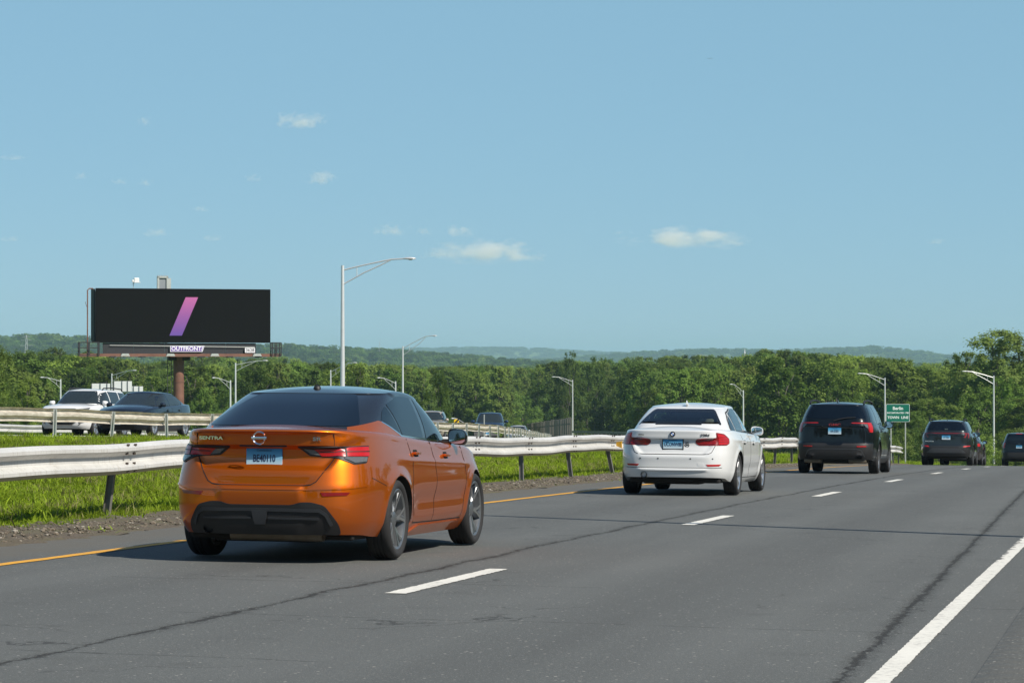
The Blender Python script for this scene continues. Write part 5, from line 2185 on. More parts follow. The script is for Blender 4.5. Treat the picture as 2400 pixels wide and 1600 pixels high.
# ---------------- orange compact saloon
def orange_saloon():
    MT['diffuser_grey'] = simple('diffuser_grey', (.034, .037, .042), .42, .3, scale=14)
    root = car_root('saloon_car', 'glossy orange saloon car with black roof in the lane beside the guardrail', 'car')
    body = paint('orange_metallic_paint', (.54, .112, .003), .78, .43, 1.0, .02)
    black = paint('black_roof_paint', (.010, .011, .013), 0, .25, 1.0, .03)
    wh = [(0, .332), (2.712, .332)]
    RW = .366
    rc = pchip([(.20, -.90), (.26, -.955), (.36, -.985), (.46, -1.0), (.53, -1.018), (.585, -1.025), (.620, -1.005), (.640, -.968), (.70, -.968), (.745, -.955), (.785, -.905), (.85, -.885), (.925, -.895), (.950, -.945), (1.0, -.955), (1.03, -.960), (1.055, -.985), (1.07, -1.03), (1.08, -1.04)])
    ro = pchip([(.2, -.90), (.35, -.975), (.48, -1.0), (.58, -.998), (.7, -.972), (.8, -.945), (.95, -.905), (1.08, -.90)])
    ed = pchip([(.60, .36), (.64, .41), (.80, .56), (.95, .66), (1.0, .74), (1.08, .80)])
    def extra(x, y, z, ph):
        back = np.cos(ph) > 0
        m = 1 - smooth(ed(z) - .05, ed(z) + .03, y)
        x = x + np.where(back, (rc(z) - ro(z)) * m, 0)
        # lower door scallop and shoulder crease
        k = smooth(.38, .7, x) * (1 - smooth(2.15, 2.4, x))
        y = y - .020 * np.exp(-((z - .47) / .085) ** 2) * k * smooth(.6, .8, y)
        y = y + .010 * np.exp(-((z - (.80 + .03 * (1 - x))) / .03) ** 2) * smooth(-.3, .4, x) * (1 - smooth(2.0, 2.9, x)) * smooth(.6, .8, y)
        return x, y
    tub = Shell(rear=[(z, float(ro(z))) for z in np.linspace(.2, 1.08, 14)], front=[(.2, 3.48), (.3, 3.58), (.5, 3.62), (.65, 3.60), (.8, 3.48), (.95, 3.35)],
                half=[(.15, .77), (.22, .83), (.34, .885), (.5, .903), (.60, .908), (.75, .890), (.88, .862), (.96, .84), (1.02, .82), (1.08, .785)],
                zb=[(-1, .235), (-.7, .225), (-.5, .205), (-.3, .20), (.4, .175), (2.3, .17), (3.0, .19), (3.6, .2)],
                zt=[(-1.05, 1.08), (-.6, 1.072), (-.2, 1.06), (.3, 1.03), (1.0, .99), (1.8, .955), (2.6, .93), (3.1, .86), (3.45, .76), (3.64, .66)],
                deck=[(-1.05, 1.085), (-.7, 1.108), (-.5, 1.118), (2.5, 1.0), (3.0, .93), (3.4, .82), (3.64, .68)],
                nr=5.6, nf=4.6, xc=1.3, detail=arch_detail(wh, RW, .016, .06, extra), radx=[(-1.1, .010), (-.9, .02), (-.7, .05), (0, .06), (3.6, .08)])
    arch_cut(tub.mesh(250, 46), wh, RW, .56, [body, MT['underbody']], 'body', root)
    cab = Shell(rear=[(.98, -.84), (1.08, -.66), (1.2, -.30), (1.3, .02), (1.37, .28), (1.43, .60)], front=[(.9, 2.66), (.97, 2.54), (1.1, 2.26), (1.25, 1.94), (1.34, 1.72), (1.40, 1.5), (1.43, 1.35)],
                half=[(.9, .80), (1.0, .79), (1.1, .765), (1.2, .725), (1.3, .675), (1.38, .625), (1.43, .575)],
                zb=[(-.8, .99), (.3, .97), (1.8, .90), (2.6, .90)], zt=[(-.8, 1.382), (.0, 1.386), (.4, 1.396), (.85, 1.406), (1.15, 1.400), (1.45, 1.382), (1.75, 1.350), (2.3, 1.335)],
                deck=[(-.3, 1.38), (.2, 1.392), (.4, 1.41), (.7, 1.436), (1.05, 1.450), (1.3, 1.436), (1.5, 1.405), (1.72, 1.35), (2.3, 1.335)],
                nr=4.4, nf=4.0, xc=.95, radx=[(-.6, .003), (.15, .006), (.6, .05), (1.4, .05), (2.0, .005)], bow=.0, bowf=0.0)
    obj_from('roof', cab.mesh(150, 22), black, root)
    # glass
    patch_obj('rear_window', cab, 'rear', rounded([(-.70, 1.108), (.70, 1.108), (.52, 1.374), (-.52, 1.374)], [.05, .05, .06, .06]), MT['glass'], root, .003, .06)
    patch_obj('windscreen', cab, 'front', rounded([(-.68, .98), (.68, .98), (.52, 1.36), (-.52, 1.36)], .06), MT['glass'], root, .003, .08)
    sym('front_side_window', cab, 'side', rounded([(1.24, .992), (2.22, .962), (1.90, 1.20), (1.66, 1.305), (1.45, 1.348), (1.27, 1.366)], [.02, .03, .06, .06, .06, .02]), MT['glass'], root, .003, .06)
    sym('rear_side_window', cab, 'side', rounded([(.47, 1.035), (1.13, 1.00), (1.16, 1.373), (.80, 1.365), (.36, 1.29)], [.02, .02, .02, .08, .03]), MT['glass'], root, .003, .06)
    sym('quarter_window', cab, 'side', rounded([(.42, 1.045), (.31, 1.275), (.18, 1.23), (.03, 1.15)], .02), MT['glass'], root, .003, .06)
    sym('window_trim', cab, 'side', [(2.25, .948), (1.2, .982), (.43, 1.018), (.02, 1.135), (.02, 1.148), (.44, 1.031), (1.2, .994), (2.25, .960)], MT['chrome'], root, .006, .06)
    sym('rear_quarter_panel', cab, 'side', [(.42, 1.020), (.05, 1.140), (-.03, 1.152), (-.50, 1.098), (-.60, 1.04), (-.3, 1.0), (.3, 1.0)], body, root, .004, .05, .03)
    # tail lamps
    lamp = [(.305, .940), (.40, .866), (.63, .852), (.80, .800), (.95, .812), (1.02, .952)]
    for sgn in (-1, 1):
        f = (lambda p: p) if sgn > 0 else both
        h = patch_obj('tail_lamp', tub, 'rear', rounded(f(lamp), .012), MT['black_trim'], root, .006, .04, .02)
        patch_obj('red_lens', tub, 'rear', f([(.50, .866), (.99, .864), (1.0, .942), (.445, .931)]), MT['red_lens'], h, .012, .04)
        patch_obj('lens_bar', tub, 'rear', f([(.50, .897), (1.0, .899), (1.0, .906), (.49, .904)]), MT['black_trim'], h, .0145, .04, .004)
        patch_obj('lens_divider', tub, 'rear', f([(.715, .86), (.728, .86), (.728, .94), (.715, .94)]), MT['black_trim'], h, .0145, .04, .004)
        patch_obj('reverse_lens', tub, 'rear', f([(.405, .884), (.49, .873), (.44, .928), (.355, .934)]), MT['clear_lens'], h, .012, .04)
        patch_obj('indicator_lens', tub, 'rear', f([(.70, .848), (.80, .812), (.94, .822), (.96, .858), (.70, .860)]), MT['clear_lens'], h, .012, .04)
    sym('reflector', tub, 'rear', [(.52, .545), (.72, .552), (.75, .578), (.50, .575)], MT['dark_red_lens'], root, .006, .05)
    # lower bumper insert
    dif = patch_obj('bumper_insert', tub, 'rear', rounded([(.70, .235), (.66, .32), (.54, .47), (.43, .497), (.34, .497), (.27, .474), (-.27, .474), (-.34, .497), (-.43, .497), (-.54, .47), (-.66, .32), (-.70, .235)][::-1], .03), MT['black_trim'], root, .008, .05, .03)
    ribbon('diffuser_bar', tub, 'rear', [(.60, .315), (.55, .40), (.50, .432), (.12, .436), (-.12, .436), (-.50, .432), (-.55, .40), (-.60, .315)], .026, MT['diffuser_grey'], dif, .020)
    ribbon('diffuser_bar', tub, 'rear', [(.50, .365), (.07, .368)], .014, MT['diffuser_grey'], dif, .018)
    ribbon('diffuser_bar', tub, 'rear', [(-.07, .368), (-.50, .365)], .014, MT['diffuser_grey'], dif, .018)
    patch_obj('diffuser_fin', tub, 'rear', [(-.06, .43), (-.02, .32), (.02, .32), (.06, .43)], MT['diffuser_grey'], dif, .024, .05, .02)
    m = MB()
    m.tube([(-.80, .30, .235), (-.80, -.48, .235)], .062, 14)
    m.build('muffler', MT['exhaust'], root, True)
    m = MB()
    m.tube([(-.6, .46, .27), (-.93, .46, .275)], .042, 16, False)
    m.tube([(-.6, .46, .27), (-.93, .46, .275)], .036, 16, False)
    m.build('exhaust_pipe', MT['black_trim'], root, True)
    underside(root, -.7, 3.3, .19)
    # badges and plate
    plate(root, tub, 'BE40110', .848, frame=None)
    MB().rbox((-.915, 0, .945), (.05, .40, .014), .005).build('recess_shade_strip', MT['black_trim'], root)  # black strip drawn for the shaded edge at the top of the plate recess
    p = tub.point('rear', np.array([0.0]), np.array([1.012]), .016)[0]
    p[0] = -1.036
    e = MB()
    e.lathe([(.043, 0), (.053, -.008), (.056, 0), (.049, .004), (.043, 0)], 36, 'x', tuple(p))
    e.rbox((p[0] - .006, 0, p[2]), (.010, .13, .022), .004)
    e.build('round_emblem', MT['chrome'], root, True)
    badge_text(root, tub, 'SENTRA', .485, 1.005, .036, stretch=1.7, off=.010)
    badge_text(root, tub, 'SR', -.50, 1.005, .040, stretch=1.6, off=.010)
    # seams
    ribbon('bumper_crease', tub, 'rear', [(.93, .625), (.70, .606), (.40, .598), (-.40, .598), (-.70, .606), (-.93, .625)], .010, body, root, .006)
    for u_ in (.64, -.64):
        ribbon('boot_lid_gap', tub, 'rear', [(u_, .955), (u_ * 1.02, 1.0), (u_ * 1.05, 1.05)], .005, MT['gap'], root)
    ribbon('boot_lid_gap', tub, 'rear', [(.62, .862), (.46, .66), (.42, .638), (.36, .630), (-.36, .630), (-.42, .638), (-.46, .66), (-.62, .862)], .007, MT['gap'], root)
    for sp in ('right', 'left'):
        ribbon('door_gap', tub, sp, [(.44, 1.0), (.47, .85), (.44, .70), (.40, .62), (.42, .50), (.50, .36), (.52, .29)], .007, MT['gap'], root)
        ribbon('door_gap', tub, sp, [(1.18, .975), (1.22, .7), (1.20, .5), (1.16, .29)], .007, MT['gap'], root)
        ribbon('door_gap', tub, sp, [(2.26, .92), (2.30, .7), (2.28, .5), (2.22, .29)], .007, MT['gap'], root)
        ribbon('door_gap', tub, sp, [(.52, .285), (1.3, .275), (2.22, .27)], .010, MT['gap'], root)
        ribbon('bumper_gap', tub, sp, [(-.36, .62), (-.50, .655), (-.62, .69)], .005, MT['gap'], root)
        patch_obj('side_skirt', tub, sp, rounded([(.46, .18), (2.28, .175), (2.20, .255), (.72, .262), (.50, .215)], .03), body, root, .016, .08, .03)
        handle(root, tub, sp, .62, .875, body)
        handle(root, tub, sp, 1.62, .845, body)
    sym('headlamp', tub, 'front', [(.45, .62), (.95, .66), (1.0, .74), (.5, .68)], MT['clear_lens'], root, .006, .06)
    mirror(root, 2.0, -.80, 1.005, black, .18, .145)
    mirror(root, 2.0, .80, 1.005, black, .18, .145)
    # roof fin
    m = MB()
    m.lathe([(0, .03), (.018, .027), (.030, .014), (.034, 0)], 16, 'z', (.55, 0, 1.422))
    m.build('roof_antenna', MT['black_trim'], root, True)
    for x, z in wh:
        for y in (-.79, .79):
            add_wheel(root, x, y, .332, .252, .22, 5, 'blade', MT['rim_dark'], .5 if x else .2)
    place_car(root, 23.508, -1.986, .002)
    return root
orange_saloon()

# ---------------- white saloon
def white_saloon():
    root = car_root('saloon_car', 'white saloon car with red tail lamps ahead of the orange car', 'car')
    body = paint('white_paint', (.60, .61, .61), 0, .35, 1.0, .02)
    wh = [(0, .325), (2.81, .325)]
    RW = .36
    rc = pchip([(.20, -.90), (.29, -.955), (.37, -.985), (.395, -1.005), (.42, -.985), (.50, -.985), (.585, -.990), (.625, -.972), (.64, -.948), (.70, -.925), (.78, -.905), (.85, -.912), (.875, -.950), (.93, -.952), (.985, -.958), (1.0, -.955)])
    ro = pchip([(.2, -.90), (.3, -.955), (.39, -.985), (.5, -.99), (.6, -.985), (.7, -.965), (.85, -.945), (1.0, -.935)])
    ed = pchip([(.60, .55), (.64, .50), (.70, .56), (.85, .66), (.9, .74), (1.0, .80)])
    def extra(x, y, z, ph):
        back = np.cos(ph) > 0
        m = 1 - smooth(ed(z) - .06, ed(z) + .04, y)
        x = x + np.where(back, (rc(z) - ro(z)) * m, 0)
        y = y + .012 * np.exp(-((z - (.83 + .02 * (1 - x))) / .025) ** 2) * smooth(-.6, .2, x) * (1 - smooth(2.4, 3.2, x)) * smooth(.6, .8, y)
        k = smooth(.38, .7, x) * (1 - smooth(2.25, 2.5, x))
        y = y - .016 * np.exp(-((z - .40) / .07) ** 2) * k * smooth(.6, .8, y)
        return x, y
    tub = Shell(rear=[(z, float(ro(z))) for z in np.linspace(.2, 1.0, 14)], front=[(.2, 3.48), (.35, 3.60), (.5, 3.62), (.65, 3.58), (.8, 3.45), (.95, 3.3)],
                half=[(.15, .77), (.22, .83), (.34, .88), (.5, .90), (.62, .905), (.75, .902), (.85, .885), (.93, .858), (.98, .83), (1.02, .80)],
                zb=[(-1, .28), (-.7, .265), (-.5, .22), (-.3, .20), (.4, .18), (2.3, .17), (3.0, .19), (3.6, .2)],
                zt=[(-1.05, 1.0), (-.7, 1.0), (-.2, 1.0), (.3, .985), (1.0, .965), (1.8, .945), (2.6, .93), (3.1, .86), (3.45, .76), (3.64, .66)],
                deck=[(-1.05, 1.003), (-.8, 1.035), (-.5, 1.06), (2.5, .99), (3.0, .93), (3.4, .82), (3.64, .68)],
                nr=5.6, nf=4.6, xc=1.3, detail=arch_detail(wh, RW, .016, .06, extra), radx=[(-1.1, .015), (-.9, .03), (-.7, .05), (0, .055), (3.6, .08)])
    arch_cut(tub.mesh(200, 40, dark_deck=(-.46, 2.3, .74)), wh, RW, .56, [body, MT['interior'], MT['underbody']], 'body', root)
    cab = Shell(rear=[(.93, -.72), (1.05, -.50), (1.2, -.16), (1.30, .12), (1.36, .32), (1.40, .55)], front=[(.88, 2.55), (.97, 2.4), (1.1, 2.15), (1.25, 1.82), (1.35, 1.58), (1.40, 1.4)],
                half=[(.88, .80), (1.0, .775), (1.1, .735), (1.2, .69), (1.3, .635), (1.36, .585), (1.40, .54)],
                zb=[(-.8, .92), (.3, .90), (1.8, .87), (2.6, .87)], zt=[(-.8, 1.350), (.0, 1.357), (.4, 1.370), (.9, 1.385), (1.3, 1.385), (1.7, 1.37), (2.3, 1.36)],
                deck=[(-.3, 1.35), (.2, 1.365), (.4, 1.385), (.7, 1.415), (1.1, 1.432), (1.5, 1.425), (1.9, 1.39), (2.3, 1.35)],
                nr=4.8, nf=4.0, xc=.95, radx=[(-.6, .004), (.15, .006), (.6, .05), (1.4, .05), (2.0, .005)], bow=.0, bowf=0.0)
    rw = rounded([(-.69, 1.078), (.69, 1.078), (.56, 1.325), (-.56, 1.325)], [.03, .03, .05, .05])
    fs = rounded([(1.24, .975), (2.2, .955), (1.84, 1.22), (1.6, 1.315), (1.27, 1.348)], [.02, .03, .06, .06, .02])
    rs = rounded([(.40, .99), (1.15, .977), (1.18, 1.348), (.80, 1.335), (.34, 1.26)], [.02, .02, .02, .08, .03])
    qs = rounded([(.34, .99), (.29, 1.235), (.10, 1.13), (.0, 1.03), (.03, .99)], .03)
    ws = rounded([(-.68, .96), (.68, .96), (.54, 1.335), (-.54, 1.335)], .06)
    holes = [('rear', shrink(rw, .018)), ('front', shrink(ws, .02)), ('left', shrink(fs, .010)), ('right', shrink(fs, .010)), ('left', shrink(rs, .010)), ('right', shrink(rs, .010))]
    obj_from('roof', cab.mesh(300, 46, holes=holes), body, root)
    def glazed(name, space, poly, b, cell=.06):
        inner = shrink(poly, b)
        g = patch_obj(name, cab, space, inner, MT['glass_clear'], root, .003, cell, .003)
        n = len(poly)
        fr = MB()
        o_, i_ = np.array(poly), np.array(inner)
        V = np.concatenate([cab.point(space, o_[:, 0], o_[:, 1], .004), cab.point(space, i_[:, 0], i_[:, 1], .004), cab.point(space, o_[:, 0], o_[:, 1], -.012), cab.point(space, i_[:, 0], i_[:, 1], -.012)])
        F = []
        for k in range(n):
            k2 = (k + 1) % n
            F += [(k, k2, n + k2, n + k), (k2, k, 2 * n + k, 2 * n + k2), (n + k, n + k2, 3 * n + k2, 3 * n + k)]
        fr.add(V, F)
        fr.build('window_border', MT['frit'], g)
    def dense(poly, k=3):
        return [tuple(Vector(a).lerp(Vector(b), i / k)) for a, b in zip(poly, poly[1:] + poly[:1]) for i in range(k)]
    glazed('rear_window', 'rear', dense(rw, 4), .045)
    glazed('windscreen', 'front', dense(ws, 4), .05)
    for sp in ('right', 'left'):
        glazed('front_side_window', sp, dense(fs), .022)
        glazed('rear_side_window', sp, dense(rs), .022)
        patch_obj('quarter_window', cab, sp, qs, MT['glass'], root, .003, .06)
        ribbon('window_trim', cab, sp, [(2.22, .945), (1.2, .965), (.3, .978), (.0, .985), (-.03, 1.03), (.08, 1.145), (.3, 1.27), (.8, 1.352), (1.25, 1.362), (1.62, 1.33)], .018, MT['black_trim'], root, .006)
        ribbon('door_gap', tub, sp, [(.36, .965), (.40, .85), (.38, .70), (.40, .58), (.50, .36), (.52, .27)], .007, MT['gap'], root)
        ribbon('door_gap', tub, sp, [(1.2, .95), (1.24, .7), (1.2, .27)], .007, MT['gap'], root)
        ribbon('door_gap', tub, sp, [(2.3, .92), (2.34, .7), (2.26, .27)], .007, MT['gap'], root)
        ribbon('door_gap', tub, sp, [(.52, .265), (1.3, .26), (2.26, .26)], .008, MT['gap'], root)
        handle(root, tub, sp, .56, .815, body, .2)
        handle(root, tub, sp, 1.55, .80, body, .2)
    # seats, head rests
    for x, y in ((-.05, .38), (-.05, -.38), (1.15, .40), (1.15, -.40)):
        st = MB()
        st.rbox((x, y, .98), (.12, .46 if x > 0 else .30, .22), .04)
        st.rbox((x - .02, y, 1.10 if x < 0 else 1.16), (.10, .26, .15), .04)
        st.build('head_rest', MT['cream'] if x < 0 else MT['interior'], root, True)
    MB().rbox((-.30, -.02, 1.055), (.12, .30, .05), .02).build('parcel_shelf_lamp', MT['cream'], root, True)
    MB().rbox((.9, 0, 1.0), (2.4, 1.3, .05), .02).build('interior_floor', MT['interior'], root)
    # tail lamps
    lamp = [(.36, .79), (.40, .765), (.90, .770), (1.0, .80), (1.02, .87), (.90, .945), (.72, .965), (.70, .885), (.38, .865), (.345, .83)]
    for sgn in (-1, 1):
        f = (lambda p: p) if sgn > 0 else both
        h = patch_obj('tail_lamp', tub, 'rear', rounded(f(lamp), .02), MT['dark_red_lens'], root, .006, .04, .02)
        patch_obj('red_lens', tub, 'rear', rounded(f([(.715, .782), (.90, .785), (.975, .81), (.985, .865), (.88, .925), (.735, .945)]), .02), MT['red_lens'], h, .011, .04)
        patch_obj('reverse_lens', tub, 'rear', f([(.50, .845), (.64, .855), (.64, .872), (.47, .862)]), MT['clear_lens'], h, .011, .04)
        for z in (.80, .825, .85):
            ribbon('lens_bar', tub, 'rear', f([(.42, z), (.68, z + .003)]), .009, MT['red_lens'], h, .012)
        for z in (.82, .855, .89):
            ribbon('lens_bar', tub, 'rear', f([(.73, z), (.95, z + .003)]), .008, MT['dark_red_lens'], h, .014)
        patch_obj('reflector', tub, 'rear', f([(.55, .45), (.74, .455), (.78, .482), (.52, .478)]), MT['red_lens'], root, .006, .05)
    ribbon('boot_lid_gap', tub, 'rear', [(.66, .765), (.60, .66), (.55, .637), (.45, .630), (-.45, .630), (-.55, .637), (-.60, .66), (-.66, .765)], .008, MT['gap'], root)
    ribbon('bumper_groove', tub, 'rear', [(.80, .43), (.60, .425), (-.60, .425), (-.80, .43)], .008, MT['gap'], root)
    patch_obj('tow_cover', tub, 'rear', rounded([(-.50, .45), (-.40, .45), (-.38, .51), (-.47, .51)], .02), body, root, .003, .05)
    for u in (.5, -.28, .22, -.62):
        patch_obj('parking_sensor', tub, 'rear', rounded([(u - .012, .555), (u + .012, .555), (u + .012, .575), (u - .012, .575)], .01), MT['satin_grey'], root, .003, .05)
    plate(root, tub, 'UCONW88', .785, frame=MT['black_trim'])
    # round emblem
    p = tub.point('rear', np.array([0.0]), np.array([.938]), .012)[0]
    e = MB().lathe([(0, -.006), (.038, -.006), (.041, 0), (.041, .01)], 28, 'x', tuple(p)).build('round_emblem', MT['black_trim'], root, True)
    em = MB()
    for a0, mt in ((0, 0), (180, 0)):
        pts = [(0, 0)] + [(.024 * math.cos(math.radians(a0 + k * 15)), .024 * math.sin(math.radians(a0 + k * 15))) for k in range(7)]
        q = MB().prism(pts, 'x', -.0085, -.006)
        q.v = [(v[0] + p[0], v[1] + p[1], v[2] + p[2]) for v in q.v]
        q.build('emblem_quarter', simple('emblem_blue', (.02, .12, .45), .3), e)
    for a0 in (90, 270):
        pts = [(0, 0)] + [(.024 * math.cos(math.radians(a0 + k * 15)), .024 * math.sin(math.radians(a0 + k * 15))) for k in range(7)]
        q = MB().prism(pts, 'x', -.0085, -.006)
        q.v = [(v[0] + p[0], v[1] + p[1], v[2] + p[2]) for v in q.v]
        q.build('emblem_quarter', MT['white_print'], e)
    badge_text(root, tub, '328d', -.52, .925, .045, MT['satin_grey'], .008, stretch=1.5)
    badge_text(root, tub, 'xDrive', .52, .925, .026, MT['satin_grey'], .01, stretch=1.3)
    # round sticker
    p = tub.point('rear', np.array([-.215]), np.array([.77]), .005)[0]
    st = MB().lathe([(.026, 0), (.036, 0), (.036, -.002), (.026, -.002)], 24, 'x', tuple(p)).build('round_sticker', MT['black_trim'], root)
    MB().rbox((p[0] - .002, p[1], p[2]), (.002, .03, .018), .0008).build('sticker_print', MT['black_trim'], st)
    MB().rbox((p[0] - .002, p[1], p[2] + .05), (.002, .055, .008), .0008).build('sticker_caption', MT['black_trim'], st)
    m = MB()
    m.tube([(-.6, .44, .30), (-.975, .44, .315)], .048, 18, False)
    m.tube([(-.6, .44, .30), (-.975, .44, .315)], .040, 18, False)
    m.build('exhaust_pipe', MT['satin_grey'], root, True)
    underside(root, -.75, 3.3, .20)
    fin(root, .42, 1.388, body, .17, .075)
    sym('headlamp', tub, 'front', [(.45, .62), (.95, .66), (1.0, .74), (.5, .68)], MT['clear_lens'], root, .006, .06)
    mirror(root, 2.0, -.80, .99, body, .2, .14)
    mirror(root, 2.0, .80, .99, body, .2, .14)
    for x, z in wh:
        for y in (-.785, .785):
            add_wheel(root, x, y, .325, .238, .225, 7, 'double', MT['rim_silver'], .3)
    place_car(root, 43.839, -2.088, .004)
white_saloon()

# ---------------- templates for the other vehicles (scaled in length, width and height)
def sc(pts, a, b):
    return [(p * a, q * b) for p, q in pts]

def saloon_shells(L, W, H, WB, res=(120, 24), coupe=0.0, extra=None):
    """generic four-door saloon; x scaled so that the rear overhang and wheelbase fit"""
    kx, ky, kz = L / 4.62, W / 1.816, H / 1.44
    wh = [(0, .33), (WB, .33)]
    RW = .365
    ro = [(.2, -.90), (.3, -.955), (.45, -1.0), (.55, -1.0), (.62, -.97), (.7, -.955), (.85, -.94), (.98, -.955), (1.04, -.97)]
    tub = Shell(rear=sc(ro, kz, kx), front=sc([(.2, 3.46), (.35, 3.58), (.5, 3.62), (.62, 3.60), (.75, 3.50), (.9, 3.32)], kz, kx),
                half=sc([(.15, .77), (.22, .83), (.34, .885), (.5, .903), (.62, .908), (.75, .903), (.88, .885), (.96, .86), (1.02, .83), (1.06, .80)], kz, ky),
                zb=sc([(-1, .25), (-.6, .23), (-.3, .20), (.4, .18), (2.3, .17), (3.0, .19), (3.6, .2)], kx, kz),
                zt=sc([(-1.05, 1.04), (-.6, 1.04), (-.2, 1.03), (.3, 1.01), (1.0, .98), (1.8, .955), (2.5, .93), (3.0, .86), (3.4, .76), (3.64, .66)], kx, kz),
                deck=sc([(-1.05, 1.045), (-.7, 1.07), (-.5, 1.085), (2.4, 1.01), (2.9, .95), (3.3, .85), (3.64, .68)], kx, kz),
                nr=5.4, nf=4.4, xc=1.3 * kx, detail=arch_detail(wh, RW, .018, .06, extra), radx=[(-1.1, .02), (-.8, .04), (0, .055), (3.6, .09)])
    cab = Shell(rear=sc([(.95, -.80 - coupe), (1.06, -.58 - coupe), (1.2, -.22 - coupe * .5), (1.3, .05), (1.36, .28), (1.41, .55)], kz, kx),
                front=sc([(.88, 2.60), (.97, 2.44), (1.1, 2.16), (1.25, 1.84), (1.36, 1.58), (1.41, 1.4)], kz, kx),
                half=sc([(.88, .80), (1.0, .775), (1.1, .74), (1.2, .695), (1.3, .635), (1.37, .58), (1.41, .53)], kz, ky),
                zb=sc([(-.8, .94), (.3, .92), (1.8, .87), (2.6, .87)], kx, kz), zt=sc([(-.8, 1.362), (.0, 1.367), (.4, 1.378), (.9, 1.392), (1.3, 1.392), (1.7, 1.378), (2.3, 1.365)], kx, kz),
                deck=sc([(-.3, 1.36), (.2, 1.375), (.4, 1.395), (.7, 1.42), (1.1, 1.438), (1.5, 1.43), (1.9, 1.395), (2.3, 1.36)], kx, kz),
                nr=4.6, nf=4.0, xc=.95 * kx, radx=[(-.6, .004), (.15, .006), (.6, .05), (1.4, .05), (2.0, .005)], bow=.0, bowf=0.0)
    return tub, cab, wh, RW, (kx, ky, kz)

def saloon(name, label, body, L, W, H, WB, at_, glass=None, roof=None, rim=None, plate_front=None, plate_rear=None, res=(110, 24), coupe=0.0, front=True, rear=True):
    root = car_root(name, label, 'car')
    tub, cab, wh, RW, (kx, ky, kz) = saloon_shells(L, W, H, WB, coupe=coupe)
    glass = glass or MT['glass_mid']
    arch_cut(tub.mesh(*res), wh, RW, .56, [body, MT['underbody']], 'body', root)
    obj_from('roof', cab.mesh(90, 16), roof or body, root)
    P = lambda pts: sc(pts, kx, kz)
    U = lambda pts: sc(pts, ky, kz)
    patch_obj('windscreen', cab, 'front', rounded(U([(-.70, .975), (.70, .975), (.55, 1.352), (-.55, 1.352)]), .05), glass, root, .004, .08)
    patch_obj('rear_window', cab, 'rear', rounded(U([(-.68, 1.09), (.68, 1.09), (.53, 1.35), (-.53, 1.35)]), .05), glass, root, .004, .08)
    sym('front_side_window', cab, 'side', rounded(P([(1.24, .99), (2.2, .965), (1.84, 1.23), (1.6, 1.325), (1.27, 1.358)]), .03), glass, root, .004, .08)
    sym('rear_side_window', cab, 'side', rounded(P([(.30, 1.02), (1.16, .992), (1.19, 1.358), (.80, 1.345), (.34, 1.28), (.06, 1.13)]), .04), glass, root, .004, .08)
    for sp in ('right', 'left'):
        ribbon('window_trim', cab, sp, P([(2.24, .955), (1.2, .98), (.25, 1.005), (-.02, 1.10), (.3, 1.29), (.8, 1.36), (1.25, 1.372), (1.62, 1.342), (1.86, 1.24)]), .016, MT['black_trim'], root, .006)
        ribbon('door_gap', tub, sp, P([(.40, .98), (.42, .7), (.52, .28)]), .008, MT['gap'], root)
        ribbon('door_gap', tub, sp, P([(1.2, .95), (1.2, .28)]), .008, MT['gap'], root)
        handle(root, tub, sp, .6 * kx, .84 * kz, body)
        handle(root, tub, sp, 1.6 * kx, .82 * kz, body)
    if front:
        grille = patch_obj('grille', tub, 'front', rounded(U([(-.42, .40), (.42, .40), (.50, .60), (-.50, .60)]), .05), MT['black_trim'], root, .006, .06)
        for z in (.45, .5, .55):
            ribbon('grille_bar', tub, 'front', U([(-.44, z), (.44, z)]), .012, MT['satin_grey'], grille, .012)
        patch_obj('lower_intake', tub, 'front', rounded(U([(-.60, .23), (.60, .23), (.55, .34), (-.55, .34)]), .03), MT['black_trim'], root, .006, .06)
        sym('headlamp', tub, 'front', rounded(U([(.52, .57), (.98, .60), (1.08, .70), (.95, .70), (.56, .64)]), .03), MT['clear_lens'], root, .006, .05)
        if plate_front: plate(root, tub, plate_front, .44 * kz, space='front', x_off=.03)
    if rear:
        sym('tail_lamp', tub, 'rear', rounded(U([(.42, .80), (.98, .79), (1.02, .92), (.46, .90)]), .03), MT['red_lens'], root, .006, .05)
        ribbon('boot_lid_gap', tub, 'rear', U([(.66, .79), (.55, .64), (-.55, .64), (-.66, .79)]), .008, MT['gap'], root)
        patch_obj('bumper_insert', tub, 'rear', rounded(U([(-.6, .24), (.6, .24), (.5, .38), (-.5, .38)]), .03), MT['black_trim'], root, .006, .06)
        if plate_rear: plate(root, tub, plate_rear, .78 * kz)
    mirror(root, 2.0 * kx, -.80 * ky, 1.0 * kz, body, .19, .14)
    mirror(root, 2.0 * kx, .80 * ky, 1.0 * kz, body, .19, .14)
    underside(root, -.7, 3.2, .20)
    for x, z in wh:
        for y in (-.79 * ky, .79 * ky):
            add_wheel(root, x, y, .33, .235, .22, 7, 'double', rim or MT['rim_silver'], .3)
    place_car(root, **at_)
    return root, tub, cab

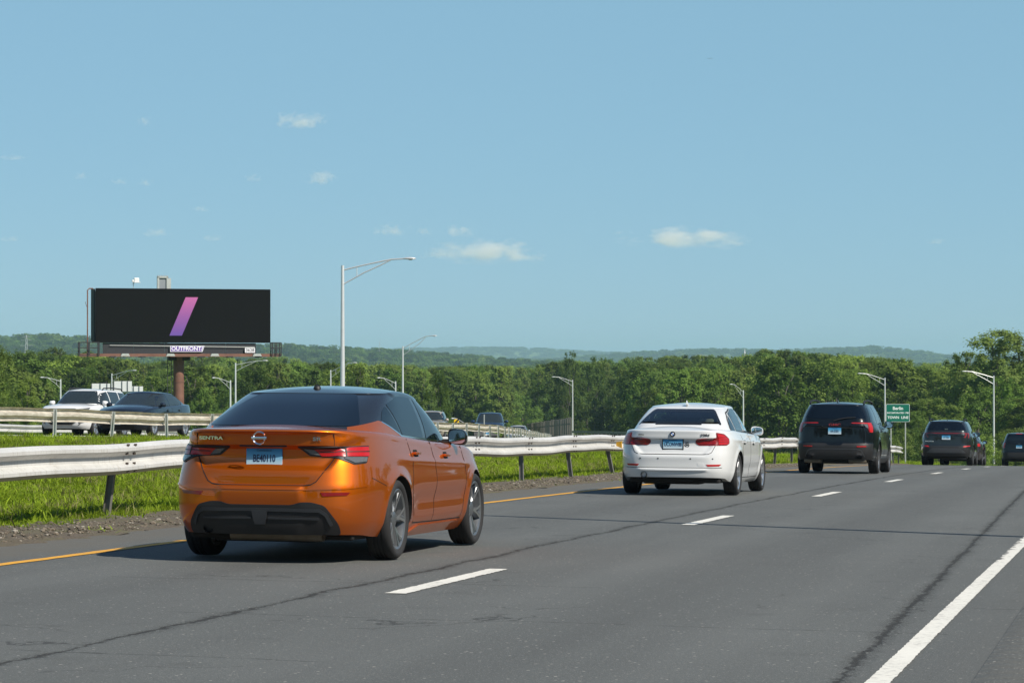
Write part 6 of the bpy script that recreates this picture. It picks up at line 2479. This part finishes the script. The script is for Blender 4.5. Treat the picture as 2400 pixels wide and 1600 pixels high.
def suv_shells(L, W, H, WB, boxy=0.0, extra=None, bonnet=1.0, r_over=1.05):
    kx, ky, kz = L / 4.92, W / 1.915, H / 1.69
    R = .365 * min(1, kz + .03)
    wh = [(0, R), (WB, R)]
    RW = R + .045
    b = boxy
    tub = Shell(rear=sc([(.25, -.93), (.34, -1.02), (.5, -1.08), (.68, -1.09), (.72, -1.055), (.9, -1.04), (1.1, -1.035), (1.25, -1.02)], kz, kx),
                front=sc([(.25, 3.66), (.4, 3.78), (.6, 3.82), (.8, 3.80), (.95, 3.74), (1.08, 3.60)], kz, kx),
                half=sc([(.2, .82), (.28, .89), (.42, .935), (.6, .952), (.8, .955), (.95, .945), (1.08, .92), (1.18, .885), (1.25, .86)], kz, ky),
                zb=sc([(-1.1, .34), (-.6, .30), (-.35, .26), (.4, .25), (2.4, .24), (3.2, .26), (3.8, .28)], kx, kz),
                zt=sc([(-1.15, 1.22), (-.5, 1.20), (.3, 1.17), (1.0, 1.14), (1.8, 1.12), (2.6, 1.10), (3.2, 1.06), (3.6, .99), (3.82, .90)], kx, kz),
                deck=sc([(-1.15, 1.23), (-.5, 1.22), (2.3, 1.17), (2.7, 1.155), (3.2, 1.11), (3.6, 1.02), (3.82, .91)], kx, kz),
                nr=6.5, nf=5.5, xc=1.35 * kx, detail=arch_detail(wh, RW, .022, .07, extra), radx=[(-1.2, .02), (-.8, .04), (0, .05), (3.8, .09)])
    cab = Shell(rear=sc([(1.08, -1.06), (1.25, -1.0), (1.45, -.90 - .08 * b), (1.58, -.80 - .12 * b), (1.65, -.72 - .18 * b)], kz, kx),
                front=sc([(1.05, 2.62), (1.14, 2.50), (1.3, 2.26), (1.45, 2.02), (1.58, 1.78), (1.65, 1.58)], kz, kx),
                half=sc([(1.05, .88), (1.15, .865), (1.25, .84), (1.4, .79), (1.53, .73), (1.61, .675), (1.65, .63)], kz, ky),
                zb=sc([(-1.1, 1.10), (.3, 1.08), (1.8, 1.04), (2.7, 1.04)], kx, kz),
                zt=sc([(-1.1, 1.615), (-.7, 1.622), (0, 1.635), (.6, 1.64), (1.3, 1.635), (1.8, 1.62), (2.4, 1.60)], kx, kz),
                deck=sc([(-1.0, 1.62), (-.6, 1.655), (0, 1.682), (.6, 1.69), (1.2, 1.685), (1.7, 1.655), (2.2, 1.60)], kx, kz),
                nr=6.0, nf=4.4, xc=.9 * kx, radx=[(-1.1, .02), (-.7, .03), (-.2, .05), (1.3, .05), (2.0, .006)], bow=.0, bowf=0.0)
    return tub, cab, wh, RW, R, (kx, ky, kz)

def suv(name, label, body, L, W, H, WB, at_, glass=None, rim=None, boxy=0.0, front=False, rear=False, rails=True, plate_f=None, plate_r=None, res=(130, 26), trim_low=True, cat='car'):
    root = car_root(name, label, cat)
    tub, cab, wh, RW, R, (kx, ky, kz) = suv_shells(L, W, H, WB, boxy)
    glass = glass or MT['glass']
    arch_cut(tub.mesh(*res), wh, RW, .60, [body, MT['underbody']], 'body', root)
    obj_from('roof', cab.mesh(110, 20), body, root)
    P = lambda pts: sc(pts, kx, kz)
    U = lambda pts: sc(pts, ky, kz)
    patch_obj('windscreen', cab, 'front', rounded(U([(-.78, 1.15), (.78, 1.15), (.64, 1.60), (-.64, 1.60)]), .06), MT['glass_mid'], root, .004, .08)
    patch_obj('rear_window', cab, 'rear', rounded(U([(-.74, 1.285), (.74, 1.285), (.64, 1.59), (-.64, 1.59)]), .05), glass, root, .004, .06)
    sym('front_side_window', cab, 'side', rounded(P([(1.28, 1.15), (2.3, 1.13), (1.98, 1.40), (1.76, 1.52), (1.30, 1.585)]), .03), glass, root, .004, .08)
    sym('rear_side_window', cab, 'side', rounded(P([(.30, 1.175), (1.20, 1.152), (1.22, 1.587), (.26, 1.58)]), .03), glass, root, .004, .08)
    sym('quarter_window', cab, 'side', rounded(P([(-.70, 1.235), (.22, 1.18), (.18, 1.578), (-.52, 1.555)]), .06), glass, root, .004, .08)
    for sp in ('right', 'left'):
        ribbon('door_gap', tub, sp, P([(.42, 1.13), (.42, .85), (.56, .42)]), .008, MT['gap'], root)
        ribbon('door_gap', tub, sp, P([(1.26, 1.10), (1.25, .42)]), .008, MT['gap'], root)
        ribbon('door_gap', tub, sp, P([(2.38, 1.07), (2.36, .42)]), .008, MT['gap'], root)
        handle(root, tub, sp, .68 * kx, 1.0 * kz, body)
        handle(root, tub, sp, 1.6 * kx, .98 * kz, body)
        if trim_low:
            patch_obj('sill_cladding', tub, sp, rounded(P([(.52, .25), (WB / kx - .52, .25), (WB / kx - .50, .36), (.50, .36)]), .03), MT['black_trim'], root, .010, .1, .03)
    if rails:
        for sg in (-1, 1):
            m = MB()
            y = sg * .63 * ky
            m.tube([(-.55 * kx, y, 1.63 * kz), (-.42 * kx, y, 1.70 * kz), (.5 * kx, y, 1.725 * kz), (1.35 * kx, y, 1.70 * kz), (1.48 * kx, y, 1.64 * kz)], .022, 8)
            m.build('roof_rail', MT['black_trim'], root, True)
    fin(root, -.35 * kx, 1.665 * kz, body, .17, .075)
    mirror(root, 2.12 * kx, -.88 * ky, 1.17 * kz, body, .21, .17)
    mirror(root, 2.12 * kx, .88 * ky, 1.17 * kz, body, .21, .17)
    underside(root, -.8, 3.4, .26, .75)
    for x, z in wh:
        for y in (-.83 * ky, .83 * ky):
            add_wheel(root, x, y, R, R * .70, .24, 6, 'double', rim or MT['rim_dark'], .3)
    place_car(root, **at_)
    return root, tub, cab, (kx, ky, kz), U, P

# ---------------- black sport utility car ahead of the white saloon
BLACK = paint('black_paint', (.004, .006, .008), 0, .3, .7, .0)
def black_suv():
    root, tub, cab, k, U, P = suv('sport_utility_car', 'black sport utility car with red hook-shaped tail lamps and twin exhausts', BLACK, 4.92, 1.915, 1.69, 2.857, dict(s=67.013, o=-2.113, yaw=0.0), res=(170, 32))
    ub = patch_obj('bumper_cover', tub, 'rear', rounded([(.98, .34), (1.0, .70), (.60, .705), (.20, .70), (.14, .665), (-.14, .665), (-.20, .70), (-.60, .705), (-1.0, .70), (-.98, .34)][::-1], .03), MT['black_trim'], root, .012, .06, .03)
    ribbon('bumper_crease', tub, 'rear', [(.72, .40), (.62, .55), (.50, .58), (-.50, .58), (-.62, .55), (-.72, .40)], .02, MT['satin_grey'], ub, .016)
    sym('reflector', tub, 'rear', [(.52, .625), (.74, .63), (.74, .655), (.52, .65)], MT['red_lens'], root, .018, .05)
    for sg in (-1, 1):
        f = (lambda p: p) if sg > 0 else both
        h = patch_obj('tail_lamp', tub, 'rear', rounded(f([(.40, 1.165), (.80, 1.135), (.84, .97), (1.0, .965), (1.08, 1.09), (1.04, 1.198), (.42, 1.198)]), .02), MT['dark_red_lens'], root, .008, .04, .02)
        patch_obj('red_lens', tub, 'rear', rounded(f([(.42, 1.174), (.845, 1.168), (.865, .970), (.98, .970), (1.03, 1.10), (1.0, 1.194), (.44, 1.195)]), .012), MT['red_lens'], h, .013, .04)
        patch_obj('reverse_lens', tub, 'rear', f([(.62, 1.16), (.84, 1.16), (.83, 1.06), (.74, 1.10)]), MT['clear_lens'], root, .010, .04)
        m = MB()
        y = sg * .58
        for r_, w in (((.075, .042), 0), ((.065, .032), 1)):
            pts = [(r_[0] * math.copysign(abs(math.cos(t)) ** .5, math.cos(t)), r_[1] * math.copysign(abs(math.sin(t)) ** .5, math.sin(t))) for t in [2 * math.pi * q / 24 for q in range(24)]]
            V = [(-1.13, y + a, .40 + b) for a, b in pts] + [(-.8, y + a, .40 + b) for a, b in pts]
            m.add(V, [(i, (i + 1) % 24, 24 + (i + 1) % 24, 24 + i) for i in range(24)])
        m.build('exhaust_pipe', MT['chrome'], root, True)
        MB().rbox((-.72, sg * .52, .30), (.4, .42, .12), .04).build('muffler', MT['exhaust'], root, True)
    patch_obj('garnish', tub, 'rear', rounded([(-.42, 1.06), (.42, 1.06), (.40, 1.085), (-.40, 1.085)], .01), MT['gap'], root, .014, .05)
    plate(root, tub, 'AA-33201', .995, x_off=.02)
    badge_text(root, tub, 'GMC', 0.0, 1.135, .085, simple('red_badge', (.55, .08, .09), .2, .6), .012, stretch=1.5)
    m = MB().tube([(-1.05, .02, 1.235), (-1.03, -.1, 1.275), (-1.0, -.28, 1.305), (-.985, -.48, 1.315)], .012, 6)
    m.build('rear_wiper', MT['black_trim'], root, True)
    patch_obj('brake_light', cab, 'rear', [(-.18, 1.600), (.18, 1.600), (.18, 1.612), (-.18, 1.612)], MT['dark_red_lens'], root, .006, .05)
black_suv()

GREY = paint('dark_grey_paint', (.020, .025, .027), .5, .4, 1.0, .01)
def grey_suv():
    root, tub, cab, k, U, P = suv('sport_utility_car', 'dark grey sport utility car with a full-width tail light bar ahead of the black one', GREY, 4.60, 1.865, 1.655, 2.755, dict(s=103.0, o=-1.85, yaw=0.0), res=(150, 28))
    patch_obj('light_bar', tub, 'rear', U([(-1.0, 1.165), (1.0, 1.165), (1.0, 1.195), (-1.0, 1.195)]), MT['dark_red_lens'], root, .010, .05)
    for sg in (-1, 1):
        f = (lambda p: p) if sg > 0 else both
        for q in ([(.92, 1.165), (.84, 1.01), (.90, 1.01), (1.02, 1.165)], [(.76, 1.165), (.66, 1.03), (.72, 1.01), (.86, 1.165)]):
            patch_obj('tail_lamp', tub, 'rear', f(U(q)[::-1]), MT['dark_red_lens'], root, .010, .05)
        patch_obj('reflector', tub, 'rear', f(U([(.62, .67), (.95, .70), (.98, .735), (.66, .72)])), MT['red_lens'], root, .016, .05)
    b = patch_obj('bumper_cover', tub, 'rear', rounded(U([(-.98, .34), (.98, .34), (1.0, .62), (.62, .70), (-.62, .70), (-1.0, .62)]), .04), MT['black_trim'], root, .010, .06, .03)
    patch_obj('skid_plate', tub, 'rear', rounded(U([(-.76, .46), (.76, .46), (.52, .63), (-.52, .63)]), .04), MT['satin_grey'], b, .018, .06)
    plate(root, tub, 'CT 7254', 1.0, x_off=.02)
    p = cab.point('rear', np.array([0.0]), np.array([1.30]), .008)[0]
    MB().rbox(tuple(p), (.006, .12, .045), .002).build('chrome_emblem', MT['chrome'], root)
    badge_text(root, tub, 'TUCSON', .60, .86, .05, None, .012, stretch=1.6)
grey_suv()
saloon('saloon_car', 'dark maroon saloon car half hidden beyond the dark grey utility car', paint('maroon_grey_paint', (.035, .028, .030), .4, .4), 4.7, 1.83, 1.45, 2.78, dict(s=121.0, o=-2.35), glass=MT['glass'], rim=MT['rim_silver'], front=False, plate_rear='BC 4471')
def black_jeep():
    root, tub, cab, k, U, P = suv('sport_utility_car', 'boxy black utility car beyond the crest, farthest in the line of traffic', BLACK, 4.45, 1.84, 1.76, 2.65, dict(s=149.0, o=-.85), boxy=1.0, rails=False)
    sym('tail_lamp', tub, 'rear', U([(.80, .90), (.98, .90), (.98, 1.15), (.80, 1.15)]), MT['red_lens'], root, .010, .05)
    patch_obj('bumper_cover', tub, 'rear', rounded(U([(-.98, .36), (.98, .36), (1.0, .68), (-1.0, .68)]), .03), MT['black_trim'], root, .014, .06, .03)
    patch_obj('brake_light', cab, 'rear', U([(-.2, 1.60), (.2, 1.60), (.2, 1.625), (-.2, 1.625)]), MT['red_lens'], root, .008, .05)
    plate(root, tub, 'AH 2093', 1.0, x_off=.02)
    badge_text(root, tub, 'Jeep', 0.0, 1.16, .07, None, .012)
black_jeep()

# ---------------- opposing traffic
def front_suv(root, tub, U, grille=(.42, .98), lamps=True, plate_text=None, chrome=True):
    g = patch_obj('grille', tub, 'front', rounded(U([(-.38, grille[0]), (.38, grille[0]), (.52, grille[0] + .12), (.40, grille[1] - .2), (.48, grille[1]), (-.48, grille[1]), (-.40, grille[1] - .2), (-.52, grille[0] + .12)]), .04), MT['black_trim'], root, .008, .06)
    n = len(U([(0, 0)]))
    if chrome:
        ribbon('grille_surround', tub, 'front', U([(-.38, grille[0]), (.38, grille[0]), (.54, grille[0] + .12), (.42, grille[1] - .2), (.50, grille[1]), (-.50, grille[1]), (-.42, grille[1] - .2), (-.54, grille[0] + .12)]), .025, MT['chrome'], g, .014, True)
    for z in np.linspace(grille[0] + .06, grille[1] - .06, 7):
        ribbon('grille_bar', tub, 'front', U([(-.40, z), (.40, z)]), .010, MT['satin_grey'], g, .013)
    sym('headlamp', tub, 'front', rounded(U([(.55, .86), (.95, .90), (1.12, 1.0), (1.0, 1.0), (.58, .94)]), .03), MT['clear_lens'], root, .010, .05)
    sym('fog_lamp_recess', tub, 'front', rounded(U([(.62, .45), (.95, .52), (.92, .72), (.66, .62)]), .04), MT['black_trim'], root, .008, .05)
    if plate_text: plate(root, tub, plate_text, .62, space='front', x_off=.035)

WHITE = paint('pearl_white_paint', (.66, .66, .65), 0, .35, 1.0, .03)
root, tub, cab, k, U, P = suv('sport_utility_car', 'white sport utility car with black roof rails coming the other way behind the tan guardrail', WHITE, 4.85, 1.90, 1.70, 2.79, dict(s=0, o=0, on_opp=(96.4, -10.2), opposite=True), glass=MT['glass_mid'], rim=MT['rim_silver'], trim_low=False)
front_suv(root, tub, U, (.40, .95), plate_text='AW 5810')
sym('side_intake', tub, 'front', U([(.60, .40), (.68, .42), (.98, .80), (.90, .80)]), MT['chrome'], root, .012, .05)
NAVY = paint('navy_black_paint', (.010, .016, .028), .3, .35, 1.0, .03)
saloon('saloon_car', 'very dark navy saloon car coming the other way in front of the white one', NAVY, 4.90, 1.86, 1.45, 2.83, dict(s=0, o=0, on_opp=(89.3, -5.35), opposite=True), plate_front='BD 6617', rear=False)
TAN = paint('beige_metallic_paint', (.36, .32, .26), .4, .4, 1.0, .05)
root, tub, cab, k, U, P = suv('sport_utility_car', 'beige sport utility car coming the other way behind the orange car mirror', TAN, 4.7, 1.85, 1.66, 2.75, dict(s=0, o=0, on_opp=(153.0, -5.0), opposite=True), boxy=.6, rim=MT['rim_silver'])
front_suv(root, tub, U, (.45, .95), plate_text=None, chrome=False)
BLUE = paint('dark_blue_paint', (.016, .035, .075), .4, .35, 1.0, .03)

def pickup():
    root = car_root('pickup_truck', 'dark blue pickup truck coming the other way behind the bare sign post', 'pickup')
    L, W, H, WB = 5.8, 1.98, 1.90, 3.6
    R = .39
    wh = [(0, R), (WB, R)]
    tub = Shell(rear=[(.4, -1.15), (.6, -1.2), (1.2, -1.2)], front=[(.35, 4.45), (.6, 4.55), (.9, 4.52), (1.15, 4.42)], half=[(.3, .88), (.45, .96), (.8, .99), (1.1, .97), (1.25, .93)],
                zb=[(-1.2, .5), (.5, .42), (3, .40), (4.5, .38)], zt=[(-1.2, 1.25), (1.0, 1.25), (2.0, 1.24), (3.4, 1.22), (4.2, 1.16), (4.55, 1.05)], deck=[(-1.2, 1.0), (.6, 1.0), (1.0, 1.26), (3.2, 1.28), (4.2, 1.20), (4.55, 1.06)],
                nr=9, nf=6.5, xc=1.6, detail=arch_detail(wh, R + .05, .025, .07), radx=[(-1.2, .03), (4.5, .08)])
    arch_cut(tub.mesh(110, 22), wh, R + .05, .62, [BLUE, MT['underbody']], 'body', root)
    cab = Shell(rear=[(1.15, .92), (1.5, .98), (1.8, 1.08), (1.86, 1.14)], front=[(1.15, 3.35), (1.3, 3.15), (1.5, 2.86), (1.75, 2.5), (1.86, 2.3)], half=[(1.15, .90), (1.3, .875), (1.5, .82), (1.7, .75), (1.8, .69), (1.86, .64)],
                zb=[(.9, 1.15), (3.4, 1.13)], zt=[(.9, 1.84), (2, 1.85), (3.2, 1.82)], deck=[(1.0, 1.86), (1.6, 1.90), (2.2, 1.88), (2.6, 1.83)], nr=7, nf=4.6, xc=1.8, radx=[(.9, .03), (1.4, .05), (2.2, .05), (2.8, .008)], bow=0, bowf=0)
    obj_from('roof', cab.mesh(90, 16), BLUE, root)
    patch_obj('windscreen', cab, 'front', rounded([(-.80, 1.24), (.80, 1.24), (.66, 1.79), (-.66, 1.79)], .06), MT['glass_mid'], root, .004, .08)
    patch_obj('rear_window', cab, 'rear', rounded([(-.6, 1.32), (.6, 1.32), (.56, 1.74), (-.56, 1.74)], .05), MT['glass'], root, .004, .08)
    sym('front_side_window', cab, 'side', rounded([(1.98, 1.26), (3.0, 1.25), (2.62, 1.6), (2.4, 1.74), (1.98, 1.78)], .03), MT['glass_mid'], root, .004, .08)
    sym('rear_side_window', cab, 'side', rounded([(1.15, 1.27), (1.92, 1.26), (1.92, 1.78), (1.22, 1.76)], .04), MT['glass'], root, .004, .08)
    g = patch_obj('grille', tub, 'front', rounded([(-.62, .70), (.62, .70), (.58, 1.06), (-.58, 1.06)], .06), MT['black_trim'], root, .01, .06)
    for z in (.78, .88, .98):
        ribbon('grille_bar', tub, 'front', [(-.58, z), (.58, z)], .03, MT['chrome'], g, .018)
    sym('headlamp', tub, 'front', rounded([(.68, .80), (1.02, .82), (1.06, 1.05), (.66, 1.03)], .03), MT['clear_lens'], root, .012, .05)
    patch_obj('front_bumper', tub, 'front', rounded([(-1.05, .42), (1.05, .42), (1.05, .62), (-1.05, .62)], .04), MT['chrome'], root, .05, .06, .05)
    plate(root, tub, 'C 88214', .55, space='front', x_off=.07)
    mirror(root, 2.75, -.93, 1.30, BLUE, .27, .2)
    mirror(root, 2.75, .93, 1.30, BLUE, .27, .2)
    underside(root, -.9, 4.0, .38, .75)
    for x, z in wh:
        for y in (-.85, .85):
            add_wheel(root, x, y, R, R * .62, .26, 6, 'double', MT['rim_silver'], .3)
    place_car(root, 0, 0, on_opp=(178.0, -2.8), opposite=True)
pickup()
SILVER = paint('silver_paint', (.55, .56, .57), .5, .4, 1.0, .04)
saloon('saloon_car', 'silver saloon car coming the other way beside the slatted fence', SILVER, 4.7, 1.82, 1.46, 2.75, dict(s=0, o=0, on_opp=(225.0, -2.6), opposite=True), rear=False)

# ------------------------------------------------------------------ haze in the valley air
def haze():
    m = MB().box((0, 6000, 39.5), (26000, 23000, 121))
    o = m.build('haze', None)
    t = NT('summer_haze')
    v = t.n('ShaderNodeVolumePrincipled')
    v.inputs['Color'].default_value = (.45, .68, .82, 1)
    v.inputs['Density'].default_value = 0.9e-4
    v.inputs['Anisotropy'].default_value = 0.0
    t.l(v.outputs[0], t.out.inputs['Volume'])
    o.data.materials.append(t.m)
    tag(o, 'pale blue summer haze filling the valley air', 'haze', kind='stuff')
haze()

# ------------------------------------------------------------------ small fair-weather clouds
def clouds():
    def stuff(name, dens, a):
        t = NT(name)
        o = t.obj()
        ln = t.n('ShaderNodeVectorMath', operation='LENGTH')
        t.l(o, ln.inputs[0])
        oi = t.n('ShaderNodeObjectInfo')
        ad = t.n('ShaderNodeVectorMath', operation='ADD')
        cx = t.n('ShaderNodeCombineXYZ')
        t.l(t.math('MULTIPLY', oi.outputs['Random'], 40.0), cx.inputs[0])
        sq = t.n('ShaderNodeMapping')
        sq.inputs['Scale'].default_value = (1.7, 1.0, .9)
        t.l(o, sq.inputs[0])
        t.l(sq.outputs[0], ad.inputs[0])
        t.l(cx.outputs[0], ad.inputs[1])
        n = t.noise(ad.outputs[0], 1.7, 6, .62)
        sp = t.n('ShaderNodeSeparateXYZ')
        t.l(o, sp.inputs[0])
        fall = t.math('SUBTRACT', 1.0, ln.outputs['Value'])
        base = t.math('MULTIPLY', t.mapr(sp.outputs[2], -.75, -.25, 0, 1), 1.0)
        f = t.math('ADD', t.math('MULTIPLY', fall, .9), t.math('MULTIPLY', t.math('SUBTRACT', n, .62), a))
        f = t.math('MULTIPLY', t.mapr(f, 0, .5, 0, 1), base, clamp=True)
        v = t.n('ShaderNodeVolumePrincipled')
        v.inputs['Color'].default_value = (1.0, .985, .975, 1)
        v.inputs['Anisotropy'].default_value = .0
        t.l(t.math('MULTIPLY', f, dens), v.inputs['Density'])
        t.l(v.outputs[0], t.out.inputs['Volume'])
        return t.m
    thick = stuff('cloud_vapour', .016, 2.6)
    thin = stuff('thin_cloud_vapour', .012, 2.6)
    bm = bmesh.new()
    bmesh.ops.create_icosphere(bm, subdivisions=3, radius=1.0)
    me0 = D.meshes.new('cloud')
    bm.to_mesh(me0)
    bm.free()
    me1 = me0.copy()
    me0.materials.append(thick)
    me1.materials.append(thin)
    Y = 6000.0
    wisp = 'faint little wisp of cloud in the clear blue sky'
    for cx, cy, w, h, big, lab in ((1118, 580, 215, 60, 1, 'puffy white cloud low in the sky right of the tallest lamp'), (1580, 550, 255, 52, 1, 'long flat white cloud with a raised end, the widest one'),
            (692, 279, 100, 42, 1, 'small bright wedge-shaped cloud alone high above the billboard'), (737, 410, 62, 36, 1, 'small compact cloud above the tallest lamp'),
            (897, 530, 90, 30, 0, 'thin flat cloud over the end of the tallest lamp arm'), (1053, 533, 84, 30, 0, 'thin slanted cloud just above the puffy one'),
            (333, 280, 34, 26, 0, wisp), (187, 405, 32, 20, 0, wisp), (273, 417, 42, 18, 0, wisp), (335, 420, 36, 20, 0, wisp), (580, 410, 40, 22, 0, wisp),
            (460, 480, 46, 16, 0, wisp), (358, 535, 68, 22, 0, wisp), (488, 548, 52, 18, 0, wisp), (975, 532, 42, 22, 0, wisp), (2150, 555, 46, 16, 0, wisp), (30, 363, 66, 16, 0, wisp), (25, 549, 56, 16, 0, wisp)):
        k = 1.0204
        o = link(D.objects.new('cloud', me0 if big else me1))
        o.location = at(cx * k, cy * k, Y)
        sx = w * k / 2 / FPX * Y * (1.5 if big else 1.3)
        sz = h * k / 2 / FPX * Y * 1.35
        o.scale = (sx, (sx * sz) ** .5 * 1.1, sz)
        tag(o, lab, 'cloud', 'faint wisps of cloud' if lab == wisp else None)
clouds()
